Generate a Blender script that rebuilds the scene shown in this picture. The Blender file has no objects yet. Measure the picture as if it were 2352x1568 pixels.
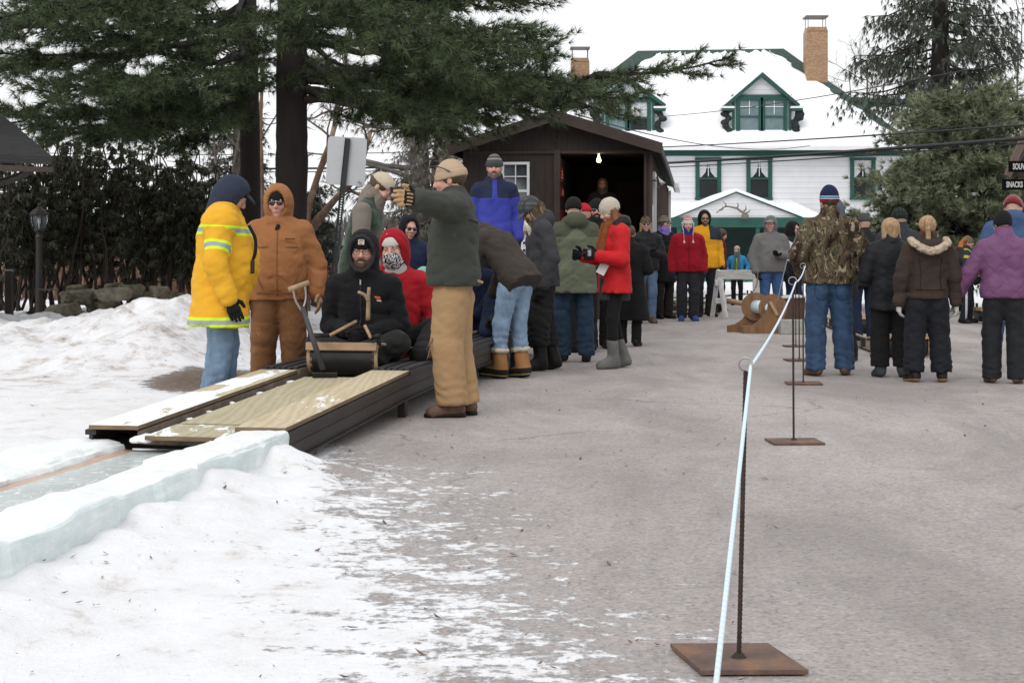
import bpy, math, random
import numpy as np
from mathutils import Vector, Matrix
C = bpy.context.scene.collection
RS = np.random.RandomState
A = np.array
# ------------------------------------------------------------------ camera, sky, sun, exposure
CAM_H, FPX, HOR, CX = 1.1, 3500.0, 590.0, 1176.0
cam = bpy.data.cameras.new('camera'); camo = bpy.data.objects.new('camera', cam); C.objects.link(camo)
camo.location = (0, 0, CAM_H); camo.rotation_euler = (math.radians(90), 0, 0)
cam.sensor_width = 36; cam.lens = 36*FPX/2352; cam.shift_y = -(784-HOR)/2352; cam.clip_end = 900; cam.clip_start = .1
bpy.context.scene.camera = camo
W = bpy.data.worlds.new('World'); bpy.context.scene.world = W; W.use_nodes = True
nt = W.node_tree; bg = nt.nodes['Background']
sky = nt.nodes.new('ShaderNodeTexSky'); sky.sky_type = 'NISHITA'; sky.sun_disc = False
SUN_EL, SUN_AZ = math.radians(48), math.radians(200)
sky.sun_elevation = SUN_EL; sky.sun_rotation = SUN_AZ; sky.air_density = 1.0; sky.dust_density = 4.0; sky.ozone_density = 1
hs = nt.nodes.new('ShaderNodeHueSaturation'); hs.inputs['Saturation'].default_value = .10
mx = nt.nodes.new('ShaderNodeMix'); mx.data_type = 'RGBA'; mx.inputs[0].default_value = .72
mx.inputs[7].default_value = (10.2, 10.3, 10.5, 1)      # the cloud layer: an even white
nt.links.new(sky.outputs[0], hs.inputs['Color']); nt.links.new(hs.outputs[0], mx.inputs[6]); nt.links.new(mx.outputs[2], bg.inputs['Color'])
bg.inputs['Strength'].default_value = .125
sl = bpy.data.lights.new('sun', 'SUN'); so = bpy.data.objects.new('sun', sl); C.objects.link(so)
sl.energy = 1.0; sl.angle = math.radians(35); sl.color = (1, .97, .93)
so.rotation_euler = (math.radians(90)-SUN_EL, 0, math.radians(-25))
vs = bpy.context.scene.view_settings; vs.view_transform = 'Standard'; vs.look = 'None'; vs.gamma = 1; vs.exposure = .0
bpy.context.scene.cycles.max_bounces = 6; bpy.context.scene.cycles.transparent_max_bounces = 8

def P(px, py, d): return A([(px-CX)/FPX*d, d, CAM_H+(HOR-py)/FPX*d])
def G(px, py): d = FPX*CAM_H/(py-HOR); return A([(px-CX)/FPX*d, d, 0.])
def sstep(x, a, b): t = np.clip((x-a)/(b-a), 0, 1); return t*t*(3-2*t)
def unit(v): v = A(v, float); return v/(np.linalg.norm(v)+1e-12)
def Rx(a): a = math.radians(a); c, s = math.cos(a), math.sin(a); return A([[1, 0, 0], [0, c, -s], [0, s, c]])
def Ry(a): a = math.radians(a); c, s = math.cos(a), math.sin(a); return A([[c, 0, s], [0, 1, 0], [-s, 0, c]])
def Rz(a): a = math.radians(a); c, s = math.cos(a), math.sin(a); return A([[c, -s, 0], [s, c, 0], [0, 0, 1]])

# ------------------------------------------------------------------ scene bookkeeping
def tag(o, label=None, cat=None, group=None, kind=None):
    for k, v in (('label', label), ('category', cat), ('group', group), ('kind', kind)):
        if v: o[k] = v
    return o
def thing(name, label, cat, loc=(0, 0, 0), rz=0, group=None):
    o = bpy.data.objects.new(name, None); C.objects.link(o); o.empty_display_size = .2
    o.location = loc; o.rotation_euler = (0, 0, math.radians(rz)); return tag(o, label, cat, group)
def copy_tree(o, parent=None):
    c = o.copy(); C.objects.link(c)
    if parent: c.parent = parent
    for ch in [x for x in KIDS.get(o.name, [])]: copy_tree(ch, c)
    return c
KIDS = {}
def obj(name, V, F, mat, parent=None, smooth=False, zone=None, midx=None):
    V = np.asarray(V, np.float32).reshape(-1, 3)
    me = bpy.data.meshes.new(name)
    if isinstance(F, np.ndarray):
        n, k = F.shape
        me.vertices.add(len(V)); me.vertices.foreach_set('co', V.ravel())
        me.loops.add(n*k); me.loops.foreach_set('vertex_index', F.astype(np.int32).ravel())
        me.polygons.add(n); me.polygons.foreach_set('loop_start', np.arange(0, n*k, k, dtype=np.int32))
        me.polygons.foreach_set('loop_total', np.full(n, k, np.int32))
        me.update(calc_edges=True)
    else:
        me.from_pydata(V.tolist(), [], [tuple(int(i) for i in f) for f in F]); me.update()
    if smooth: me.polygons.foreach_set('use_smooth', np.ones(len(me.polygons), bool))
    if zone is not None:
        at = me.attributes.new('zone', 'FLOAT', 'POINT'); at.data.foreach_set('value', np.asarray(zone, np.float32))
    for m in (mat if isinstance(mat, (list, tuple)) else [mat]): me.materials.append(m)
    if midx is not None: me.polygons.foreach_set('material_index', np.asarray(midx, np.int32))
    o = bpy.data.objects.new(name, me); C.objects.link(o)
    if parent: o.parent = parent; KIDS.setdefault(parent.name, []).append(o)
    return o

class MB:
    """collects simple solids into one mesh"""
    def __init__(s): s.V = []; s.F = []; s.n = 0
    def add(s, V, F):
        V = np.asarray(V, float).reshape(-1, 3); s.V.append(V); s.F += [tuple(int(i)+s.n for i in f) for f in F]; s.n += len(V); return s
    def hexa(s, c8): return s.add(c8, [(0, 3, 2, 1), (4, 5, 6, 7), (0, 1, 5, 4), (1, 2, 6, 5), (2, 3, 7, 6), (3, 0, 4, 7)])
    def box(s, c, d, R=None, bev=0.):
        c = A(c, float); h = A(d, float)/2
        b = min(bev, *(h*.9)) if bev else 0
        if not b:
            V = A([(-1, -1, -1), (1, -1, -1), (1, 1, -1), (-1, 1, -1), (-1, -1, 1), (1, -1, 1), (1, 1, 1), (-1, 1, 1)])*h
            if R is not None: V = V@R.T
            return s.hexa(V+c)
        V = []; F = []                               # chamfered box: 24 vertices
        idx = {}
        for sx in (-1, 1):
            for sy in (-1, 1):
                for sz in (-1, 1):
                    for ax in range(3):
                        v = A([sx, sy, sz])*(h-b); v[ax] = A([sx, sy, sz])[ax]*h[ax]
                        idx[sx, sy, sz, ax] = len(V); V.append(v)
        I = idx
        def q(*k): F.append(tuple(I[a] for a in k))
        for sgn in (1, -1):
            o = (lambda L: L if sgn > 0 else L[::-1])
            F.append(tuple(I[a] for a in o([(sgn, -1, -1, 0), (sgn, 1, -1, 0), (sgn, 1, 1, 0), (sgn, -1, 1, 0)])))
            F.append(tuple(I[a] for a in o([(-1, sgn, -1, 1), (-1, sgn, 1, 1), (1, sgn, 1, 1), (1, sgn, -1, 1)])))
            F.append(tuple(I[a] for a in o([(-1, -1, sgn, 2), (1, -1, sgn, 2), (1, 1, sgn, 2), (-1, 1, sgn, 2)])))
        for a in (-1, 1):
            for b2 in (-1, 1):
                q((a, b2, -1, 0), (a, b2, 1, 0), (a, b2, 1, 1), (a, b2, -1, 1)); q((a, -1, b2, 0), (a, 1, b2, 0), (a, 1, b2, 2), (a, -1, b2, 2)); q((-1, a, b2, 1), (1, a, b2, 1), (1, a, b2, 2), (-1, a, b2, 2))
                for c2 in (-1, 1): q((a, b2, c2, 0), (a, b2, c2, 1), (a, b2, c2, 2))
        V = A(V)
        if R is not None: V = V@R.T
        return s.add(V+c, F)
    def tube(s, pts, r, n=8, cap=True):
        V, F = tube(pts, r, n, cap); return s.add(V, F)
    def lathe(s, prof, n=20, c=(0, 0, 0), R=None):
        prof = A(prof, float); a = np.linspace(0, 2*math.pi, n, endpoint=False); V = []
        for r, z in prof: V += [(r*math.cos(t), r*math.sin(t), z) for t in a]
        V = A(V); m = len(prof); F = []
        for i in range(m-1):
            for j in range(n): F.append((i*n+j, i*n+(j+1) % n, (i+1)*n+(j+1) % n, (i+1)*n+j))
        F.append(tuple(range(n))[::-1]); F.append(tuple((m-1)*n+j for j in range(n)))
        if R is not None: V = V@R.T
        return s.add(V+A(c), F)
    def prism(s, poly, axis_vec):
        poly = A(poly, float); n = len(poly); v = A(axis_vec, float)
        F = [tuple(range(n))[::-1], tuple(range(n, 2*n))]+[(i, (i+1) % n, n+(i+1) % n, n+i) for i in range(n)]
        return s.add(np.vstack([poly, poly+v]), F)
    def out(s): return np.vstack(s.V), s.F
    def build(s, name, mat, parent=None, smooth=False, **k): V, F = s.out(); return obj(name, V, F, mat, parent, smooth, **k)
def tube(pts, r, n=8, cap=True):
    pts = A(pts, float); m = len(pts); r = np.broadcast_to(A(r, float), (m,))
    t = np.gradient(pts, axis=0); t /= np.linalg.norm(t, axis=1)[:, None]+1e-9
    ref = A([0, 0, 1.]) if abs(t[0][2]) < .9 else A([1., 0, 0]); u = unit(np.cross(ref, t[0])); V = []
    ang = np.linspace(0, 2*math.pi, n, endpoint=False)
    for i in range(m):
        u = unit(u-t[i]*(u@t[i])); w = np.cross(t[i], u)
        V.append(pts[i]+r[i]*(np.cos(ang)[:, None]*u+np.sin(ang)[:, None]*w))
    V = np.vstack(V); F = []
    for i in range(m-1):
        for j in range(n): F.append((i*n+j, i*n+(j+1) % n, (i+1)*n+(j+1) % n, (i+1)*n+j))
    if cap: F.append(tuple(range(n))[::-1]); F.append(tuple((m-1)*n+j for j in range(n)))
    return V, F
def smooth_path(pts, n=24):
    pts = A(pts, float)
    if len(pts) < 3: return pts[0]+(pts[-1]-pts[0])*np.linspace(0, 1, n)[:, None]
    Q = np.vstack([2*pts[0]-pts[1], pts, 2*pts[-1]-pts[-2]]); out = []
    k = len(pts)-1
    for u in np.linspace(0, k-1e-6, n):
        i = int(u); t = u-i; a, b, c, d = Q[i:i+4]
        out.append(.5*(2*b+(c-a)*t+(2*a-5*b+4*c-d)*t*t+(3*b-a-3*c+d)*t**3))
    return A(out)

# ------------------------------------------------------------------ materials
class N:
    def __init__(s, name):
        s.m = bpy.data.materials.new(name); s.m.use_nodes = True; s.t = s.m.node_tree; s.b = s.t.nodes['Principled BSDF']
    def n(s, typ, **kw):
        x = s.t.nodes.new('ShaderNode'+typ)
        for k, v in kw.items():
            if k in x.inputs: x.inputs[k].default_value = v
            else: setattr(x, k, v)
        return x
    def l(s, a, b): s.t.links.new(a, b)
    def coord(s, scale=(1, 1, 1), kind='Object'):
        t = s.n('TexCoord'); m = s.n('Mapping'); m.inputs['Scale'].default_value = scale; s.l(t.outputs[kind], m.inputs[0]); return m.outputs[0]
    def noise(s, co, scale, detail=4, rough=.55, dist=0):
        x = s.n('TexNoise', Scale=scale, Detail=detail, Roughness=rough, Distortion=dist); s.l(co, x.inputs['Vector']); return x.outputs['Fac']
    def ramp(s, fac, stops, const=False):
        r = s.n('ValToRGB'); e = r.color_ramp; e.interpolation = 'CONSTANT' if const else 'LINEAR'
        while len(e.elements) < len(stops): e.elements.new(1)
        for el, (p, c) in zip(e.elements, stops): el.position = p; el.color = (*c, 1) if len(c) == 3 else c
        s.l(fac, r.inputs[0]); return r.outputs[0]
    def mix(s, fac, a, b, mode='MIX'):
        x = s.n('Mix', data_type='RGBA', blend_type=mode)
        for v, i in ((fac, 0), (a, 6), (b, 7)):
            if hasattr(v, 'is_linked') or hasattr(v, 'links'): s.l(v, x.inputs[i])
            else: x.inputs[i].default_value = v if i == 0 else ((*v, 1) if len(v) == 3 else v)
        return x.outputs[2]
    def math(s, op, a, b=0.):
        x = s.n('Math', operation=op)
        for i, v in enumerate((a, b)):
            if hasattr(v, 'links'): s.l(v, x.inputs[i])
            else: x.inputs[i].default_value = v
        return x.outputs[0]
    def attr(s, name='zone'): return s.n('Attribute', attribute_name=name).outputs['Fac']
    def bump(s, h, strength=.3, dist=.02):
        x = s.n('Bump', Strength=strength, Distance=dist); s.l(h, x.inputs['Height']); s.l(x.outputs[0], s.b.inputs['Normal'])
    def base(s, c):
        if hasattr(c, 'links'): s.l(c, s.b.inputs['Base Color'])
        else: s.b.inputs['Base Color'].default_value = (*c, 1)
    def set(s, **k):
        for a, v in k.items(): s.b.inputs[a.replace('_', ' ')].default_value = v
        return s
def shade(c, f): return tuple(min(1, max(0, x*f)) for x in c)
_MC = {}
def mat(name, col, rough=.75, var=.18, vs=3., bump=.15, bs=40., metal=0., spec=.4, col2=None, stretch=(1, 1, 1), detail=5):
    """plain surface with some colour variation and fine relief"""
    key = (name,)
    if key in _MC: return _MC[key]
    s = N(name); co = s.coord(stretch); f = s.noise(co, vs, detail, .6)
    s.base(s.ramp(f, [(.3, shade(col, 1-var)), (.52, col), (.72, col2 or shade(col, 1+var))]))
    s.set(Roughness=rough, Metallic=metal); s.b.inputs['Specular IOR Level'].default_value = spec
    if bump: s.bump(s.noise(co, bs, 3), bump, .01)
    _MC[key] = s.m; return s.m
_cn = [0]
def cloth(col, stops=None, rough=.9, var=.14, pattern=None, sheen=.03, bump=.45, wear=None):
    """fabric; stops = [(zone value, colour)...] recolours by the mesh's own 'zone' attribute (yokes, bands, stripes)"""
    key = ('cloth', tuple(col), str(stops), rough, pattern, str(wear))
    if key in _MC: return _MC[key]
    _cn[0] += 1; s = N('fabric_%d' % _cn[0]); co = s.coord()
    base = s.ramp(s.attr(), [(p, c) for p, c in stops], True) if stops else None
    if pattern == 'camo':
        a = s.noise(s.coord((1, 1, .7)), 5.5, 4, .62, 1.2); b = s.noise(s.coord((1.3, 1.3, .8)), 6.5, 3, .55, 2.5); d = s.noise(s.coord((2.2, 2.2, .6)), 6, 3, .6, 3)
        col1 = s.ramp(a, [(0, (.028, .020, .013)), (.40, (.075, .053, .034)), (.5, (.13, .098, .062)), (.55, (.05, .052, .030)), (.60, (.20, .165, .11))], True)
        br = s.ramp(b, [(0, (0, 0, 0)), (.60, (1, 1, 1))], True); dk = s.ramp(d, [(0, (1, 1, 1)), (.37, (0, 0, 0))], True)
        c1 = s.mix(br, col1, (.27, .23, .155)); base = s.mix(dk, c1, (.012, .010, .007))
    if pattern == 'skull':
        a = s.noise(s.coord(), 38, 2, .5, 2); base = s.ramp(a, [(0, (.012, .012, .018)), (.52, (.75, .75, .75))], True)
    if pattern == 'plaid':
        wv = s.n('TexWave', Scale=9.); s.l(co, wv.inputs[0]); w2 = s.n('TexWave', Scale=7., bands_direction='Z'); s.l(co, w2.inputs[0])
        base = s.mix(w2.outputs['Fac'], s.ramp(wv.outputs['Fac'], [(0, shade(col, .6)), (.5, col), (.9, shade(col, 1.5))]), shade(col, .7))
    if pattern == 'denim':
        f = s.noise(s.coord((1, 1, .5)), 7, 5, .65); base = s.ramp(f, [(.28, shade(col, .62)), (.52, col), (.72, shade(col, 1.35))])
    f = s.noise(co, 5, 4, .6)
    tone = s.ramp(f, [(.3, (1-var,)*3), (.7, (1+var*.0,)*3)])
    c = s.mix(1., base if base is not None else col, tone, 'MULTIPLY')
    if wear:
        wcol, amount = wear; wn = s.noise(s.coord((1, 1, .7)), 10, 6, .75)
        c = s.mix(s.ramp(wn, [(amount, (0, 0, 0)), (amount+.12, (1, 1, 1))]), c, wcol)
    s.base(c); s.set(Roughness=rough); s.b.inputs['Specular IOR Level'].default_value = .15
    s.b.inputs['Sheen Weight'].default_value = sheen
    fine = s.noise(co, 260, 2); rn = s.n('TexNoise', Scale=8.5, Detail=4, Roughness=.5, Distortion=.6); rn.noise_type = 'RIDGED_MULTIFRACTAL'; rn.normalize = True; s.l(s.coord((1, 1, 1.25)), rn.inputs['Vector']); mid = s.math('ADD', s.math('MULTIPLY', rn.outputs['Fac'], .9), s.math('MULTIPLY', s.noise(s.coord((1, 1, .8)), 24, 4, .6, .8), .7))
    s.bump(s.math('ADD', s.math('MULTIPLY', fine, .12), mid), bump, .012)
    _MC[key] = s.m; return s.m
# ------------------------------------------------------------------ distance fields -> one continuous surface
def _axis(lo, hi, h, fine):
    out = [lo]; x = lo
    while x < hi:
        st = h
        for a, b, h2 in fine:
            if a-1e-9 <= x <= b: st = min(st, h2)
        x += st; out.append(x)
    return A(out)
class Field:
    def __init__(s): s.p = []
    def cap(s, a, b, ra, rb=None, k=.03, op='u'): s.p.append(('c', A(a, float), A(b, float), ra, ra if rb is None else rb, k, op)); return s
    def ell(s, c, r, R=None, k=.03, op='u'): s.p.append(('e', A(c, float), A(r, float), np.eye(3) if R is None else R, 0, k, op)); return s
    def sph(s, c, r, k=.03, op='u'): return s.cap(c, c, r, r, k, op)
    def cut(s, pt, n): s.p.append(('p', A(pt, float), unit(n), 0, 0, 0, 'i')); return s
    def build(s, h, disp=None, fine=None):
        lo = np.full(3, 9e9); hi = -lo
        for q in s.p:
            if q[6] != 'u': continue
            if q[0] == 'c': r = max(q[3], q[4]); l = np.minimum(q[1], q[2])-r; u = np.maximum(q[1], q[2])+r
            else: r = max(q[2]); l = q[1]-r; u = q[1]+r
            lo = np.minimum(lo, l); hi = np.maximum(hi, u)
        m = 3*h+.012; lo -= m; hi += m; fine = fine or []
        ax = [_axis(lo[i], hi[i], h, [(c[i]-r[i], c[i]+r[i], h2) for c, r, h2 in fine]) for i in range(3)]
        D = np.full([len(a) for a in ax], .25, np.float32)
        for q in s.p:
            if q[0] == 'p':
                pl = ((ax[0]-q[1][0])*q[2][0])[:, None, None]+((ax[1]-q[1][1])*q[2][1])[None, :, None]+((ax[2]-q[1][2])*q[2][2])[None, None, :]
                np.maximum(D, pl.astype(np.float32), out=D); continue
            k = max(q[5], 1e-4)
            if q[0] == 'c': r = max(q[3], q[4]); l = np.minimum(q[1], q[2])-r; u = np.maximum(q[1], q[2])+r
            else: r = max(q[2]); l = q[1]-r; u = q[1]+r
            e = k+.06 if q[6] == 'u' else k+.02
            sl = []
            for i in range(3):
                i0 = max(0, np.searchsorted(ax[i], l[i]-e)-1); i1 = min(len(ax[i]), np.searchsorted(ax[i], u[i]+e)+1); sl.append(slice(i0, max(i1, i0)))
            X = ax[0][sl[0]].astype(np.float32)[:, None, None]; Y = ax[1][sl[1]].astype(np.float32)[None, :, None]; Z = ax[2][sl[2]].astype(np.float32)[None, None, :]
            if X.size*Y.size*Z.size == 0: continue
            if q[0] == 'c':
                a, b = q[1], q[2]; ba = b-a; L = float(ba@ba)
                dx, dy, dz = X-np.float32(a[0]), Y-np.float32(a[1]), Z-np.float32(a[2])
                if L > 1e-10:
                    t = np.clip((dx*ba[0]+dy*ba[1]+dz*ba[2])/L, 0, 1).astype(np.float32)
                    d = np.sqrt((dx-t*ba[0])**2+(dy-t*ba[1])**2+(dz-t*ba[2])**2)-(q[3]+(q[4]-q[3])*t)
                else: d = np.sqrt(dx*dx+dy*dy+dz*dz)-q[3]
            else:
                c, rr, R = q[1], q[2], q[3]; dx, dy, dz = X-c[0], Y-c[1], Z-c[2]
                qs = [(dx*R[0][i]+dy*R[1][i]+dz*R[2][i]) for i in range(3)]
                k0 = np.sqrt(sum((w/rr[i])**2 for i, w in enumerate(qs))); k1 = np.sqrt(sum((w/rr[i]**2)**2 for i, w in enumerate(qs)))+1e-6
                d = k0*(k0-1)/k1
            d = d.astype(np.float32); S = D[sl[0], sl[1], sl[2]]
            if q[6] == 'u': hh = np.maximum(k-np.abs(S-d), 0)/k; S[...] = np.minimum(S, d)-hh*hh*k*.25
            else: hh = np.maximum(k-np.abs(S+d), 0)/k; S[...] = np.maximum(S, -d)+hh*hh*k*.25
        if disp is not None:
            near = np.argwhere(np.abs(D) < .05)
            if len(near):
                pts = np.stack([ax[i][near[:, i]] for i in range(3)], 1)
                D[near[:, 0], near[:, 1], near[:, 2]] += disp(pts).astype(np.float32)
        D[0] = D[-1] = .2; D[:, 0] = D[:, -1] = .2; D[:, :, 0] = D[:, :, -1] = .2
        return snet(D, ax)
def snet(D, ax):
    I = D < 0; nx, ny, nz = D.shape
    cnt = np.zeros((nx-1, ny-1, nz-1), np.int8)
    offs = [(i, j, k) for i in (0, 1) for j in (0, 1) for k in (0, 1)]
    for o in offs: cnt += I[o[0]:nx-1+o[0], o[1]:ny-1+o[1], o[2]:nz-1+o[2]]
    act = np.argwhere((cnt > 0) & (cnt < 8)); vid = np.full(cnt.shape, -1, np.int32); vid[tuple(act.T)] = np.arange(len(act))
    acc = np.zeros((len(act), 3), np.float32); n = np.zeros(len(act), np.float32)
    cv = {o: D[act[:, 0]+o[0], act[:, 1]+o[1], act[:, 2]+o[2]] for o in offs}
    for o in offs:
        for a in range(3):
            if o[a]: continue
            o2 = list(o); o2[a] = 1; d0, d1 = cv[o], cv[tuple(o2)]; c = (d0 < 0) != (d1 < 0)
            t = np.where(c, d0/np.where(c, d0-d1, 1), 0); p = np.tile(A(o, np.float32), (len(act), 1)); p[:, a] = t
            acc += p*c[:, None]; n += c
    acc /= np.maximum(n, 1)[:, None]
    V = np.stack([ax[i][act[:, i]]+acc[:, i]*(ax[i][act[:, i]+1]-ax[i][act[:, i]]) for i in range(3)], 1)
    F = []
    for a in range(3):
        b, c = (a+1) % 3, (a+2) % 3
        s0 = [slice(None)]*3; s1 = [slice(None)]*3; s0[a] = slice(0, -1); s1[a] = slice(1, None)
        e = np.argwhere(I[tuple(s0)] != I[tuple(s1)]); e = e[(e[:, b] > 0) & (e[:, c] > 0)]
        if not len(e): continue
        pos = I[tuple(e.T)]
        def cell(db, dc): x = e.copy(); x[:, b] += db; x[:, c] += dc; return vid[tuple(x.T)]
        q = np.stack([cell(-1, -1), cell(0, -1), cell(0, 0), cell(-1, 0)], 1); q[~pos] = q[~pos][:, ::-1]; F.append(q)
    F = np.vstack(F); return V, F[(F >= 0).all(1)]
def folds(seed, amp=.009, f=(9, 9, 12)):
    rs = RS(seed); ks = [unit(rs.randn(3)) for _ in range(4)]; ph = rs.rand(8)*6
    k2 = [unit(rs.randn(3)+A([0, 0, .8])) for _ in range(3)]
    def g(p):
        hi = p*A([15, 15, 24.])+.8*np.sin(p[:, [2, 0, 1]]*13+ph[6])+.5*np.sin(p[:, [1, 2, 0]]*29+ph[7]); h_ = sum((1-np.abs(np.sin(hi@k*(1+.4*i)+ph[i])))**3 for i, k in enumerate(k2))-.9
        q = p*A(f); q = q+.7*np.sin(q[:, [1, 2, 0]]*1.25+ph[0])+.35*np.sin(q[:, [2, 0, 1]]*2.7+ph[1]); o = 0
        for i, k in enumerate(ks): s = np.sin(q@k*(1+.55*i)+ph[i+2]); o = o+(1-np.abs(s))**2.2/(1+.5*i)
        return amp*(.55*(o-.75)+.55*h_)
    return g

# ------------------------------------------------------------------ people
SKIN = {}
def skin(col, lips=(.36, .13, .11)):
    if col not in SKIN:
        s = N('skin_%d' % len(SKIN)); z = s.attr(); f = s.noise(s.coord(), 16, 4)
        c0 = s.ramp(f, [(.3, shade(col, .86)), (.7, shade(col, 1.08))])
        s.base(s.mix(s.ramp(z, [(.0, (0, 0, 0)), (1, (1, 1, 1))]), c0, lips)); s.set(Roughness=.5)
        s.b.inputs['Subsurface Weight'].default_value = .08; SKIN[col] = s.m
    return SKIN[col]
FAIR, PINK, TAN = (.56, .33, .25), (.58, .30, .235), (.42, .25, .175)
ARM = {'down': ((.075, .03, -.28), (.085, -.05, -.53)), 'pocket': ((.135, .08, -.25), (.055, -.07, -.42)), 'front': ((.085, .0, -.28), (-.11, -.20, -.33)),
       'cross': ((.085, -.03, -.27), (-.20, -.20, -.20)), 'hold': ((.07, -.04, -.28), (-.10, -.27, -.20)), 'back': ((.12, .12, -.25), (.0, .10, -.45))}
class Pose:
    def __init__(s, lean=0, head=(0, 0, 0), L='down', R='down', stance=.1, stag=0., joints=None, toe=12, twist=0, pel=(0, 0, .95), shrug=0., sw=.19):
        J = {}; s.RT = Rz(twist)@Rx(lean); RC = Rz(twist*.7)@Rx(lean*.75)
        J['pel'] = A(pel, float); J['chest'] = J['pel']+RC@A([0, .01, .33]); J['neck'] = J['chest']+s.RT@A([0, .015, .18])
        for sd, x in (('L', 1), ('R', -1)):
            J['sh'+sd] = J['chest']+s.RT@A([x*sw, .012, .100+shrug])
            J['hip'+sd] = A([x*.09, .0, .92]); st = stag*x
            J['ank'+sd] = A([x*stance, .03-st, .09]); J['knee'+sd] = (J['hip'+sd]+J['ank'+sd])/2+A([x*.012, -.035, .0])
            a = math.radians(toe)*x; J['toe'+sd] = J['ank'+sd]+A([math.sin(a)*.17, -math.cos(a)*.17, -.055])
            pr = L if sd == 'L' else R
            pr = ARM[pr] if isinstance(pr, str) else pr; e, w = pr[:2]; RM = np.eye(3) if len(pr) > 2 else s.RT
            mir = A([x, 1, 1]); J['el'+sd] = J['sh'+sd]+RM@(A(e)*mir); J['wr'+sd] = J['sh'+sd]+RM@(A(w)*mir)
        s.RH = s.RT@Rz(head[0])@Rx(head[1]-lean*.0)@Ry(head[2])
        if joints:
            for k, v in joints.items(): J[k] = A(v, float)
        J['head'] = J['neck']+s.RH@A([0, -.03, .06])+s.RT@A([0, 0, .10]) if not (joints and 'head' in joints) else J['head']
        s.J = J; s.lat = unit(J['shL']-J['shR']); s.up = unit(J['neck']-J['pel']); s.fwd = np.cross(s.up, s.lat)*-1
        s.fwd = unit(s.fwd) if (s.fwd@(s.RT@A([0, -1, 0]))) > 0 else -unit(s.fwd)
    def hp(s, v): return s.J['head']+s.RH@A(v, float)
class Person:
    def __init__(s, label, pos, H, yaw, pose, h=.016, skin_col=FAIR, group=None, seed=0, female=False, face=True):
        s.k = H/1.75; s.h = h/s.k; s.po = pose; s.J = pose.J; s.seed = seed
        s.root = thing('person', label, 'person', pos, yaw, group)
        J = s.J; f = Field(); po = pose; ft = f.ell; H_ = po.hp
        f.ell(H_((0, .012, .03)), (.074, .094, .086), po.RH, .03); f.ell(H_((0, -.018, -.035)), (.061, .074, .075), po.RH, .03)
        f.sph(H_((0, -.062, -.095)), .021, .03); f.cap(H_((-.034, -.081, .03)), H_((.034, -.081, .03)), .011, k=.02)
        f.cap(H_((0, -.09, .018)), H_((0, -.111, -.022)), .009, .0135, k=.012); f.cap(H_((-.011, -.098, -.028)), H_((.011, -.098, -.028)), .009, k=.01)
        for x in (-1, 1):
            f.sph(H_((x*.04, -.066, -.022)), .024, .025); f.sph(H_((x*.032, -.1, .006)), .0155, .012, 's'); f.ell(H_((x*.032, -.0835, .0155)), (.0165, .0095, .0065), po.RH@Ry(x*-6), .004); f.ell(H_((x*.031, -.082, -.0045)), (.015, .0085, .005), po.RH, .004); f.ell(H_((x*.077, .014, -.002)), (.010, .019, .031), po.RH, .008)
        f.cap(H_((-.019, -.087, -.057)), H_((.019, -.087, -.057)), .0075, k=.006); f.cap(H_((-.015, -.087, -.069)), H_((.015, -.087, -.069)), .0085, k=.006)
        f.cap(H_((0, .02, -.05)), J['neck'], .054, .06, .03)
        f.cap(J['chest'], J['neck'], .09, .055, .04)
        for sd, x in (('L', 1), ('R', -1)):
            f.cap(J['pel']+po.lat*.05*x, J['chest']+po.lat*.07*x, .09, .10, .05); f.cap(J['chest']+po.up*.08, J['sh'+sd], .06, .05, .04)
            f.cap(J['sh'+sd], J['el'+sd], .046, .037); f.cap(J['el'+sd], J['wr'+sd], .037, .027)
            f.cap(J['hip'+sd], J['knee'+sd], .075, .052, .04); f.cap(J['knee'+sd], J['ank'+sd], .052, .036); f.cap(J['ank'+sd], J['ank'+sd]*.5+J['toe'+sd]*.5, .034, .022)
        hf = min(.0075, s.h*.62)
        V, F = f.build(s.h*1.25, fine=[(J['head'], A([.115, .125, .135]), hf)])
        L = (V-J['head'])@po.RH
        z = np.exp(-(((L[:, 0])/.022)**2+((L[:, 1]+.092)/.018)**2+((L[:, 2]+.063)/.0115)**2)**1.5)*.85
        z += .28*np.exp(-((np.abs(L[:, 0])-.043)**2+(L[:, 1]+.08)**2+(L[:, 2]+.02)**2)/.0006)+.3*np.exp(-((L[:, 0])**2+(L[:, 1]+.118)**2+(L[:, 2]+.02)**2)/.0003)
        obj('body', V*s.k, F, skin(skin_col), s.root, True, zone=z)
        if face:
            for x in (-1, 1):
                mb = MB(); c = H_((x*.031, -.0795, .005)); a = np.linspace(0, math.pi, 7)
                mb.lathe([(max(.0005, .0105*math.sin(t)), -.0105*math.cos(t)) for t in a], 10, (0, 0, 0), po.RH@Rx(90))
                V, F = mb.out(); lf = V@po.RH; iris = [0 if (lf[list(f)].mean(0)[1] > -.0082) else 1 for f in F]
                obj('eye', (V+c)*s.k, F, [EYEW, EYED], s.root, True, midx=iris)
    def brows(s, m):
        g = Field(); [g.cap(s.po.hp((x*.018, -.094, .0265)), s.po.hp((x*.048, -.085, .028)), .0035, .0025, .003) for x in (-1, 1)]; s.add('eyebrows', g, m, h=.004)
    def add(s, name, f, m, h=None, disp=None, zone=None, fine=None, parent=None):
        V, F = f.build(h or s.h, disp, fine)
        if not len(F): return None
        return obj(name, V*s.k, F, m, parent or s.root, True, zone=None if zone is None else zone(V))
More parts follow.
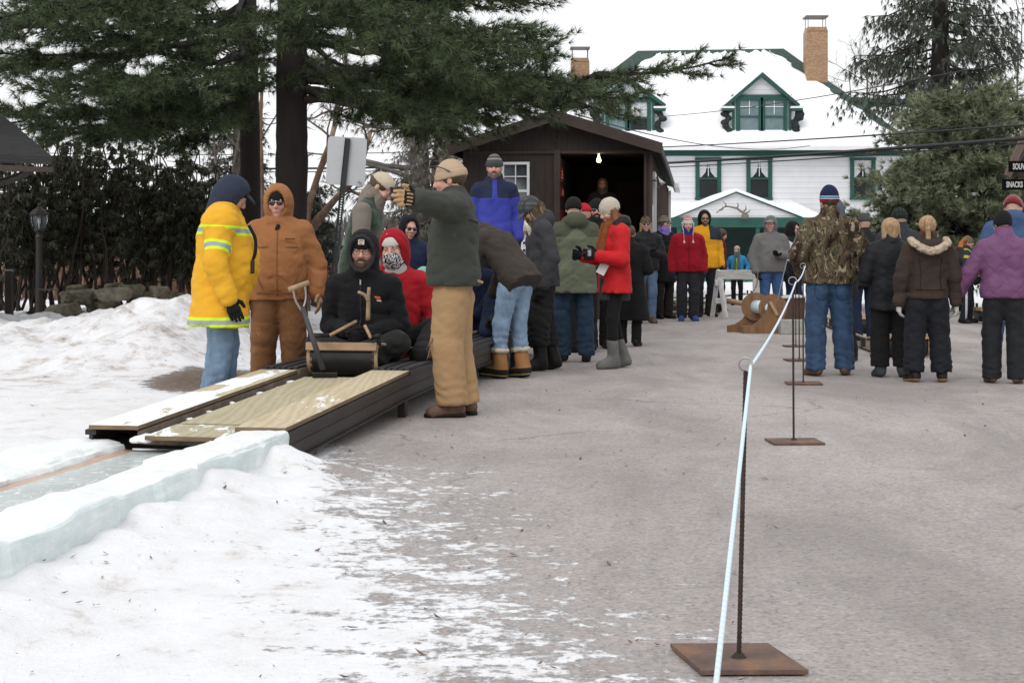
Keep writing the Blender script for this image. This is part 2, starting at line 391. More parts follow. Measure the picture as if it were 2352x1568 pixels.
    # ---- clothes
    def jacket(s, m, hem=.78, b=.012, w=0., belly=0., flare=.0, collar=.085, hood=None, hood_mat=None, zone=None, amp=.009, cuffs=True, skirt=None, f=(9, 9, 12), name='jacket', slim=0, vest=None, sleeve_r=0.):
        J, po = s.J, s.po; g = Field(); B = b; dn = -po.up if skirt is None else unit(skirt)
        for x in (1, -1):
            tb = .100+B*.72; g.cap(J['pel']+po.lat*(.072+w)*x+po.up*.02, J['chest']+po.lat*(.078+w)*x, tb+.004-slim, tb, .06)
            hl = .95-hem; g.cap(J['pel']+po.lat*(.072+w)*x, J['pel']+po.lat*(.078+w+flare)*x+dn*(hl+.12), tb+.008, tb+.012+flare, .06)
        if belly: g.ell(J['pel']+po.up*.13+po.fwd*belly*.55, (.15+w+B*.5, .12+belly*.6, .27), po.RT, .08)
        g.cap(J['chest']+po.up*.02, J['neck']-po.up*.015, .105+B*.6, .080+B*.3, .06)
        g.cut(J['pel']+dn*(.95-hem), dn)
        for sd in 'LR':
            x = 1 if sd == 'L' else -1
            g.cap(J['chest']+po.up*.085, J['sh'+sd]-po.lat*(.06 if vest else .02)*x, .082+B*.5, .066+B*.6, .05); g.cap(J['neck']-po.up*.004, J['sh'+sd]-po.up*.002-po.lat*(.06 if vest else .015)*x, .066+B*.3, .055+B*.6, .04)
            if vest is None: s._sleeve(g, sd, B+sleeve_r)
        if collar: g.cap(J['neck']-po.up*.03, J['neck']+po.up*.066+po.fwd*.012, collar, collar-.008, .03)
        if hood == 'down':
            g.ell(J['neck']-po.fwd*.085+po.up*.03, (.125, .07, .095), po.RT, .03); g.cap(J['neck']+po.lat*.09-po.fwd*.02+po.up*.03, J['neck']-po.lat*.09-po.fwd*.02+po.up*.03, .045, k=.03)
        o = s.add(name, g, m, disp=folds(s.seed+11, amp, f), zone=zone and (lambda V: zone(V, s)))
        s.jk = o; return o
    def _sleeve(s, g, sd, B):
        J = s.J; g.cap(J['sh'+sd], J['el'+sd], .066+B*.6, .054+B*.6, .014); d = unit(J['wr'+sd]-J['el'+sd]); g.cap(J['el'+sd], J['wr'+sd]-d*.03, .054+B*.6, .043+B*.45, .012); g.cap(J['wr'+sd]-d*.035, J['wr'+sd]-d*.01, .043+B*.5, k=.01)
    def sleeves(s, m, B=.012, amp=.008):
        for sd in 'LR':
            g = Field(); s._sleeve(g, sd, B); s.add('sleeve', g, m, disp=folds(s.seed+31, amp, (12, 12, 15)))
    def trousers(s, m, th=.098, kn=.080, an=.076, hemz=.045, amp=.009, cut=True, zone=None, low=.0, q=.90):
        th, kn, an = th*q, kn*q, an*q; J = s.J; g = Field()
        g.cap(J['hipL']*.8+J['hipR']*.2, J['hipR']*.8+J['hipL']*.2, .110, k=.04); g.cap((J['hipL']+J['hipR'])/2, J['pel']+s.po.up*.04, .108, .10, .05)
        for sd in 'LR':
            hm = J['hip'+sd]+(J['knee'+sd]-J['hip'+sd])*.28; g.cap(J['hip'+sd], hm, min(th, .104), th, .03); g.cap(hm, J['knee'+sd], th, kn, .02); d = unit(J['ank'+sd]-J['knee'+sd]); g.cap(J['knee'+sd], J['ank'+sd]+d*.06, kn, an, .02)
            if cut: pass
        if cut: g.cut((0, 0, hemz), (0, 0, -1))
        fd = folds(s.seed+5, amp, (10, 10, 15)); ph_ = s.seed % 7
        def dsp(V): return fd(V)+(.0045*amp/.009*np.exp(-((V[:, 2]-hemz-.10)/.10)**2)*np.sin(V[:, 2]*105+ph_+7*np.sin(V[:, 0]*11+V[:, 1]*9+ph_)) if cut else 0)
        s.tr = s.add('trousers', g, m, disp=dsp, zone=zone and (lambda V: zone(V, s))); return s.tr
    def boots(s, m, top=.16, r=.052, sole=None, zone=None, wide=1., cuff=None, fur=None):
        J = s.J
        for sd in 'LR':
            a, t = J['ank'+sd], J['toe'+sd]; g = Field(); sh = unit(J['knee'+sd]-a); fl = unit((t-a)-sh*((t-a)@sh)); dn = unit(np.cross(fl, np.cross(sh, fl)))
            dn = dn if dn@sh < 0 else -dn; bot = a+dn*.085
            g.cap(a-fl*.02, a+sh*max(top-.09, .01), r*wide, r*wide*.95, .03); g.cap(a-fl*.045+dn*.045, a+fl*.13+dn*.052, .043*wide, .042*wide, .03); g.sph(a+fl*.15+dn*.05, .040*wide, .03)
            g.cap(a+fl*.03, a+fl*.1+dn*.03, .042, .04, .03)
            g.cut(bot, dn); o = s.add('boot', g, m, h=min(s.h, .012), disp=folds(s.seed+2, .004, (16, 16, 16)), zone=lambda V: np.clip(((V-bot)@-dn)/.3, 0, 1))
            if fur:
                g = Field(); c = a+sh*(top-.09+.02); q = unit(np.cross(sh, fl))
                for i in range(8):
                    t0 = i/8*6.283; t1 = (i+1)/8*6.283; rr = r*wide; g.cap(c+(fl*math.cos(t0)+q*math.sin(t0))*rr, c+(fl*math.cos(t1)+q*math.sin(t1))*rr, .020, k=.01)
                s.add('fur_cuff', g, fur, h=.009, disp=folds(s.seed, .006, (50, 50, 50)), parent=None)
    def glove(s, sd, m, curl=.7, thumb=None, mitten=False, sc=1.1, zone=None, cuff=.0, d=None, name='glove', point=False):
        J = s.J; wr = J['wr'+sd]; d = unit(wr-J['el'+sd]) if d is None else unit(d); t = A(thumb if thumb is not None else s.po.fwd, float); t = unit(t-d*(t@d)); n = np.cross(d, t)*(1 if sd == 'L' else -1)
        g = Field(); q = sc
        for o in (-.024, 0, .024): g.cap(wr+d*.005, wr+d*.085*q+t*o*q, .024*q, .021*q, .015)
        if cuff: g.cap(wr-d*cuff, wr+d*.01, .047, .040, .02)
        if mitten: g.cap(wr+d*.07*q+t*.015, wr+d*.15*q+t*.012+n*.03*curl, .033*q, .028*q, .02); g.cap(wr+d*.07*q-t*.018, wr+d*.145*q-t*.014+n*.03*curl, .032*q, .027*q, .02)
        else:
            for i, (o, ln) in enumerate(((.034, .074), (.0115, .083), (-.0115, .077), (-.034, .060))):
                c = curl*(1+.12*i) if not (point and i == 0) else .05; a0, a1 = c*.55, c*1.25
                b0 = wr+d*.088*q+t*o*q; m1 = b0+(d*math.cos(a0)+n*math.sin(a0)+t*o*.6)*ln*.52*q; e1 = m1+(d*math.cos(a1)+n*math.sin(a1)+t*o*.3)*ln*.5*q
                g.cap(b0-d*.01, m1, .0118*q, .0108*q, .006); g.cap(m1, e1, .0108*q, .0092*q, .004)
        b0 = wr+d*.03*q+t*.034*q; m1 = b0+unit(d*.62+t*.65+n*.25)*.042*q; e1 = m1+unit(d*.9+t*.15+n*.3)*.036*q
        g.cap(wr+d*.02+t*.015, b0, .020*q, .017*q, .012); g.cap(b0, m1, .0155*q, .0135*q, .008); g.cap(m1, e1, .0135*q, .0108*q, .004)
        return s.add(name, g, m, h=.0075 if s.h < .017 else .011, zone=zone and (lambda V: zone(V, wr, d, t, n)))
    def gloves(s, m, **k): s.glove('L', m, **k); s.glove('R', m, **k)
    # ---- heads
    def beanie(s, m, cuff=.045, low=.028, stops=None, tall=.0, name='beanie', amp=.003, back=.03):
        po = s.po; g = Field(); c = po.hp((0, .012, .034)); g.ell(c, (.090, .110, .106+tall), po.RH, .02)
        pl = po.RH@unit(A([0, back*4, -1])); g.cut(po.hp((0, -.03, low)), pl)
        if cuff:
            g2 = Field(); g2.ell(c, (.098, .118, .118+tall), po.RH); g2.cut(po.hp((0, -.03, low-.004)), pl); g2.cut(po.hp((0, -.03, low+cuff)), -pl); s.add('hat_cuff', g2, m if not isinstance(cuff, tuple) else m, h=min(s.h, .009), zone=lambda V: np.full(len(V), .02))
        def zn(V): L = (V-po.J['head'])@po.RH; return np.clip((L[:, 2]+back*2.2*(L[:, 1]+.03)-low)/(.135+tall-low), 0, .999)
        return s.add(name, g, m, h=min(s.h, .009), disp=folds(s.seed+3, amp, (20, 20, 20)), zone=zn)
    def cap(s, m, brim_m=None, brim=.075, low=.03, dome=(.086, .106, .092)):
        po = s.po; g = Field(); c = po.hp((0, .012, .036)); g.ell(c, dome, po.RH); g.cut(po.hp((0, 0, low)), po.RH@A([0, 0, -1])); s.add('cap', g, m, h=min(s.h, .009), zone=lambda V: np.zeros(len(V)))
        g = Field(); g.ell(po.hp((0, -.088-brim*.3, low+.012)), (.072, brim+.01, .03), po.RH@Rx(14)); g.ell(po.hp((0, -.088-brim*.3, low-.006)), (.085, brim+.03, .033), po.RH@Rx(14), .004, 's'); g.cut(po.hp((0, -.05, 0)), po.RH@A([0, 1, 0])); s.add('brim', g, brim_m or m, h=min(s.h, .006))
    def hood(s, m, inner=None, open_=(.066, .10), fwd=.0, size=1.0, zone=None, low=-.12, name='hood', point=0):
        po = s.po; g = Field(); q = size; g.ell(po.hp((0, .022, .022)), (.108*q, .128*q, .128*q), po.RH)
        g.cap(po.hp((0, .04, -.06)), s.J['neck']-po.fwd*.03, .10*q, .10*q, .05)
        if point: g.sph(po.hp((0, .08, .09)), .05, .05)
        g.ell(po.hp((0, -.118+fwd, -.004)), (open_[0]+.012, .105, open_[1]+.01), po.RH, .02, 's'); g.ell(po.hp((0, .008, .012)), (.083, .105, .110), po.RH, .01, 's')
        o = s.add(name, g, m, h=min(s.h, .0095), disp=folds(s.seed+8, .006, (14, 14, 14)), zone=zone)
        if inner:
            g = Field(); n = 14; pts = [po.hp(((open_[0]+.018)*math.cos(a), -.095+fwd*.7+.035*(1-abs(math.sin(a)))-.012, -.004+(open_[1]+.014)*math.sin(a))) for a in np.linspace(0, 6.283, n)]
            for i in range(n-1): g.cap(pts[i], pts[i+1], .013, k=.006)
            s.add('hood_edge', g, inner, h=min(s.h, .007))
        return o
    def hair(s, m, kind='short', seed=0, full=False):
        po = s.po; g = Field(); w_ = 1 if kind in ('short', 'long') else 1.1; g.ell(po.hp((0, .02, .034)), (.083*w_, .1*w_, .09*w_), po.RH)
        if kind == 'bob':
            for x in (-1, 1): g.cap(po.hp((x*.055, .03, .02)), po.hp((x*.075, .035, -.085)), .045, .035, .03)
            g.cap(po.hp((0, .07, .03)), po.hp((0, .075, -.085)), .06, .05, .04)
        if kind == 'long':
            for x in (-1, 1): g.cap(po.hp((x*.06, .01, .01)), po.hp((x*.085, -.02, -.20)), .035, .022, .03)
        if kind == 'pony':
            g.sph(po.hp((0, .105, .075)), .028, .02); pts = smooth_path([po.hp((0, .105, .08)), po.hp((.005, .15, .04)), po.hp((.01, .14, -.08)), po.hp((0, .12, -.2))], 9)
            for i in range(8): g.cap(pts[i], pts[i+1], .034-.002*i, .034-.002*(i+1), .01)
        g.ell(po.hp((0, -.10, -.03)), (.075, .075, .105), po.RH, .02, 's')
        if not full and kind in ('short', 'long'): g.cut(po.hp((0, 0, .03)), po.RH@A([0, 0, 1]))
        return s.add('hair', g, m, h=min(s.h, .009), disp=folds(s.seed+4, .006, (42, 42, 7)))
    def shades(s, m=None):
        po = s.po; g = Field()
        for x in (-1, 1): g.ell(po.hp((x*.033, -.098, .008)), (.028, .009, .020), po.RH@Rz(x*-12)); g.cap(po.hp((x*.058, -.09, .016)), po.hp((x*.08, .0, .014)), .0035, k=.002)
        g.cap(po.hp((-.012, -.106, .014)), po.hp((.012, -.106, .014)), .004, k=.002); s.add('sunglasses', g, m or LENS, h=.0055 if s.h < .02 else .008)
    def specs(s):
        po = s.po; mb = MB()
        for x in (-1, 1):
            a = np.linspace(0, 6.283, 13); mb.tube([po.hp((x*.033+.025*math.cos(t), -.105+.004*math.cos(2*t), .006+.018*math.sin(t))) for t in a], .0017, 4, False); mb.tube([po.hp((x*.058, -.1, .012)), po.hp((x*.08, .01, .012))], .0017, 4)
        mb.tube([po.hp((-.01, -.108, .01)), po.hp((.01, -.108, .01))], .0017, 4); V, F = mb.out(); obj('glasses', V*s.k, F, DARKM, s.root)
    def beard(s, m, full=True):
        po = s.po; g = Field(); g.ell(po.hp((0, -.028, -.068)), (.061, .068, .055), po.RH, .02); g.sph(po.hp((0, -.066, -.1)), .026, .02)
        if full: g.cap(po.hp((-.06, -.02, -.03)), po.hp((-.05, -.04, -.07)), .018, k=.02); g.cap(po.hp((.06, -.02, -.03)), po.hp((.05, -.04, -.07)), .018, k=.02)
        g.cap(po.hp((-.02, -.094, -.045)), po.hp((.02, -.094, -.045)), .0075, k=.01); g.ell(po.hp((0, -.11, -.063)), (.018, .03, .009), po.RH, .004, 's'); g.cut(po.hp((0, 0, -.037)), po.RH@A([0, 0, 1]))
        s.add('beard', g, m, h=.0065, disp=folds(s.seed, .003, (60, 60, 60)))
    def scarf(s, m, r=.082, lo=-.03, hi=.07, name='scarf', tails=0, amp=.008):
        po = s.po; J = s.J; g = Field(); g.cap(J['neck']+po.up*lo, J['neck']+po.up*hi+po.fwd*.02, r+.012, r, .02)
        if tails:
            for x in (-.045, .05): g.cap(J['neck']+po.fwd*.1+po.lat*x, J['chest']+po.fwd*.16+po.lat*x*1.3-po.up*tails, .035, .04, .02)
        return s.add(name, g, m, h=min(s.h, .012), disp=folds(s.seed+6, amp, (22, 22, 22)))
    def mask(s, m, hi=.0, name='bandana'):
        po = s.po; g = Field(); g.ell(po.hp((0, -.028, -.055)), (.072, .086, .085), po.RH, .02); g.cap(po.hp((0, .0, -.08)), s.J['neck']+po.up*.0, .075, .085, .03); g.sph(po.hp((0, -.098, -.03)), .022, .02); g.cut(po.hp((0, 0, hi-.012)), po.RH@A([0, 0, 1]))
        s.add(name, g, m, h=min(s.h, .009), disp=folds(s.seed, .004, (25, 25, 25)))
    def surf(s, lat, up, back=False, o=None):
        if not hasattr(s, '_jv'): me = s._src.data; a = np.empty(len(me.vertices)*3, np.float32); me.vertices.foreach_get('co', a); a = a.reshape(-1, 3)/s.k-s.J['pel']; s._jv = np.stack([a@s.po.lat, a@s.po.fwd*(-1 if back else 1), a@s.po.up], 1)
        d = s._jv; m = (np.abs(d[:, 0]-lat) < .02) & (np.abs(d[:, 2]-up) < .02); y = d[m, 1].max() if m.any() else .15
        return s.J['pel']+s.po.lat*lat+s.po.up*up+s.po.fwd*(y if not back else -y)
    def line(s, name, pts, m, r=.0035, back=False, n=18, o=None):
        if o is not None and hasattr(s, '_jv'): del s._jv
        s._src = o or s.jk
        q = smooth_path([(a, b, 0) for a, b in pts], n) if len(pts) > 2 else A([(pts[0][0]+(pts[1][0]-pts[0][0])*t, pts[0][1]+(pts[1][1]-pts[0][1])*t, 0) for t in np.linspace(0, 1, n)])
        w = A([s.surf(a, b, back) for a, b, _ in q]); w[1:-1] = (w[:-2]+w[1:-1]+w[2:])/3; mb = MB(); mb.tube(w, r, 5); V, F = mb.out(); return obj(name, V*s.k, F, m, s.root)
    def loc(s, v): return A(v)*s.k
EYEW = mat('eye_white', (.62, .6, .57), .3, 0, bump=0); EYED = mat('eye_iris', (.03, .022, .015), .2, 0, bump=0)
LENS = mat('dark_lens', (.008, .008, .01), .08, 0, bump=0, spec=.8); DARKM = mat('dark_frame', (.02, .018, .018), .3, 0, bump=0)
# ------------------------------------------------------------------ ground
def _hash(i, j, s): n = np.sin(i*127.1+j*311.7+s*74.7)*43758.5453; return n-np.floor(n)
def vnoise(x, y, s=0):
    i, j = np.floor(x), np.floor(y); u, v = x-i, y-j; u = u*u*(3-2*u); v = v*v*(3-2*v)
    return (_hash(i, j, s)*(1-u)+_hash(i+1, j, s)*u)*(1-v)+(_hash(i, j+1, s)*(1-u)+_hash(i+1, j+1, s)*u)*v
def fbm(x, y, o=4, s=0): return sum(vnoise(x*2**k, y*2**k, s+k*7)*.5**k for k in range(o))/(2-2**(1-o))
AX = A([.164, .9865]); RT_ = A([.9865, -.164]); S0 = A([-1.16, 7.8])
def zt(s): return .225+.033*s if s < 2.74 else .315+.0125*(s-2.74)
def T(u, s, dz=0.): p = S0+AX*s+RT_*u; return A([p[0], p[1], zt(s)+dz])
def frame_uv(X, Y): dx, dy = X-S0[0], Y-S0[1]; return dx*RT_[0]+dy*RT_[1], dx*AX[0]+dy*AX[1]
def ground_z(X, Y):
    u, s = frame_uv(X, Y); z = (fbm(X*.5, Y*.5, 3, 3)-.5)*.012
    near = 1-sstep(s, -.25, .35); lump = fbm(X*2.2, Y*2.2, 4, 5)
    m = np.where(u > -.06, np.exp(-(np.maximum(u+.02, 0)/(.26+.30*fbm(X*.9, Y*.9, 2, 9)))**2), 0)*(.012+.19*lump**1.5)*near
    m += near*sstep(u, 1.3, .1)*.035*(lump-.2)
    m += np.where(u < -1.35, 1, 0)*near*sstep(u, -1.35, -1.7)*(.04+.08*lump)
    bank = sstep(X, -2.5, -3.6)*sstep(Y+.8*(fbm(X*.9, Y*.9, 3, 17)-.5), 13.6, 16.6)*(1-.45*sstep(Y, 20, 26))
    m += bank*(.08+.26*fbm(X*.7, Y*.7, 4, 21)+.34*np.exp(-((X+3.95+.1*(Y-18))/.95)**2)*sstep(Y, 23, 20)+.36*(fbm(X*2.7, Y*2.2, 4, 2)-.5))
    m += sstep(X, -2.3, -3.2)*(1-sstep(Y, 13.4, 17))*.05*fbm(X*2, Y*2, 4, 30)
    m += sstep(Y, 33, 42)*.25*fbm(X*.3, Y*.3, 3, 8)*sstep(np.abs(X), 60, 20)
    return z+m
def snow_amount(X, Y):
    u, s = frame_uv(X, Y)
    yn = np.clip(7.3-Y, -.6, 6); u5 = .40+.42*yn; u0 = 1.85+.28*yn+.5*(fbm(X*.8, Y*.8, 3, 14)-.5); a = np.interp(u-u5, [-9, 0], [0, 0])
    a = np.where(u < u5, 1-.5*np.clip(u/u5, 0, 1)**.8, .5*np.clip((u0-u)/(u0-u5), 0, 1)**.48)*(1-sstep(s, -.2, 2.2)); a = np.where(u < -.05, np.maximum(a, 1-sstep(s, -.1, .6)), a)
    left = sstep(X, -2.15, -2.75); a = np.maximum(a, left*np.where(u < -1.15, 1, 0)*1.0)
    d = np.exp(-(((X+2.7)/.55)**2+((Y-13.5)/1.35)**2)**2); a = a*(1-.93*d)
    far = sstep(Y+2.5*(fbm(X*.3, Y*.3, 3, 4)-.5), 34.5, 36.5); a = np.maximum(a, far)
    a = np.maximum(a, sstep(Y, 28, 31)*sstep(X, 7.6, 8.6)*.9)
    return a, d
yy = np.concatenate([np.linspace(-14, 2.2, 14), np.geomspace(2.3, 60, 420), np.geomspace(62, 800, 24)]); tt = np.concatenate([np.linspace(-1, -.42, 40)[:-1], np.linspace(-.42, .42, 560), np.linspace(.42, 1, 40)[1:]])
XX = (9+.9*np.abs(yy))[:, None]*np.sign(tt)*np.abs(tt); YY = np.repeat(yy[:, None], XX.shape[1], 1); ZZ = ground_z(XX, YY)
na, nb = XX.shape; ii = np.arange(na*nb).reshape(na, nb); Fq = np.stack([ii[:-1, :-1], ii[:-1, 1:], ii[1:, 1:], ii[1:, :-1]], -1).reshape(-1, 4)
am, dm = snow_amount(XX, YY); gm = sstep(XX, -2.3, -3.2)*sstep(YY, 11, 13.5)*sstep(YY, 27, 23)+.0*XX
s = N('ground'); co = s.coord(); sn = s.attr(); dt = s.attr('dirt')
g1 = s.noise(co, 1.3, 5, .6); sp = s.noise(co, 55, 3, .75); sp2 = s.noise(co, 95, 2, .7); vor = s.n('TexVoronoi', Scale=70.); s.l(co, vor.inputs['Vector'])
asph = s.ramp(g1, [(.3, (.293, .284, .277)), (.5, (.346, .328, .318)), (.7, (.394, .366, .355))])
asph = s.mix(.8, asph, s.ramp(sp, [(.32, (.36, .36, .38)), (.47, (.95, .93, .92)), (.60, (1.22, 1.13, 1.09)), (.72, (1.6, 1.5, 1.45))]), 'MULTIPLY')
pk = s.noise(s.coord((.8, 1.3, 1)), 17, 4, .7, .3); pk2 = s.noise(s.coord((.7, 1.4, 1)), 34, 3, .7); asph = s.mix(1., asph, s.ramp(pk, [(.33, (.80, .83, .84)), (.5, (1, 1, 1)), (.64, (1.13, 1.04, 1.02))]), 'MULTIPLY'); asph = s.mix(1., asph, s.ramp(pk2, [(.30, (.62, .62, .63)), (.42, (1, 1, 1)), (.62, (1.02, 1.0, 1.0)), (.72, (1.3, 1.28, 1.26))]), 'MULTIPLY')
asph = s.mix(.42, asph, s.ramp(vor.outputs['Color'], [(.0, (.10, .10, .10)), (.3, (.34, .325, .315)), (.6, (.43, .37, .352)), (.85, (.46, .455, .435)), (1, (.68, .64, .62))]))
st = s.noise(s.coord((1, .35, 1)), .8, 5, .7, .5); asph = s.mix(s.ramp(st, [(.38, (.8,)*3), (.6, (0, 0, 0))]), asph, s.mix(.5, asph, (.10, .088, .082)))
dirt = s.ramp(s.noise(co, 14, 6, .7), [(.3, (.045, .033, .024)), (.6, (.14, .10, .07)), (.75, (.25, .2, .15))])
ve = s.n('TexVoronoi', feature='DISTANCE_TO_EDGE', Scale=.33); dn = s.n('TexNoise', Scale=2.2, Detail=6); s.l(co, dn.inputs['Vector']); av = s.n('VectorMath', operation='MULTIPLY_ADD'); s.l(dn.outputs['Color'], av.inputs[0]); av.inputs[1].default_value = (.5, .5, .5); s.l(co, av.inputs[2]); s.l(av.outputs[0], ve.inputs['Vector'])
crk = s.math('MULTIPLY', s.ramp(ve.outputs['Distance'], [(.0015, (1, 1, 1)), (.005, (0, 0, 0))]), s.ramp(s.noise(co, .5, 3), [(.47, (0, 0, 0)), (.6, (.55,)*3)])); asph = s.mix(crk, asph, (.06, .055, .052))
asph = s.mix(dt, asph, dirt)
n1 = s.noise(s.coord((.8, 1.15, 1)), 5.2, 11, .74, .25); n2 = s.noise(co, 21, 6, .72); nn = s.math('ADD', s.math('MULTIPLY', n1, .58), s.math('MULTIPLY', n2, .42))
cov = s.math('ADD', nn, s.math('SUBTRACT', s.math('MULTIPLY', sn, .52), .74)); msk = s.ramp(s.math('ADD', cov, .5), [(.480, (0, 0, 0)), (.505, (.55,)*3), (.535, (1, 1, 1))])
grime = s.math('SUBTRACT', s.noise(s.coord((1, .8, 1)), 3.6, 9, .74, .15), s.math('MULTIPLY', s.attr('grime'), .085)); sc = s.ramp(grime, [(.25, (.30, .24, .20)), (.345, (.58, .55, .53)), (.43, (.72, .72, .735)), (.7, (.80, .81, .83))])
fleck = s.noise(co, 46, 2, .8); sc = s.mix(s.ramp(fleck, [(.25, (1, 1, 1)), (.295, (0, 0, 0))]), sc, (.16, .11, .08))
s.base(s.mix(msk, asph, sc)); s.set(Roughness=.85)
s.bump(s.math('ADD', s.math('ADD', s.math('MULTIPLY', sp2, .25), s.math('MULTIPLY', sp, .3)), s.math('MULTIPLY', msk, s.math('ADD', .45, s.math('ADD', s.math('MULTIPLY', s.noise(co, 16, 6, .75), 1.5), s.math('MULTIPLY', s.noise(co, 5, 4, .6), 1.6))))), .6, .013)
go = obj('ground', np.stack([XX, YY, ZZ], -1).reshape(-1, 3), Fq, s.m, None, True, zone=am.ravel()); tag(go, kind='structure')
at = go.data.attributes.new('grime', 'FLOAT', 'POINT'); at.data.foreach_set('value', gm.ravel().astype(np.float32))
at = go.data.attributes.new('dirt', 'FLOAT', 'POINT'); at.data.foreach_set('value', dm.ravel().astype(np.float32))
# fallen leaves and twigs, stones on the snow
s = N('dead_leaf'); s.base(s.ramp(s.attr(), [(0, (.05, .03, .02)), (.5, (.16, .085, .045)), (1, (.05, .05, .045))])); LEAFM = s.m
rs = RS(4); V = []; F = []; zz = []
def gz(x, y): return float(ground_z(A([x]), A([y]))[0])
for i in range(430):
    y = 3.6+rs.rand()**1.5*9; u = rs.uniform(-.1, 2.6)*(1 if y < 9 else 1.6); x = S0[0]+.166*(y-7.8)+u
    if i % 6 == 0: x = rs.uniform(-4.5, -2.6); y = rs.uniform(11, 17)
    z = gz(x, y)+.006; L = rs.uniform(.008, .03)*(1+.5*(rs.rand() < .1)); a = rs.rand()*6.28; w = L*rs.uniform(.15, .7); d = A([math.cos(a), math.sin(a), rs.uniform(-.1, .35)]); q = A([-math.sin(a), math.cos(a), rs.uniform(-.2, .2)])
    n = len(V); c = A([x, y, z]); V += [c-d*L/2, c+q*w/2, c+d*L/2+A([0, 0, L*.2]), c-q*w/2]; F.append((n, n+1, n+2, n+3)); zz += [rs.rand()]*4
tag(obj('leaf_litter', V, A(F), LEAFM, zone=zz), 'scattered dry leaves and twigs lying on the trampled snow', 'leaf litter', kind='stuff')

# ------------------------------------------------------------------ ice chute
s = N('ice'); co = s.coord(); z = s.attr(); f = s.noise(co, 5, 6, .65); streak = s.noise(s.coord((1.2, 1.2, 5)), 6, 5, .7)
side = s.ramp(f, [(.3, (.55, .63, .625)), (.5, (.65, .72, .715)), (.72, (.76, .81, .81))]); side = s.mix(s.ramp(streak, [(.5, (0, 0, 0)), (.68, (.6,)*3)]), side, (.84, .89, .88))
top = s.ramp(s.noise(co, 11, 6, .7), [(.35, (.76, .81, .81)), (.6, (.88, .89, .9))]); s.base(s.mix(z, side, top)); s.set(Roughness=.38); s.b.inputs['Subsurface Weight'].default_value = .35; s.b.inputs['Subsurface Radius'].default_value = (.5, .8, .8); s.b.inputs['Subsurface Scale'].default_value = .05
s.bump(s.noise(co, 24, 6, .7), .4, .02); ICE = s.m
s = N('ice_floor'); co = s.coord(); a = s.noise(s.coord((1.6, .8, 1)), 7, 8, .72, 2.6); b = s.noise(s.coord((.7, 1.9, 1)), 6, 8, .7, 2.2)
cf = s.ramp(s.noise(co, 2.5, 5), [(.3, (.46, .52, .51)), (.7, (.58, .62, .61))]); wk = s.math('MAXIMUM', s.ramp(a, [(.57, (0, 0, 0)), (.615, (1, 1, 1))]), s.ramp(b, [(.56, (0, 0, 0)), (.60, (.9,)*3)]))
cf = s.mix(wk, cf, (.84, .87, .88)); cf = s.mix(s.math('MULTIPLY', s.ramp(s.attr(), [(.0, (0, 0, 0)), (1, (1, 1, 1))]), .8), cf, (.50, .27, .15)); s.base(cf); s.set(Roughness=.22); s.bump(b, .25, .01); ICEF = s.m
chute = thing('ice_chute', 'ice block slide channel running down from the plywood boards', 'ice slide', (0, 0, 0))
def sweep(name, prof, m, n=150, s0=.02, s1=-6.6, amp=.02, seed=0, zf=None, block=.42):
    prof = A(prof); ss = np.linspace(s0, s1, n); V = []; zo = []
    for sv in ss:
        bl = math.floor(sv/block); j = (_hash(bl, seed, 3)-.5)*.035; jz = (_hash(bl, seed, 5)-.5)*.03
        for k, (u, z_) in enumerate(prof):
            wob = A([fbm(A([sv*2.3+k*.15]), A([k*.37+seed]), 4, seed)[0]-.5, fbm(A([sv*2.3+k*.15]), A([k*.37+seed+9]), 4, seed)[0]-.5])*amp*2
            edge = .012*max(0, 1-abs((sv/block-bl)-.5-.5)*18)+.012*max(0, 1-abs((sv/block-bl))*18)
            p = S0+AX*sv+RT_*(u+(j if amp > .01 and z_ > .02 else 0)+wob[0]); V.append((p[0], p[1], z_+wob[1]+(jz-edge if z_ > .12 and amp > .01 else 0))); zo.append(zf(u, z_) if zf else 0)
    m_ = len(prof); F = [(i*m_+k, (i+1)*m_+k, (i+1)*m_+k+1, i*m_+k+1) for i in range(n-1) for k in range(m_-1)]
    SM = name == 'ice_floor'
    F += [tuple(range(m_)), tuple((n-1)*m_+k for k in range(m_))[::-1]]
    return obj(name, V, F, m, chute, SM, zone=zo)
def densify(p, k=4): p = A(p); return np.vstack([p[i]+(p[i+1]-p[i])*np.linspace(0, 1, k, endpoint=False)[:, None] for i in range(len(p)-1)]+[p[-1:]])
tz = lambda u, z_: 1. if z_ > .19 else 0.
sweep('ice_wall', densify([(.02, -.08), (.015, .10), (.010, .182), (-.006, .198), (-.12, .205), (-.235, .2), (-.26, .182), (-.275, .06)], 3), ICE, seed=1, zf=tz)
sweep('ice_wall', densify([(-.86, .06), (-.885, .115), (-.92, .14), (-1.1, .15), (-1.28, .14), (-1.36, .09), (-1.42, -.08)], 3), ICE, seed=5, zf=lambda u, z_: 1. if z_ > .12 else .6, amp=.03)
sweep('ice_floor', densify([(-.265, .0), (-.265, .075), (-.30, .09), (-.5, .092), (-.65, .092), (-.80, .092), (-.86, .095), (-.9, .10), (-.9, 0)], 2), ICEF, seed=8, amp=.002, zf=lambda u, z_: 1. if u < -.80 else (.5 if u > -.31 else 0))

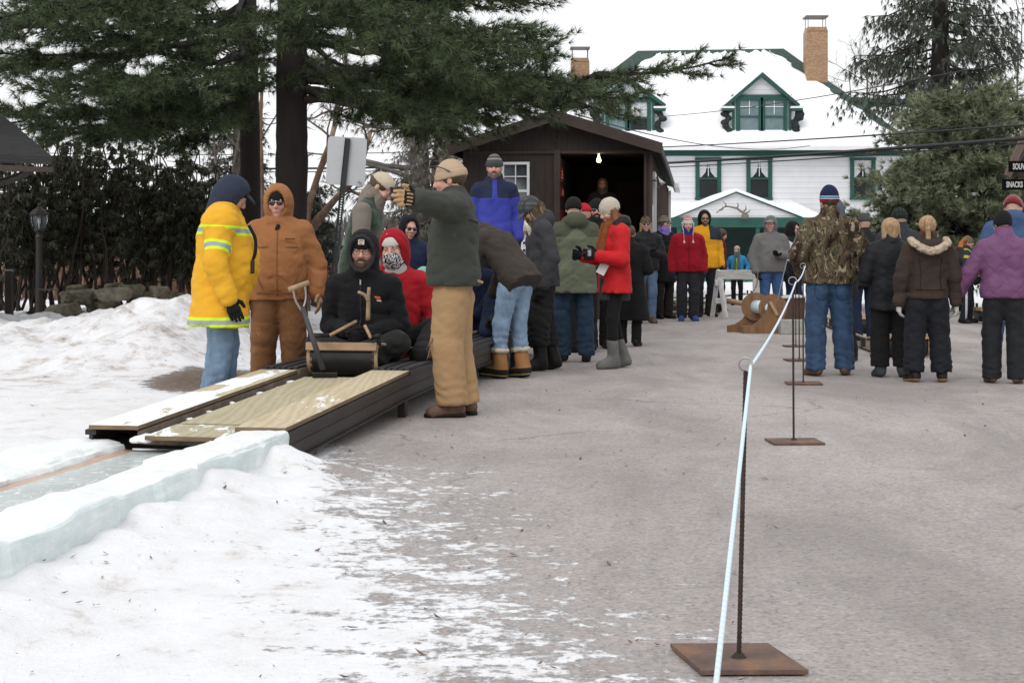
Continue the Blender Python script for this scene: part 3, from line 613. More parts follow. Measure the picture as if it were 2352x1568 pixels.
# ------------------------------------------------------------------ timber and steel track
def plywood(name, tint):
    s = N(name); co = s.coord(); w = s.n('TexWave', Scale=1.0, Distortion=17., Detail=3., **{'Detail Scale': .8}); s.l(s.coord((5.5, .8, 1)), w.inputs[0]); f = s.noise(s.coord((30, 1.5, 1)), 6, 4)
    c = s.ramp(w.outputs['Fac'], [(.0, (.42, .355, .24)), (.25, (.475, .41, .29)), (.7, (.50, .44, .32)), (1, (.53, .475, .35))]); c = s.mix(.3, c, s.ramp(f, [(.3, (.30, .23, .12)), (.7, (.52, .46, .32))]))
    sn_ = s.noise(s.coord((3, 1.1, 1)), 2.4, 7, .7, .5); amt = s.attr(); k = s.math('ADD', sn_, amt); c = s.mix(1., c, tint, 'MULTIPLY'); c = s.mix(s.ramp(k, [(.62, (0, 0, 0)), (.66, (1, 1, 1))]), c, (.80, .86, .88)); s.base(c); s.set(Roughness=.75); s.bump(f, .15, .004); return s.m
PLY = plywood('plywood', (1.05, 1.02, .98)); PLY2 = plywood('weathered_plywood', (.84, .86, .82))
STEEL = mat('black_steel', (.026, .021, .019), .5, .35, 2.5, .3, 30, metal=.2, spec=.5); EDGE = mat('ply_edge', (.17, .12, .07), .8, .3, 8, .2, 80, stretch=(1, 1, 9))
RUB = mat('ribbed_black_track', (.03, .03, .032), .55, .3, 5, .3, 50); BED = mat('dirty_bed_wood', (.16, .125, .10), .85, .45, 4, .3, 30, stretch=(4, 1, 1))
def board(label, u0, u1, s0, s1, dz, sm, pm):
    b = thing('plywood_board', label, 'plywood board', T((u0+u1)/2, s0, dz)); o = T((u0+u1)/2, s0, dz); n = 26; us = np.linspace(u0, u1, 9); ss = np.linspace(s0, s1, n)
    Vt = A([T(u, q, dz) for q in ss for u in us])-o; F = [(i*9+j, i*9+j+1, (i+1)*9+j+1, (i+1)*9+j) for i in range(n-1) for j in range(8)]
    zo = [sm(u, (q-s0)/(s1-s0)) for q in ss for u in us]; obj('top_face', Vt, A(F), pm, b, zone=zo)
    mb = MB(); t = A([0, 0, -.0005]); t2 = A([0, 0, -.022]); c = [T(u0, s0, dz)-o, T(u1, s0, dz)-o, T(u1, s1, dz)-o, T(u0, s1, dz)-o]; mb.hexa([x+t2 for x in c]+[x+t for x in c]); mb.build('core', EDGE, b); return b
board('plywood board half covered in snow, along the far edge of the track', -1.06, -.79, -.02, 2.72, .0, lambda u, t: .24-.35*max(0, t-.7)-.30*(u > -.84)*(t > .45)-.3*(abs(t-.60) < .07)*(u < -.95)-.3*(t > .8)*(u < -.97), PLY)
board('bare plywood board on the near track edge with a few snow crumbs', -.27, .0, .0, 2.76, .0, lambda u, t: .005+.09*math.exp(-((t-.28)/.12)**2)-.04*(t > .6), PLY)
board('wide plywood board in the middle of the slide start', -.70, -.29, .32, 2.6, -.034, lambda u, t: -.03, PLY2)
board('short plywood offcut at the foot of the middle board', -.71, -.30, -.12, .31, -.036, lambda u, t: .10, PLY2)
tr = thing('toboggan_track', 'long black steel toboggan launch track on legs beside the crowd', 'launch track', tuple(T(-.5, 0))[:2]+(0,)); TO = A(tr.location)
def seg(mb, u0, u1, z0, z1, sa, sb):
    def c(s_): return [T(u0, s_, z0)-TO, T(u1, s_, z0)-TO, T(u1, s_, z1)-TO, T(u0, s_, z1)-TO]
    a, b = c(sa), c(sb); mb.hexa([a[0], a[1], b[1], b[0], a[3], a[2], b[2], b[3]])
TE = 9.6
for sa, sb in ((.0, 2.74), (2.745, TE)):
    off = -.024 if sb < 3 else 0
    for u in (0, -1.06):
        sg = 1 if u == 0 else -1; mb = MB(); seg(mb, u-.012*sg-.02, u-.012*sg+.0, -.182, off-.03, sa, sb); seg(mb, u-.03, u+.012*(sg > 0)+.03*(sg < 0)-.0, -.03+off, -.004+off, sa, sb)
        seg(mb, u-.02*(sg > 0), u-.006, -.112, -.106, sa, sb); seg(mb, u-.02*(sg > 0), u+.012*sg if sg > 0 else u+.02, -.19, -.183, sa, sb); mb.build('side_beam', STEEL, tr)
    mb = MB(); seg(mb, -.80, -.785, -.09, -.03 if off else .0, sa, sb); seg(mb, -.272, -.262, -.09, -.03 if off else .0, sa, sb); seg(mb, -.785, -.272, -.10, -.075, sa, sb); mb.build('bed', BED, tr)
for u0, u1 in ((-1.06, -.80), (-.26, .0)):
    mb = MB(); n = 6
    for i in range(n): a = u0+(u1-u0)*i/n; seg(mb, a+.004, a+(u1-u0)/n-.008, -.01, .012+.004*(i % 2), 2.765, TE)
    seg(mb, u0, u1, -.02, -.0095, 2.765, TE); mb.build('ribbed_rail', RUB, tr)
for s_ in (.35, 2.72, 5.1, 7.4, 9.4):
    for u in (-.04, -1.02): q = T(u, s_); mb = MB(); mb.box(A([q[0], q[1], (q[2]-.1)/2-.01])-TO, (.055, .07, q[2]-.1+.02), Rz(-9.4), .006); mb.build('leg', STEEL, tr)
for s_ in np.arange(.3, TE, .75): mb = MB(); seg(mb, -1.04, -.03, -.17, -.12, s_, s_+.05); mb.build('cross_member', STEEL, tr)
rs = RS(9); SNOWM = mat('snow', (.86, .87, .9), .8, .04, 6, .5, 30)
f = Field()
for i in range(9): q = T(rs.uniform(-.775, -.715), rs.uniform(.1, 2.6), -.06); f.ell(q, A([.022, .045, .010])*rs.uniform(.5, 1.4), Rz(rs.rand()*90), .02)
for i in range(10): q = T(rs.uniform(-.8, -.72), rs.uniform(-.06, .1), -.07); f.ell(q, A([.025, .03, .010])*rs.uniform(.5, 1.3), None, .02)
V, F = f.build(.007, folds(4, .006, (60, 60, 60))); tag(obj('snow_crumbs', V, F, SNOWM, None, True), 'crumbs of snow dropped in the gap between the boards', 'snow', kind='stuff')
# ------------------------------------------------------------------ dark brown warming hut
s = N('brown_boards'); co = s.coord(); w = s.n('TexWave', Scale=1.6, bands_direction='X', wave_profile='SAW'); s.l(co, w.inputs[0]); f = s.noise(s.coord((6, 6, 1)), 4, 5)
gr = s.ramp(w.outputs['Fac'], [(.0, (.15,)*3), (.05, (1, 1, 1))]); s.base(s.mix(1., s.ramp(f, [(.3, (.018, .012, .010)), (.7, (.035, .023, .019))]), gr, 'MULTIPLY')); s.set(Roughness=.75); s.bump(gr, .5, .01); BROWN = s.m
s = N('brown_boards_side'); w = s.n('TexWave', Scale=1.6, bands_direction='Y', wave_profile='SAW'); s.l(s.coord(), w.inputs[0]); f = s.noise(s.coord((6, 6, 1)), 4, 5); gr = s.ramp(w.outputs['Fac'], [(.0, (.15,)*3), (.05, (1, 1, 1))]); s.base(s.mix(1., s.ramp(f, [(.3, (.04, .027, .022)), (.7, (.075, .05, .042))]), gr, 'MULTIPLY')); s.bump(gr, .5, .01); s.set(Roughness=1.); s.b.inputs['Specular IOR Level'].default_value = .05; BROWN2 = s.m
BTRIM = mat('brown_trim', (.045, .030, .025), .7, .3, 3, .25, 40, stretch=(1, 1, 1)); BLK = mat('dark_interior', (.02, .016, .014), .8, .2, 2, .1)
WHITE = mat('white_paint', (.72, .73, .74), .5, .05, 2, .08, 60); GREEN = mat('green_paint', (.012, .075, .058), .5, .15, 3, .1, 40); SHING = mat('green_shingle', (.042, .072, .060), .85, .4, 9, .6, 30)
s = N('window_glass'); s.set(Roughness=.06); s.base(s.ramp(s.noise(s.coord(), 1.5, 4, .6, 1), [(.35, (.03, .04, .045)), (.65, (.16, .19, .2))])); s.b.inputs['Specular IOR Level'].default_value = .8; GLASS = s.m
hut = thing('brown_hut', 'dark brown gabled wooden hut with an open front and bare light bulb', 'hut', tuple(P(1277, 590, 27)[:2])+(0,), -7.)
HW, HD, AP, EV = 1.67, 16.0, 3.62, 3.03
def hx(px): return (px-1277)/129.6
def hz(py): return CAM_H+(HOR-py)/129.6
def roof_z(x): return AP-(AP-EV)*abs(x)/1.85
mb = MB(); ox0, ox1, oz = hx(1283), hx(1478), hz(352); FL = .9
mb.prism([(-HW, 0, 0), (ox0, 0, 0), (ox0, 0, roof_z(ox0)-.05), (0, 0, roof_z(0)-.05), (-HW, 0, roof_z(HW)-.05)], (0, .1, 0))
mb.prism([(ox0, 0, oz), (ox1, 0, oz), (ox1, 0, roof_z(ox1)-.05), (ox0, 0, roof_z(ox0)-.05)], (0, .1, 0)); mb.prism([(ox1, 0, 0), (HW, 0, 0), (HW, 0, roof_z(HW)-.05), (ox1, 0, roof_z(ox1)-.05)], (0, .1, 0))
mb.prism([(ox0, 0, 0), (ox1, 0, 0), (ox1, 0, FL-.01), (ox0, 0, FL-.01)], (0, .1, 0)); mb.build('front_wall', BROWN, hut)
mb = MB(); mb.box((HW-.05, HD/2+.05, EV/2-.02), (.1, HD-.1, EV-.04)); mb.build('side_wall', BROWN2, hut); mb = MB(); mb.box((-HW+.05, HD/2+.05, EV/2-.02), (.1, HD-.1, EV-.04)); mb.build('side_wall', BROWN2, hut)
mb = MB(); mb.prism([(-HW, HD, 0), (HW, HD, 0), (HW, HD, roof_z(HW)-.06), (0, HD, AP-.06), (-HW, HD, roof_z(HW)-.06)], (0, .1, 0)); mb.build('rear_wall', BROWN, hut)
mb = MB(); mb.box(((ox0+ox1)/2, 2.2, FL-.06), (ox1-ox0+.3, 4.2, .1)); mb.build('floor_deck', BTRIM, hut)
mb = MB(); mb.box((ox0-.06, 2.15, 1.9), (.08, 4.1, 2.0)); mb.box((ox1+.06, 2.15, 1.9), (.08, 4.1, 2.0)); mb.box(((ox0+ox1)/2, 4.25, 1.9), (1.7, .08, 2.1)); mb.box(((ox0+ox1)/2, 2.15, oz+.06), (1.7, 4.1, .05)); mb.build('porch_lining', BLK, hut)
mb = MB(); mb.box((hx(1420), 4.18, 1.75), (.6, .05, 1.7)); mb.build('inner_door', BTRIM, hut)
for sx in (-1, 1):
    mb = MB(); e = 1.87*sx; mb.prism([(0, -.32, AP), (e, -.32, EV+.0), (e, -.32, EV+.05), (0, -.32, AP+.05)][::sx], (0, HD+.7, 0)); mb.build('roof', SHING, hut)
    mb = MB(); mb.prism([(0, -.36, AP-.15), (e, -.36, EV-.14), (e*1.012, -.36, EV+.045), (0, -.36, AP+.055)][::sx], (0, .035, 0)); mb.build('fascia', BTRIM, hut)
    mb = MB(); mb.box((e*.99, HD/2, EV-.045), (.04, HD+.6, .13)); mb.build('fascia', BTRIM, hut)
for x in (hx(1280), hx(1486), HW-.02): mb = MB(); mb.box((x, -.02, 1.5), (.10, .09, 2.98 if x < 1.6 else 2.9)); mb.build('corner_post', BTRIM, hut)
mb = MB(); mb.box((0, -.015, hz(350)), (3.3, .04, .05)); mb.build('girt', BTRIM, hut)
mb = MB(); mb.box((HW+.0, HD+.0, 1.5), (.13, .13, 2.9)); mb.build('corner_board', WHITE, hut); mb = MB(); mb.box((1.93, HD-1.2, EV-.06), (.12, 3.2, .12)); mb.build('gutter', WHITE, hut)
def sash(parent, x, y, z0, z1, w, cols, rows, frame=WHITE, pane=GLASS, t=.05, mid=True, R=None, name='window', th=.06, curtain=None, base=None):
    mb = MB(); rr = lambda p: p
    for sx in (-1, 1): mb.box((x+sx*(w/2-t/2), y, (z0+z1)/2), (t, th, z1-z0))
    for z in (z0+t/2, z1-t/2): mb.box((x, y, z), (w-2*t, th, t))
    if mid: mb.box((x, y+.004, (z0+z1)/2), (w-2*t, th*.8, t))
    wz0 = (z0+z1)/2 if mid else z0
    for i in range(1, cols): mb.box((x-w/2+w*i/cols, y+.006, (wz0+z1)/2), (t*.4, th*.5, z1-wz0-2*t))
    for i in range(1, rows): mb.box((x, y+.008, wz0+(z1-wz0)*i/rows), (w-2*t, th*.5, t*.4))
    o = mb.build(name, frame, parent); mb = MB(); mb.box((x, y+th*.45, (z0+z1)/2), (w-2*t+.01, .01, z1-z0-2*t+.01)); mb.build('pane', pane, o); return o
sash(hut, hx(1184), -.03, hz(505), hz(372), .50, 2, 2, t=.045)
mb = MB(); mb.box((HW+.02, 1.3, 2.05), (.05, .14, 1.2)); mb.box((HW+.02, 2.2, 2.05), (.05, .14, 1.2)); mb.box((HW+.02, 1.75, 2.62), (.05, .9, .1)); mb.build('side_window', WHITE, hut)
mb = MB(); mb.box((HW+.0, 1.75, 2.0), (.02, .76, 1.1)); mb.build('side_pane', GLASS, hut)
mb = MB(); mb.box((HW+.02, .35, 1.75), (.03, .35, .55)); mb.build('notice_sheet', WHITE, hut)
fl = MB(); fl.lathe([(.02, -.16), (.03, -.1), (.085, .02), (.075, .02), (.02, -.08)], 14, (HW+.16, 1.1, hz(418)), Rx(0)@Ry(150)); fl.tube([(HW, 1.1, hz(408)), (HW+.14, 1.1, hz(412))], .015, 6); fl.build('flood_lamp', mat('lamp_steel', (.5, .5, .5), .25, .1, metal=.8), hut, True)
RED = mat('red_sign', (.16, .012, .012), .5, .2)
for y0, y1, x in ((2.45, 2.72, .6), (2.18, 2.36, .75), (1.35, 1.95, .7)): mb = MB(); mb.box((ox0-.005, x, (y0+y1)/2), (.03, .45, y1-y0)); o = mb.build('red_sign', RED, hut); mb = MB(); [mb.box((ox0+.013, x, y0+(y1-y0)*(.3+.2*i)), (.006, .3-.06*i, .025)) for i in range(3)]; mb.build('sign_text_bar', mat('sign_white', (.5, .42, .4), .6, .1), o)
mb = MB(); mb.tube(smooth_path([(-.03, -.05, hz(290)), (-.06, -.07, hz(312)), (.02, -.07, hz(325)), (.08, -.06, hz(312)), (.09, -.05, hz(300))]), .008, 6); mb.build('wire_loop', BTRIM, hut)
# lit bulb
hb = hut.matrix_basis
bx, by, bz = hx(1371), .5, hz(362)
Mh = Matrix.Rotation(math.radians(-7), 3, 'Z'); bp = Vector(hut.location)+Mh@Vector((bx, by, bz))
bulb = thing('light_bulb', 'bare glowing light bulb hanging in the hut opening', 'light bulb', tuple(bp))
s = N('bulb_glow'); s.b.inputs['Emission Color'].default_value = (1, .72, .34, 1); s.b.inputs['Emission Strength'].default_value = 9; s.base((1, .85, .6)); BULB = s.m
mb = MB(); mb.lathe([(.001, -.065), (.028, -.058), (.042, -.03), (.036, .0), (.018, .035)], 14); mb.build('glass', BULB, bulb, True); mb = MB(); mb.lathe([(.02, .036), (.024, .05), (.022, .1), (.004, .105)], 12); mb.tube([(0, 0, .1), (0, 0, oz-bz+.02)], .006, 6); mb.build('socket', WHITE, bulb)
pl = bpy.data.lights.new('bulb_light', 'POINT'); pl.energy = 9; pl.color = (1, .7, .4); pl.shadow_soft_size = .04; po_ = bpy.data.objects.new('bulb_light', pl); C.objects.link(po_); po_.parent = bulb; po_.location = (0, -.09, -.06)

# ------------------------------------------------------------------ white house with snow on a green roof
house = thing('white_house', 'large white clapboard house with green trim and snowy hipped roof', 'house', (8.5, 70, 0)); HO = A([8.5, 70, 0.])
def HP(px, py, d=70.): return P(px, py, d)-HO
s = N('clapboard'); co = s.coord(); w = s.n('TexWave', Scale=1.25, bands_direction='Z', wave_profile='SAW'); s.l(co, w.inputs[0]); g_ = s.ramp(w.outputs['Fac'], [(0, (.50, .52, .56)), (.10, (1, 1, 1)), (1, (.93, .93, .94))]); s.base(s.mix(1., s.ramp(s.noise(co, 1.5, 5), [(.3, (.66, .67, .69)), (.7, (.74, .74, .75))]), g_, 'MULTIPLY')); s.set(Roughness=.55); CLAP = s.m
wl, wr_, ez = HP(1190, 590)[0], HP(2095, 590)[0], HP(0, 345)[2]
mb = MB(); mb.box(((wl+wr_)/2, 5, ez/2), (wr_-wl, 10, ez)); mb.build('wall', CLAP, house)
mb = MB(); mb.box(((wl+wr_)/2, -.05, HP(0, 353)[2]), (wr_-wl+.2, .12, .22)); mb.build('frieze', GREEN, house); mb = MB(); mb.box(((wl+wr_)/2, -.72, HP(0, 341, 69.3)[2]), (wr_-wl+1.3, .14, .16)); mb.build('eave_gutter', WHITE, house)
mb = MB(); mb.box(((wl+wr_)/2, -.33, HP(0, 347)[2]+.02), (wr_-wl+1.1, .65, .06)); mb.build('soffit', GREEN, house)
R0, R1 = HP(1465, 117, 76), HP(1800, 112, 76); E0, E1 = HP(1172, 338, 69.25), HP(2115, 338, 69.25); B0, B1 = E0+A([0, 13.5, 0]), E1+A([0, 13.5, 0])
mb = MB(); th = A([0, 0, -.18])
mb.add([E0, E1, R1, R0, B0, B1], [(0, 1, 2, 3), (1, 5, 2), (5, 4, 3, 2), (4, 0, 3), (0, 4, 5, 1)]); mb.build('roof', SHING, house)
# snow sheet on the front slope: ragged towards ridge and hips
nrm = unit(np.cross(E1-E0, R0-E0)); nrm = nrm if nrm[2] > 0 else -nrm
def slab_snow(parent, fn, nu=90, nv=40, lift=.06, name='roof_snow'):
    V = []; F = []; idx = {}
    for j in range(nv+1):
        for i in range(nu+1): V.append(fn(i/nu, j/nv))
    V = A(V); keep = lambda i, j: True
    for j in range(nv):
        for i in range(nu): F.append((j*(nu+1)+i, j*(nu+1)+i+1, (j+1)*(nu+1)+i+1, (j+1)*(nu+1)+i))
    top = V+nrm*lift*(.7+.5*fbm(V[:, 0]*1.3, V[:, 2]*1.3, 3, 2))[:, None]; n = len(V); rim = [i for i in range(nu+1)]+[(j)*(nu+1)+nu for j in range(1, nv+1)]+[nv*(nu+1)+i for i in range(nu-1, -1, -1)]+[j*(nu+1) for j in range(nv-1, 0, -1)]
    Fs = F+[(rim[k], rim[k-1], n+k-1, n+k) if k else (rim[0], rim[-1], n+len(rim)-1, n) for k in range(len(rim))]
    return obj(name, np.vstack([top, V[rim]-nrm*.01]), Fs, SNOWM, parent, True)
def front_snow(a, b):
    tb = b*(.93+.045*vnoise(A([a*42]), A([3.]), 2)[0]+.02*vnoise(A([a*150]), A([1.]), 5)[0]); L, Rr = E0+(R0-E0)*tb, E1+(R1-E1)*tb; w = np.linalg.norm(Rr-L); jag = .3*vnoise(A([b*38]), A([7.]), 3)[0]+.15*vnoise(A([b*15]), A([2.]), 4)[0]
    m0, m1 = (.2+.75*b+jag)/w, (.12+.5*b+jag)/w; return L+(Rr-L)*(m0+(1-m0-m1)*a)
slab_snow(house, front_snow)
# wing roof at the right
Wa, Wb = HP(1925, 222, 75), HP(2250, 234, 75); mb = MB(); e2 = HP(2260, 345, 70); e1 = HP(1980, 330, 70)
mb.add([Wa, Wb, e2, e1, Wa+A([0, 5, -3]), Wb+A([0, 5, -3])], [(3, 2, 1, 0), (0, 1, 5, 4)]); mb.build('wing_roof', SHING, house); slab_snow(house, lambda a, b: (e1+(e2-e1)*a)*(1-b*(.74+.1*vnoise(A([a*30]), A([5.]), 3)[0]))+(Wa+(Wb-Wa)*a)*(b*(.74+.1*vnoise(A([a*30]), A([5.]), 3)[0])), 40, 20); mb = MB(); mb.box((HP(2180, 0)[0], 5, 3), (3.5, 8, 6)); mb.build('wing_wall', CLAP, house)
s = N('curtain'); s.base(s.ramp(s.noise(s.coord((8, 1, 1)), 3, 3), [(.3, (.42, .43, .45)), (.7, (.62, .62, .63))])); CURT = s.m
DK = mat('dark_room', (.012, .016, .017), .3, .2, 1, 0, spec=.3)
def house_window(cx, x0, x1, y0, y1, d, lace=True, frame_w=.13, parent=house, yoff=-.06):
    q0, q1 = HP(x0, y1, d), HP(x1, y0, d); x, w, z0, z1 = (q0[0]+q1[0])/2, q1[0]-q0[0], q0[2], q1[2]; y = q0[1]+yoff
    mb = MB()
    for sx in (-1, 1): mb.box((x+sx*(w/2-frame_w/2), y, (z0+z1)/2), (frame_w, .1, z1-z0))
    for z in (z0+.05, z1-.06): mb.box((x, y-.01, z), (w+.04, .12, .11))
    o = mb.build('window', GREEN, parent); iw = w-2*frame_w; zm = (z0+z1)/2
    mb = MB(); mb.box((x, y, zm), (iw, .07, .07)); mb.box((x-iw/2+.03, y-.0, (z0+z1)/2), (.05, .06, z1-z0-.24)); mb.box((x+iw/2-.03, y, (z0+z1)/2), (.05, .06, z1-z0-.24)); mb.build('sash', GREEN, o)
    mb = MB(); mb.box((x, y-.005, (zm+z1)/2), (.03, .04, z1-zm-.2)); mb.box((x, y-.002, (zm+z1)/2+.02), (iw-.1, .04, .03)); mb.build('glazing_bar', WHITE, o)
    mb = MB(); mb.box((x, y+.035, (z0+z1)/2), (iw, .01, z1-z0-.12)); mb.build('pane', DK, o)
    if lace:
        mb = MB(); a = iw/2-.03
        for sx in (-1, 1): mb.prism([(x+sx*a, y+.024, z1-.13), (x+sx*.0, y+.024, z1-.13), (x+sx*a*.28, y+.024, zm+.30), (x+sx*a*.7, y+.024, zm+.08), (x+sx*a, y+.024, zm+.04)][::sx], (0, .004, 0))
        mb.build('curtain', CURT, o)
    else:
        mb = MB(); mb.box((x, y+.026, zm+(z1-zm)*(.5 if lace is None else 0)+0), (iw-.06, .004, (z1-z0)*(.42 if lace is None else .86))); mb.build('curtain', CURT if lace is None else mat('gauze', (.14, .2, .21), .3, .2, 4, 0), o)
    return o
for a, b in ((1597, 1656), (1714, 1773), (1952, 2010)): house_window(0, a, b, 362, 459, 70)
def dormer(cx, ax, ay, x0, x1, yt, yb, left=False):
    d = 70.3; f0, f1 = HP(x0, yb, d), HP(x1, yt, d); ap = HP(ax, ay, d); y = f0[1]; mb = MB(); dep = 5.0; hw = (f1[0]-f0[0])/2+.16; x = (f0[0]+f1[0])/2; zt_, zb = f1[2], f0[2]
    mb.box((x, y+dep/2, (zt_+zb)/2), (2*hw, dep, zt_-zb)); mb.prism([(x-hw, y, zt_), (x+hw, y, zt_), (x, y, ap[2]-.18)], (0, dep, 0)); o = mb.build('dormer', CLAP, house)
    ov = 1.74; ez_ = HP(0, 245, d)[2]
    for sx in (-1, 1):
        mb = MB(); e = (x+sx*ov, y-.3, ez_); mb.prism([(x, y-.3, ap[2]-.2), (e[0]-sx*.08, e[1], e[2]-.05), (e[0], e[1], e[2]+.06), (x, y-.3, ap[2])][::sx], (0, dep+.3, 0)); mb.build('dormer_roof', GREEN, o)
        mb = MB(); e2_ = (e[0], y-.33, e[2]+.064); mb.prism([(x, y-.34, ap[2]+.004), e2_, (e2_[0]+sx*.02, e2_[1], e2_[2]+.055), (x, y-.34, ap[2]+.06)][::sx], (0, dep+.3, 0)); mb.build('dormer_snow', SNOWM, o)
        mb = MB(); mb.box((x+sx*(hw-.04), y-.04, (zt_+zb)/2), (.12, .1, zt_-zb)); mb.build('dormer_corner', GREEN, o); mb = MB(); mb.box((x+sx*(hw+.26), y-.1, ez_-.06), (.62, .5, .09)); mb.build('cornice', WHITE, o); mb = MB(); mb.box((x+sx*(hw+.24), y-.1, ez_-.16), (.52, .44, .11)); mb.build('cornice_trim', GREEN, o)
        # bare shingles where snow slid off beside the dormer
        g = Field(); rs = RS(int(cx)+sx)
        for i in range(7): g.ell((x+sx*(hw+.12+.30*rs.rand()), y-.02, zb+.05+i*.19), (.20*rs.uniform(.6, 1.2), .2, .12), None, .06)
        V, F = g.build(.05, folds(3, .05, (6, 6, 6))); obj('bare_shingles', V, F, mat('dark_wet_shingle', (.02, .026, .025), .9, .6, 5, .8, 20), o, True)
    mb = MB(); mb.box((x, y-.06, zt_), (2*hw+.1, .12, .16)); mb.build('dormer_beam', GREEN, o)
    m = (x0+x1)/2
    for k, (a, b) in enumerate(((x0, m+2), (m-2, x1))): house_window(0, a, b, yt+3, yb, d, lace=None if (left and k) else False, parent=house, yoff=-.08)
dormer(1750, 1749, 168, 1690, 1808, 222, 312); dormer(1443, 1443, 178, 1390, 1495, 227, 314, True)
s = N('tan_brick'); b = s.n('TexBrick', Scale=4.2); b.inputs['Color1'].default_value = (.36, .21, .11, 1); b.inputs['Color2'].default_value = (.24, .135, .07, 1); b.inputs['Mortar'].default_value = (.28, .22, .16, 1); b.inputs['Mortar Size'].default_value = .012; mp = s.n('Mapping'); mp.inputs['Rotation'].default_value = (math.radians(90), 0, 0); tc = s.n('TexCoord'); s.l(tc.outputs['Object'], mp.inputs[0]); s.l(mp.outputs[0], b.inputs[0]); s.base(b.outputs[0]); BRICK = s.m
for x0, x1, yt, yb, d in ((1849, 1897, 70, 200, 74.0), (1311, 1353, 140, 240, 77)):
    a, b_ = HP(x0, yb, d), HP(x1, yt, d); w = b_[0]-a[0]; x = (a[0]+b_[0])/2; y = a[1]; mb = MB(); mb.box((x, y, (a[2]-1+b_[2])/2+.05), (w, w*.9, b_[2]-a[2]+.7)); mb.prism([(x-w/2, y-.45*w, b_[2]-.02-.12+.02), (x+w/2, y-.45*w, b_[2]-.12), (x+w*.44, y-.45*w, b_[2]+.1), (x-w*.44, y-.45*w, b_[2]+.1)], (0, w*.9, 0)); o = mb.build('chimney', BRICK, house)
    mb = MB(); mb.box((x, y, b_[2]+.62), (w+.06, w*.95, .07)); [mb.box((x+sx*w*.42, y+sy*w*.35, b_[2]+.34), (.03, .03, .5)) for sx in (-1, 1) for sy in (-1, 1)]; mb.build('chimney_cap', mat('cap_steel', (.16, .15, .15), .5, .2, metal=.5), o)
# porch
D_ = 62.; PA, PL, PR = HP(1690, 443, D_), HP(1552, 500, D_), HP(1838, 500, D_)
mb = MB(); mb.prism([PL, PR, PA], (0, .3, 0)); mb.build('porch_gable', CLAP, house)
for a, b_ in ((PL, PA), (PA, PR)):
    v = b_-a; up = A([0, -.12, .13]); ext = v*.03; mb = MB(); q0 = a-(ext if a is PL else 0); q1 = b_+(ext if b_ is PR else 0); f_ = A([0, -.12, 0]); mb.prism([q0+f_, q1+f_, q1+f_+A([0, 0, .05]), q0+f_+A([0, 0, .05])], (0, 8, 0)); mb.build('porch_roof', GREEN, house)
    mb = MB(); mb.prism([q0+f_+A([0, -.06, .054]), q1+f_+A([0, -.06, .054]), q1+f_+A([0, -.06, .20]), q0+f_+A([0, -.06, .17])], (0, 8, 0)); mb.build('porch_snow', SNOWM, house)
px0, px1 = HP(1500, 0, D_)[0], HP(1900, 0, D_)[0]; zt0 = HP(0, 500, D_)[2]
mb = MB(); mb.add([(px0, D_-70+.2, zt0+.02), (px1, D_-70+.2, zt0+.02), (px1, 0, HP(0, 460)[2]), (px0, 0, HP(0, 460)[2]), (px0, D_-70+.2, zt0-.1), (px1, D_-70+.2, zt0-.1), (px1, 0, zt0), (px0, 0, zt0)], [(0, 1, 2, 3), (0, 4, 5, 1), (1, 5, 6, 2), (4, 0, 3, 7)]); mb.build('porch_roof_snow', SNOWM, house)
mb = MB(); mb.box(((px0+px1)/2, D_-70, HP(0, 511, D_)[2]), (px1-px0, .25, .40)); mb.build('porch_beam', GREEN, house)
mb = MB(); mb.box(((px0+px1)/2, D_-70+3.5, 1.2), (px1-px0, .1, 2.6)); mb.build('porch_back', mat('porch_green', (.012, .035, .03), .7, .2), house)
for x in (1560, 1640, 1740, 1840): q = HP(x, 590, D_); mb = MB(); mb.box((q[0], q[1], 1.15), (.16, .16, 2.5)); mb.build('porch_post', GREEN, house)
s = N('lattice'); co = s.coord((1, 1, 1)); w1 = s.n('TexWave', Scale=2.2, bands_direction='DIAGONAL'); s.l(co, w1.inputs[0]); w2 = s.n('TexWave', Scale=2.2, bands_direction='DIAGONAL'); s.l(s.coord((-1, 1, 1)), w2.inputs[0]); s.base(s.mix(s.ramp(s.math('MAXIMUM', w1.outputs['Fac'], w2.outputs['Fac']), [(.5, (0, 0, 0)), (.6, (1, 1, 1))]), (.006, .02, .015), (.02, .12, .08))); LAT = s.m
mb = MB(); mb.box(((px0+px1)/2, D_-70-.2, .12), (px1-px0, .06, .95)); mb.build('porch_lattice', LAT, house)
s = N('antler'); s.base((.17, .14, .12)); ANT = s.m
an = thing('antlers', 'grey antler mounted on the white porch gable', 'antlers', P(1700, 497, 61.6)); ao = A(an.location)
def ap_(px, py): return P(1620/2352*2352, 0, 1)*0+P((1620+px/4.126)*.91875, (480+py/4.126)*.91875, 61.6)-ao
mb = MB(); main = [ap_(1000, 250), ap_(985, 215), ap_(950, 195), ap_(920, 170), ap_(880, 160), ap_(830, 150), ap_(790, 155), ap_(745, 185), ap_(705, 215)]; mb.tube(smooth_path(main, 26), np.linspace(.055, .02, 26), 7)
for a, b_ in (((800, 150), (775, 100)), ((915, 170), (917, 110)), ((985, 210), (1005, 135)), ((1000, 225), (1055, 180)), ((740, 188), (775, 168)), ((745, 185), (765, 150))): q0, q1 = ap_(*a), ap_(*b_); mb.tube(smooth_path([q0, (q0+q1)/2+A([.05, -.05, 0]), q1], 8), np.linspace(.04, .01, 8), 6)
mb.build('horn', ANT, an, True); mb = MB(); mb.box(ap_(1000, 250), (.3, .12, .2), None, .05); mb.build('skull_plate', ANT, an)
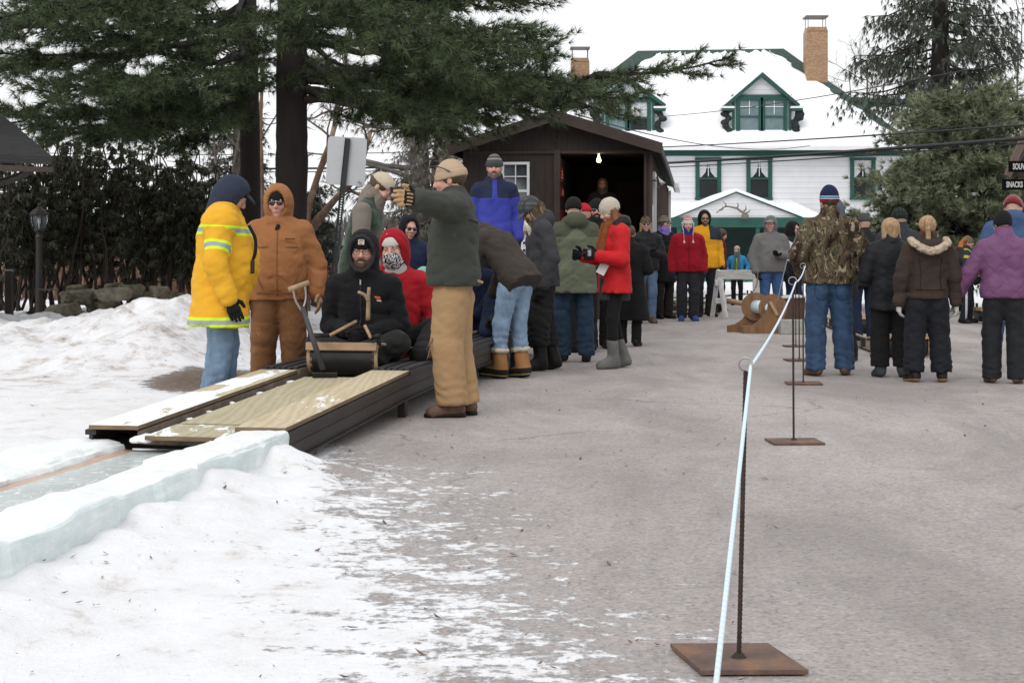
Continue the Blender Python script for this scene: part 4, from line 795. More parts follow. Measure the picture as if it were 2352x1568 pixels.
# roof corner at the far left edge, snack building at the far right edge
lb = thing('shingled_lodge', 'dark shingled roof corner of a lodge with curved bracket', 'building', tuple(P(-120, 590, 19)[:2])+(0,)); LO = A(lb.location)
mb = MB(); q = [P(-260, 150, 19), P(-10, 268, 19), P(112, 372, 19), P(-260, 372, 19)]; q = [x-LO for x in q]; mb.prism([P(-20, 262, 20.5)-LO, P(118, 378, 18.6)-LO, P(-300, 362, 18.6)-LO, P(-300, 200, 20.5)-LO], (0, .05, .1))
mb.build('roof', mat('dark_shingle', (.022, .021, .021), .9, .35, 5, .7, 25, stretch=(1, 1, 6)), lb); mb = MB(); e0, e1 = P(122, 384, 18.55)-LO, P(-300, 366, 18.55)-LO; mb.prism([e0, e1, e1+A([0, 0, -.1]), e0+A([0, 0, -.06])], (0, .06, 0)); mb.build('fascia', BTRIM, lb)
mb = MB(); mb.box(P(-200, 480, 19.5)-LO, (1.7, .3, 3)); mb.build('wall', BROWN, lb); mb = MB(); mb.tube(smooth_path([P(75, 385, 18.8)-LO, P(45, 405, 18.9)-LO, P(-20, 425, 19.2)-LO]), .05, 8); mb.build('bracket', STEEL, lb)
sb = thing('snack_building', 'brown gabled stand at the right edge with hanging signs', 'building', tuple(P(2500, 590, 24.6)[:2])+(0,)); SO = A(sb.location)
mb = MB(); mb.prism([P(2352, 300, 24.3)-SO, P(2310, 402, 24.3)-SO, P(2322, 408, 24.3)-SO, P(2362, 318, 24.3)-SO], (0, .1, 0)); mb.prism([P(2352, 300, 24.3)-SO, P(2450, 190, 24.3)-SO, P(2460, 205, 24.3)-SO, P(2362, 318, 24.3)-SO], (0, .1, 0)); mb.build('rake_board', mat('weathered_board', (.14, .10, .08), .8, .3, 4, .3, 40), sb)
mb = MB(); mb.prism([P(2322, 406, 24.45)-SO, P(2700, 406, 24.45)-SO, P(2700, 200, 24.45)-SO, P(2445, 208, 24.45)-SO], (0, .1, 0)); mb.box(P(2530, 560, 25)-SO, (2.35, .8, 3.4)); mb.build('wall', BROWN, sb)
def text(body, size, loc, m, parent, extr=.004, R=(90, 0, 0), sx=1., name='lettering', off=0., align='LEFT'):
    c = bpy.data.curves.new(name, 'FONT'); c.body = body; c.size = size; c.extrude = extr; c.align_x = align; c.offset = off; o = bpy.data.objects.new(name, c); C.objects.link(o); o.location = loc; o.rotation_euler = [math.radians(a) for a in R]; o.scale = (sx, 1, 1); c.materials.append(m)
    bpy.context.view_layer.update(); me = bpy.data.meshes.new_from_object(o); o2 = bpy.data.objects.new(name, me); C.objects.link(o2); o2.location = o.location; o2.rotation_euler = o.rotation_euler; o2.scale = o.scale; bpy.data.objects.remove(o); bpy.data.curves.remove(c); o = o2; o.name = name
    if parent: o.parent = parent; KIDS.setdefault(parent.name, []).append(o)
    return o
SIGNB = mat('sign_black', (.006, .006, .006), .95, .2, spec=.05); SIGNW = mat('sign_letter', (.45, .45, .44), .5, .05)
for word, x, y0, y1, bx0, bx1 in (('SOUVENIRS', 2326, 376, 389, 2318, 2460), ('SNACKS', 2311, 417.5, 430, 2303, 2356)):
    d = 23.9; a, b_ = P(bx0, y1+6, d), P(bx1, y0-6, d); sg = thing('hanging_sign', f'black hanging sign reading {word} in white capitals', 'sign', ((a[0]+b_[0])/2, d, (a[2]+b_[2])/2)); so_ = A(sg.location); mb = MB(); mb.box((0, .02, 0), (b_[0]-a[0], .04, b_[2]-a[2])); mb.build('board', SIGNB, sg)
    t0 = P(x, y1, d)-so_; h = P(0, y0, d)[2]-P(0, y1, d)[2]; text(word, h/.69, (t0[0], -.006, t0[2]), SIGNW, sg, sx=.56, off=.004)
    mb = MB(); [mb.tube([(xx, .02, (b_[2]-a[2])/2), (xx, .02, (b_[2]-a[2])/2+(.13 if word == 'SNACKS' else .25))], .006, 5) for xx in (-.15, .15)]; mb.build('hanger', STEEL, sg)
# ------------------------------------------------------------------ trees and hedges
def foliage_mat(name, a, b, rough=.6):
    s = N(name); s.base(s.ramp(s.attr(), [(0, a), (.6, b), (1, shade(b, 1.35))])); s.set(Roughness=rough); s.b.inputs['Specular IOR Level'].default_value = .3; return s.m
PINE = foliage_mat('pine_needles', (.024, .038, .017), (.072, .098, .042)); PINE2 = foliage_mat('blue_pine_needles', (.07, .095, .058), (.24, .265, .165)); SPR = foliage_mat('spruce_needles', (.026, .034, .026), (.068, .080, .058)); RHOD = foliage_mat('rhododendron_leaf', (.020, .022, .015), (.058, .062, .038)); DRY = foliage_mat('dry_weeds', (.09, .05, .032), (.19, .115, .075)); GREYB = foliage_mat('grey_sprays', (.09, .085, .07), (.22, .20, .17))  # spruce needle colours are lightened to stand in for distance haze
BARK = mat('pine_bark', (.022, .017, .015), .9, .45, 3, .9, 14, stretch=(1, 1, .25)); TWIG = mat('grey_twig', (.12, .10, .085), .9, .3, 5, .2, 30); BIRCH = mat('peeling_birch_bark', (.19, .125, .085), .85, .55, 5, .6, 20, stretch=(1, 1, .5), col2=(.42, .32, .25)); GBARK = mat('grey_bark', (.15, .135, .12), .9, .35, 4, .8, 16, stretch=(1, 1, .3)); DTW = mat('dark_stem', (.035, .026, .02), .9, .3, 5, .2, 30)
def tufts(Pn, D, n, L, Wd, spread, rs, droop=0., tri=True):
    Pn = np.repeat(A(Pn), n, 0); D = np.repeat(A(D), n, 0); m = len(Pn)
    d = D+spread*rs.randn(m, 3); d[:, 2] -= droop; d /= np.linalg.norm(d, axis=1)[:, None]+1e-9
    l = L*rs.uniform(.65, 1.2, m)[:, None]; sd = np.cross(d, rs.randn(m, 3)); sd /= np.linalg.norm(sd, axis=1)[:, None]+1e-9
    w = Wd*rs.uniform(.6, 1.3, m)[:, None]; z = np.repeat(np.clip(np.repeat(rs.rand(m//n), n)*.75+rs.rand(m)*.25, 0, 1), 3 if tri else 4)
    if tri: V = np.stack([Pn-sd*w/2, Pn+sd*w/2, Pn+d*l], 1).reshape(-1, 3); F = np.arange(3*m).reshape(m, 3)
    else:
        mid = Pn+d*l*.45; V = np.stack([Pn, mid+sd*w/2, Pn+d*l, mid-sd*w/2], 1).reshape(-1, 3); F = np.arange(4*m).reshape(m, 4)
    return V, F, z
def wob(p0, p1, n, amp, rs, sag=0.):
    t = np.linspace(0, 1, n)[:, None]; p = A(p0)+(A(p1)-A(p0))*t; L = np.linalg.norm(A(p1)-A(p0)); j = np.cumsum(rs.randn(n, 3), 0)*amp*L/math.sqrt(n); j -= t*j[-1]*.6; p = p+j*(t > 0); p[:, 2] += -sag*L*4*(t[:, 0]*(1-t[:, 0])); return p
def bough(mb, tp, td, p0, p1, r, rs, sub=16, flat=.35, twig=.30, step=.10, sag=.03, up=.0, start=.12, sublen=.34, hang=0.):
    m = wob(p0, p1, 15, .035, rs, sag); mb.tube(m, np.linspace(r, r*.15, 15), 6, False); L = np.linalg.norm(A(p1)-A(p0)); ax = unit(A(p1)-A(p0)); lat = unit(np.cross(ax, [0, 0, 1]))
    def leafy(pts, t0=.25):
        dd = np.gradient(pts, axis=0); n = len(pts); Lp = np.linalg.norm(np.diff(pts, axis=0), axis=1).sum(); k = max(2, int(Lp/step))
        for t in np.linspace(t0, 1, k):
            i = min(n-1.001, t*(n-1)); a = int(i); q = pts[a]+(pts[a+1]-pts[a])*(i-a); tp.append(q+rs.randn(3)*.02); td.append(unit(dd[a])+A([0, 0, up]))
    leafy(m[8:], .2)
    for i in range(sub):
        t = start+(1-start)*(i+rs.rand())/sub; k = min(13.99, t*14); q = m[int(k)]+(m[int(k)+1]-m[int(k)])*(k-int(k)); sd = 1 if i % 2 else -1
        sl = L*sublen*(1-.62*t)*rs.uniform(.6, 1.25); d = unit(ax*rs.uniform(.5, .9)+lat*sd*rs.uniform(.5, 1)+A([0, 0, rs.uniform(-flat, flat)-hang])); e = q+d*sl; sp = wob(q, e, 7, .06, rs, .03); mb.tube(sp, np.linspace(r*.28, r*.06, 7), 4, False); leafy(sp, .25)
        for j in range(int(2+sl/twig*1.4)):
            t2 = rs.uniform(.2, 1); k2 = t2*5.99; q2 = sp[int(k2)]; d2 = unit(d+lat*rs.uniform(-.9, .9)+ax*rs.uniform(-.2, .6)+A([0, 0, rs.uniform(-flat*1.3, flat*1.3)-hang*1.5])); e2 = q2+d2*twig*rs.uniform(.5, 1.4); tw = wob(q2, e2, 4, .05, rs); mb.tube(tw, np.linspace(r*.1, r*.04, 4), 3, False); leafy(tw, .2)
def tree(name, label, cat, base, trunk, boughs, fol, bark, n=13, L=.13, Wd=.011, spread=.55, seed=0, group=None, droop=.1, tri=True, bark_t=None, **kw):
    rs = RS(seed); t = thing(name, label, cat, base, 0, group); B = A(base); mb = MB()
    for pts, rr in trunk: q = smooth_path([A(p)-B for p in pts], 40); rr = np.interp(np.linspace(0, 1, 40), np.linspace(0, 1, len(rr)), rr)*(1+.018*rs.randn(40)); mb.tube(q, rr, 14)
    mb.build('trunk', bark_t or bark, t, True); mb = MB(); tp, td = [], []
    for b in boughs: p0, p1, r = b[:3]; k = dict(kw); k.update(b[3] if len(b) > 3 else {}); bough(mb, tp, td, A(p0)-B, A(p1)-B, r, rs, **k)
    if mb.n: mb.build('limbs', bark, t, True)
    if fol and tp: V, F, z = tufts(tp, td, n, L, Wd, spread, rs, droop, tri); obj('crown', V, F, fol, t, zone=z)
    return t
# the two big pines: boughs given by where they leave the trunk and where their tips hang
dB, dA = 22., 24.
rs = RS(77)
tips = [(1670, 150, 21, 662, 235, .07, .22), (1430, 205, 20, 700, 205, .07, .34), (1330, 225, 22.5, 705, 185, .06, .36), (1375, 185, 23, 703, 170, .05, .3), (1240, 60, 21, 690, 40, .07, .34), (1235, 120, 23, 695, 90, .06, .36), (1215, -10, 20, 690, -60, .07, .34), (1260, 190, 19, 700, 150, .06, .38), (1120, 262, 21, 705, 205, .05, .28), (1010, 290, 20, 702, 200, .05, .30), (980, 270, 18.5, 700, 140, .05, .36), (1060, 170, 18, 690, 60, .05, .36), (960, 60, 17.5, 690, -30, .05, .38), (880, 190, 25.5, 690, 100, .05, .38), (1000, 0, 25, 690, -40, .05, .38), (1130, 215, 25.5, 695, 130, .05, .30), (860, 30, 24, 680, -20, .05, .36), (1110, -40, 22, 690, -90, .06, .36), (820, -30, 18, 680, -120, .05, .4), (1150, 60, 18.5, 690, -20, .05, .36)]
bo = [(P(sx, sy, dB), P(x, y, d), r, {'sublen': sl, 'sub': 20}) for x, y, d, sx, sy, r, sl in tips]
tree('pine_tree', 'thicker pine trunk whose long boughs reach over the hut roof', 'pine tree', (P(668, 700, dB)[0], dB, 0), [([P(668, 765, dB), P(666, 600, dB), P(670, 400, dB), P(670, 200, dB), P(672, 0, dB), P(676, -250, dB)], [.245, .235, .23, .225, .21, .18])], bo, PINE, BARK, n=21, L=.145, Wd=.0095, seed=5, group='big pines behind the slide', up=.12, step=.078, start=.24)
tips = [(-60, 60, 22, 560, 10, .07, .36), (20, 130, 23, 556, 80, .06, .36), (-40, 240, 21, 556, 190, .06, .34), (60, 290, 24, 556, 230, .06, .36), (150, 250, 22, 556, 200, .06, .36), (120, 20, 20, 560, -40, .06, .36), (240, 100, 26, 558, 40, .05, .36), (260, 190, 20, 556, 130, .05, .38), (190, 320, 22.5, 556, 240, .05, .34), (310, 300, 21, 556, 215, .05, .36), (330, 260, 26, 556, 180, .05, .36), (330, 30, 20, 560, -50, .05, .38), (400, 340, 23, 556, 250, .05, .32), (430, 190, 19.5, 560, 90, .05, .38), (440, 80, 20, 562, -10, .05, .38), (480, 270, 21, 558, 190, .045, .34), (30, 20, 25, 560, -30, .06, .36), (200, -30, 23, 562, -90, .06, .36), (420, -30, 26, 565, -80, .05, .36), (500, 130, 28, 565, 40, .05, .38), (-80, 150, 25, 556, 90, .06, .36), (-20, 20, 19, 560, -60, .06, .36), (90, 190, 19.5, 556, 120, .05, .36)]
bo = [(P(sx, sy, dA), P(x, y, d), r, {'sublen': sl, 'sub': 19}) for x, y, d, sx, sy, r, sl in tips]
tree('pine_tree', 'thinner pine trunk behind the yellow coat with boughs spreading to the corner', 'pine tree', (P(572, 700, dA)[0], dA, 0), [([P(578, 740, dA), P(576, 560, dA), P(574, 300, dA), P(570, 100, dA), P(566, -250, dA)], [.165, .16, .155, .145, .12])], bo, PINE, BARK, n=21, L=.145, Wd=.0095, seed=6, group='big pines behind the slide', up=.12, step=.078, start=.24)
# right hand pine and the spruce behind it
def cone_boughs(cx, d, ytop, ybot, half_top, half_bot, n, rs, r=.05, lean=-.05, dz=.0, droop=0.):
    out = []
    for i in range(n):
        t = (i+.5)/n; y = ytop+(ybot-ytop)*t; hw = (half_top+(half_bot-half_top)*t)*rs.uniform(.78, 1.08); a = i*2.39996+rs.rand()*.5; p0 = P(cx, y, d); R_ = hw/FPX*d; out.append((p0, p0+A([R_*math.cos(a), R_*math.sin(a), R_*(lean+.12*rs.randn())-droop*R_]), r*(.5+.5*t)))
    return out
rs = RS(21); b = cone_boughs(2215, 31, 225, 640, 85, 275, 100, rs, .05, .16)+[(P(2215, 440, 31), P(2285, 436, 29.4), .04), (P(2215, 470, 31), P(2320, 470, 29.6), .04)]
tree('pine_tree', 'bushy grey green pine to the right of the white house', 'pine tree', (P(2205, 590, 31)[0], 31, 0), [([P(2215, 715, 31), P(2215, 400, 31), P(2205, 215, 31)], [.2, .13, .03])], b, PINE2, BARK, n=26, L=.17, Wd=.0165, spread=.48, seed=8, sub=13, sublen=.42, twig=.34, step=.15, up=.35, sag=.02, start=.3)
rs = RS(22); b = cone_boughs(2160, 58, -120, 235, 110, 215, 40, rs, .07, -.05)
for x, y in ((1958, 125), (1932, 205), (1990, 30), (2350, 20), (2330, 90), (2290, 150)): b.append((P(2160, y-60 if x < 2100 else y+10, 58), P(x, y, 57), .06))
tree('spruce_tree', 'tall dark spruce with drooping sprays behind the bushy pine', 'spruce tree', (P(2160, 590, 58)[0], 58, 0), [([P(2160, 650, 58), P(2160, 300, 58), P(2160, -150, 58)], [.5, .42, .22])], b, SPR, BARK, n=11, L=.28, Wd=.032, spread=.5, seed=9, sub=13, sublen=.30, twig=.7, step=.30, sag=.06, hang=.55, droop=.9, start=.12)
# left background spruces
rs = RS(23); b = cone_boughs(545, 36, 165, 600, 25, 120, 46, rs, .04, -.15)
tree('spruce_tree', 'sparse dark spruce seen between the left pine trunk and hedge', 'spruce tree', (P(545, 590, 36)[0], 36, 0), [([P(545, 705, 36), P(545, 400, 36), P(545, 120, 36)], [.16, .12, .03])], b, SPR, TWIG, n=10, L=.15, Wd=.022, seed=10, sub=9, sublen=.4, twig=.35, step=.2, hang=.25, droop=.4)
rs = RS(24); b = cone_boughs(722, 30, 430, 660, 8, 95, 26, rs, .03, -.12)
tree('young_spruce', 'low dark young spruce under the leaning birch', 'spruce tree', (P(722, 590, 30)[0], 30, 0), [([P(722, 718, 30), P(722, 560, 30), P(722, 425, 30)], [.08, .06, .02])], b, SPR, TWIG, n=11, L=.12, Wd=.018, seed=11, sub=9, sublen=.42, twig=.3, step=.14, hang=.15, droop=.2)
rs = RS(25); b = cone_boughs(995, 36, 130, 620, 60, 150, 54, rs, .05, -.1)
for x, y, y0, d in ((740, 250, 235, 35), (700, 215, 200, 36), (735, 420, 400, 35), (850, 400, 390, 34), (760, 340, 350, 36), (700, 350, 330, 37)): b.append((P(965, y0+60, 36), P(x, y, d), .085, {'sub': 7, 'sublen': .2}))
tree('old_conifer', 'old conifer with pale grey trunks and thin drooping sprays behind the sign', 'conifer tree', (P(1005, 590, 36)[0], 36, 0), [([P(962, 705, 36), P(965, 420, 36), P(955, 200, 36), P(960, 20, 36)], [.27, .24, .20, .14]), ([P(1030, 705, 36.4), P(1020, 420, 36.4), P(1032, 240, 36.4), P(1040, 60, 36.4)], [.36, .31, .26, .18])], b, GREYB, GBARK, n=10, L=.16, Wd=.016, seed=12, sub=11, sublen=.38, twig=.45, step=.2, hang=.5, droop=.6, bark_t=GBARK)
# leaning birch with bare twigs
def bare(mb, p0, p1, r, rs, depth=3, nsub=6, spread=.7):
    m = wob(p0, p1, 9, .05, rs); mb.tube(m, np.linspace(r, r*.35, 9), 7 if r > .03 else 4, False); L = np.linalg.norm(A(p1)-A(p0)); ax = unit(A(p1)-A(p0))
    if depth <= 0: return
    for i in range(nsub): k = rs.uniform(2.5, 8); q = m[int(k)]; d = unit(ax*.7+spread*rs.randn(3)+A([0, 0, .25])); bare(mb, q, q+d*L*rs.uniform(.28, .5), r*.38, rs, depth-1, nsub-1, spread)
def bare_tree(name, label, base, limbs, m, seed, twig=TWIG, depth=2, nsub=6, cat='tree', spread=.7):
    rs = RS(seed); t = thing(name, label, cat, base); B = A(base); mb = MB(); mt = MB()
    for pts, r in limbs:
        q = smooth_path([A(p)-B for p in pts], 14); mb.tube(q, np.linspace(r, r*.4, 14)*(1+.08*rs.randn(14)), 9); L = np.linalg.norm(q[-1]-q[0])
        for i in range(nsub+2): k = rs.randint(4, 14); d = unit((q[-1]-q[0])/L*.6+spread*rs.randn(3)+A([0, 0, .3])); bare(mt, q[k], q[k]+d*L*rs.uniform(.2, .4), r*.28, rs, depth, nsub, spread)
    mb.build('trunk', m, t, True)
    if mt.n: mt.build('twigs', twig, t, True)
    return t
bare_tree('birch_tree', 'leaning birch with peeling tan bark beside the road sign', (P(704, 590, 29)[0], 29, 0), [([P(704, 720, 29), P(704, 520, 29), P(725, 420, 29), P(758, 330, 29), P(778, 240, 29), P(800, 90, 29)], .085), ([P(706, 540, 29), P(735, 500, 29), P(775, 452, 28.6), P(822, 400, 28), P(852, 300, 28)], .09)], BIRCH, 31, nsub=5, spread=.6)
bare_tree('birch_tree', 'straight pale birch stem between the two big pine trunks', (P(600, 590, 31)[0], 31, 0), [([P(598, 715, 31), P(602, 480, 31), P(598, 300, 31), P(606, 120, 31)], .075)], BIRCH, 33, nsub=5)
bare_tree('bare_tree', 'leafless tree showing fine twigs above the hedge', (P(500, 590, 33)[0], 33, 0), [([P(500, 710, 33), P(505, 500, 33), P(490, 300, 33)], .07), ([P(503, 560, 33), P(530, 420, 33), P(560, 250, 33)], .05), ([P(502, 520, 33), P(440, 400, 33), P(400, 300, 33)], .045)], TWIG, 35, nsub=7)
for i, (x, y, d, hh, lb_) in enumerate(((1985, 150, 90, 6, 'thin bare saplings rising behind the house wing'), (2330, 120, 75, 8, 'tall bare tree with fine twigs at the right edge'))):
    bare_tree('bare_tree', lb_, (P(x, 590, d)[0], d, 0), [([P(x, 640, d), P(x+4, 380, d), P(x+8, y, d)], .12), ([P(x+2, 420, d), P(x-25, 280, d), P(x-35, y+20, d)], .07), ([P(x+2, 400, d), P(x+35, 280, d), P(x+50, y, d)], .07)], TWIG, 37+i, nsub=7)
# tall dark rhododendron hedge, one shrub after another
spots = [(-40, 24.5, 265, 60), (20, 27, 285, 70), (95, 25.5, 300, 75), (165, 28, 270, 75), (235, 26, 315, 75), (300, 28.5, 290, 80), (360, 26.5, 345, 70), (425, 28, 330, 75), (485, 26.5, 385, 60)]
hl = ['far left tall shrub behind the short post', 'tall shrub just left of the lantern post', 'tall shrub right behind the lantern', 'tall shrub right of the lantern post', 'tall shrub above the middle of the stone wall', 'tall shrub above the right half of the stone wall', 'tall shrub at the right end of the stone wall', 'tall shrub left of the yellow coat', 'shortest shrub touching the yellow coat shoulder']
for i, (x, d, yt, hw) in enumerate(spots):
    rs = RS(50+i); b0 = A([P(x, 590, d)[0], d, .15]); t = thing('rhododendron_shrub', 'dark drooping leaved '+hl[i], 'shrub', tuple(b0), 0, 'tall dark shrubs along the left'); mb = MB(); tp, td = [], []; Hh = P(0, yt, d)[2]-.15; R_ = hw/FPX*d
    for k in range(15):
        a = rs.rand()*6.28; r0 = rs.rand()**.5*R_*.55; p0 = A([r0*math.cos(a), r0*math.sin(a)*.8, 0]); top = A([p0[0]*1.8+rs.randn()*.15, p0[1]*1.8, Hh*rs.uniform(.62, 1.04)]); m = wob(p0, top, 10, .07, rs); mb.tube(m, np.linspace(.030, .01, 10), 5, False)
        for j in range(16):
            tq = rs.uniform(.24, 1)**.8; q = m[int(tq*9)]; d_ = unit(A([rs.randn(), rs.randn()*.8, rs.uniform(-.2, .8)])); e = q+d_*rs.uniform(.25, .75)*R_; tw = wob(q, e, 4, .08, rs); mb.tube(tw, [.009, .007, .005, .004], 3, False)
            for w_ in range(3 if tq > .38 else 1): tp.append(tw[3]*(1-.3*w_)+tw[1]*.3*w_); td.append(A([d_[0]*.6, d_[1]*.6, -.9]))
    mb.build('stems', DTW, t); V, F, z = tufts(tp, td, 15, .135, .030, .5, rs, .35, False); obj('leaves', V, F, RHOD, t, zone=z)
# dry weedy field beyond
rs = RS(60); n = 9000; x = rs.uniform(-16, -1, n); y = rs.uniform(34, 52, n); V, F, z = tufts(np.stack([x, y, np.zeros(n)+.1], 1), np.tile(A([0, 0, 1.]), (n, 1)), 2, 1.15, .035, .22, rs); tag(obj('dry_grass', V, F, DRY, zone=z), 'reddish brown dry weeds in the field beyond the shrubs', 'grass', kind='stuff')
rs = RS(61); n = 700; x = rs.uniform(-5.2, -3.1, n); y = rs.uniform(22, 25.5, n); V, F, z = tufts(np.stack([x-.6*(y-22)*.3, y, np.zeros(n)+.3], 1), np.tile(A([0, 0, 1.]), (n, 1)), 1, .42, .007, .4, rs); tag(obj('weed_stalks', V, F, DRY, zone=z), 'thin dry weed stalks poking out of the snow by the pines', 'weeds', kind='stuff')
# far wooded skyline, low
rs = RS(62); tp = []; 
for i in range(2600): xx = rs.uniform(-75, 75); tp.append((xx, 170+rs.rand()*14, rs.rand()**.7*(3.0+2.2*fbm(A([xx*.08]), A([2.]), 3, 4)[0])))
V, F, z = tufts(tp, np.tile(A([0, 0, 1.]), (len(tp), 1)), 5, 2.0, .5, .5, rs, 0, False); tag(obj('woods', V, F, foliage_mat('far_woods', (.09, .085, .08), (.16, .15, .145)), zone=z), 'low distant line of leafless woods on the horizon', 'woods', kind='stuff')
# ------------------------------------------------------------------ street and slide furniture
WOOD = mat('pale_ash_wood', (.36, .24, .14), .6, .2, 6, .2, 40, stretch=(1, 6, 1)); WOODD = mat('brown_plywood', (.20, .105, .05), .65, .35, 4, .3, 30, stretch=(3, 1, 1)); RUST = mat('rusty_steel', (.125, .078, .06), .75, .45, 7, .4, 60, col2=(.24, .12, .06)); REBAR = mat('rebar', (.055, .038, .032), .75, .4, 20, .8, 200, metal=.3); WIRE = mat('ring_wire', (.36, .34, .33), .4, .2, metal=.6); GREYW = mat('weathered_grey_wood', (.42, .41, .40), .8, .25, 6, .3, 30, stretch=(1, 5, 5)); CONC = mat('concrete_block', (.34, .34, .31), .95, .2, 20, .6, 120); PWH = mat('chipped_white_wood', (.56, .56, .55), .7, .18, 9, .2, 40)
# stanchions and rope
ring_pts = []
for px, py, top, rz, lab in ((1697, 1522, .79, 0, 'nearest rusty rebar post on a square plate, rope through its ring'), (1823, 1017, .935, 3, 'second rusty rebar post on a wide plate, rope through its ring'), (1845, 882, 1.0, -4, 'third rusty rebar post along the blue rope'), (1836, 828, 1.04, 4, 'fourth slim rebar post along the blue rope'), (1828, 796, 1.03, 0, 'farthest rebar post beside the cinder block')):
    g = G(px, py); t = thing('rope_post', lab, 'rope post', tuple(g), rz, 'rebar rope posts'); w = .285; dy = .30 if px == 1697 else (.26 if px == 1823 else .28); mb = MB(); sk = .05 if px == 1697 else .0
    if px == 1697: mb.prism([(-.17, .15, .004), (.105, .155, .004), (.165, -.125, .004), (-.118, -.13, .004)][::-1], (0, 0, .012))
    else: mb.box((0, -.02, .011), (.30, .26, .014))
    mb.build('base_plate', RUST, t); mb = MB(); lean = .022 if px == 1697 else 0; zz_ = np.linspace(.016, top, 2); mb.tube([(0, 0, .016), (lean, .02, top)], .0062, 10)
    for z in np.arange(.03, top, .0125): f_ = z/top; mb.tube([(lean*f_, .02*f_, z), (lean*f_, .02*f_, z+.004)], .0070, 8, False)
    mb.lathe([(.022, 0), (.012, .012)], 10, (0, 0, .016)); mb.build('rod', REBAR, t); mb = MB(); r = .0175 if px == 1697 else .023; a = np.linspace(-1.5, 4.9, 22); c = A([lean, .02, top+r])
    mb.tube([c+A([r*math.cos(q), .004*q, r*math.sin(q)]) for q in a], .003, 6); mb.build('ring', WIRE, t, True); ring_pts.append(g+Rz(rz)@(c+A([r*.75, 0, -r*.35])))
s = N('blue_white_rope'); w = s.n('TexWave', Scale=22., bands_direction='DIAGONAL', Distortion=2.); s.l(s.coord(), w.inputs[0]); s.base(s.ramp(w.outputs['Fac'], [(.2, (.55, .69, .79)), (.6, (.64, .75, .83))])); s.set(Roughness=.7); ROPEM = s.m
near = [P(1612, 1760, 1.75), P(1645, 1568, 2.25)]; mb = MB()
hand = P(1860, 600, 15.5); pts = [near[0], near[1], ring_pts[0], ring_pts[1], ring_pts[2], ring_pts[3], hand]
rp = []
for i in range(len(pts)-1): L_ = np.linalg.norm(pts[i+1]-pts[i]); rp += [pts[i]+(pts[i+1]-pts[i])*t-A([0, 0, .006*L_*4*t*(1-t)*(i > 1)]) for t in np.linspace(0, 1, 14)[:-1]]
mb.tube(rp+[pts[-1]],   .0046, 8); tag(mb.build('barrier_rope', ROPEM, None, True), 'pale blue rope strung from post to post along the road', 'rope')
mb = MB(); mb.tube([P(1858, 598, 15.6), P(1832, 602, 17.2), P(1808, 597, 18.8), P(1797, 640, 20), P(1786, 690, 21.5)], .0055, 6); tag(mb.build('barrier_rope', ROPEM, None, True), 'short white rope end running from the last post to the reel', 'rope')
# road sign seen from behind
q = P(795, 370, 15); sg = thing('road_sign', 'grey back of a road sign on a punched steel post', 'sign', (q[0], 15, 0)); qo = A([q[0], 15, 0.]); R_ = Ry(3.2)
mb = MB(); cz = q[2]; w, h, r = .385, .475, .035; poly = []
for cx, cy, a0 in ((w/2-r, h/2-r, 0), (-w/2+r, h/2-r, 90), (-w/2+r, -h/2+r, 180), (w/2-r, -h/2+r, 270)):
    for a in np.linspace(a0, a0+90, 6): poly.append((cx+r*math.cos(math.radians(a)), 0, cy+r*math.sin(math.radians(a))))
mb.prism((A(poly)@R_.T+A([0, .03, cz]))[::-1], (0, -.004, 0)); mb.build('panel', mat('sign_aluminium', (.42, .43, .44), .45, .08, 3, .05, 40, metal=.35), sg)
a, b = P(764, 660, 15)-qo, P(799, 318, 15)-qo; a = b+(a-b)*1.35; mb = MB(); ax = unit(b-a); L = np.linalg.norm(b-a); rt = unit(np.cross(ax, [0, 1, 0])); fw = A([0, 1., 0])
def strip(x0, x1, t0, t1, y0=0, th=.004): return [a+ax*t0+rt*x0+fw*y0, a+ax*t0+rt*x1+fw*y0, a+ax*t1+rt*x1+fw*y0, a+ax*t1+rt*x0+fw*y0], fw*th
def addst(*k): c, v = strip(*k); mb.hexa(c+[x+v for x in c])
addst(-.024, -.007, 0, L); addst(.007, .024, 0, L)
tt_ = 0.
while tt_ < L-.02: addst(-.007, .007, tt_, tt_+.013); tt_ += .0255
addst(-.007, .007, L-.5, L, -.0022, .006); addst(-.027, -.023, 0, L, -.012, .016); addst(.023, .027, 0, L, -.012, .016); mb.build('post', mat('post_green_steel', (.015, .022, .018), .5, .2), sg)
mb = MB(); mb.box(P(826, 420, 14.99)-qo, (.04, .006, .022), Ry(35)); mb.build('sticker', mat('sticker_grey', (.2, .2, .2), .6), sg)
# lantern post and short post
lp = thing('lamp_post', 'black lantern post with clear glass in front of the hedge', 'lamp post', (P(90, 590, 24)[0], 24, .1)); lo = A(lp.location); z0 = P(0, 533, 24)[2]-.1
mb = MB(); mb.lathe([(.062, -.1), (.062, .0), (.055, .02), (.055, z0-.1), (.07, z0-.08), (.05, z0-.04), (.06, z0)], 14); mb.build('post', STEEL, lp, False); mb = MB()
mb.lathe([(.05, z0), (.09, z0+.02), (.085, z0+.05)], 8); mb.lathe([(.155, z0+.26), (.165, z0+.275), (.11, z0+.34), (.05, z0+.38), (.02, z0+.40), (.025, z0+.43), (.004, z0+.46)], 8)
for i in range(6): t = i*math.pi/3; mb.tube([(.085*math.cos(t), .085*math.sin(t), z0+.04), (.135*math.cos(t), .135*math.sin(t), z0+.15), (.145*math.cos(t), .145*math.sin(t), z0+.27)], .009, 5)
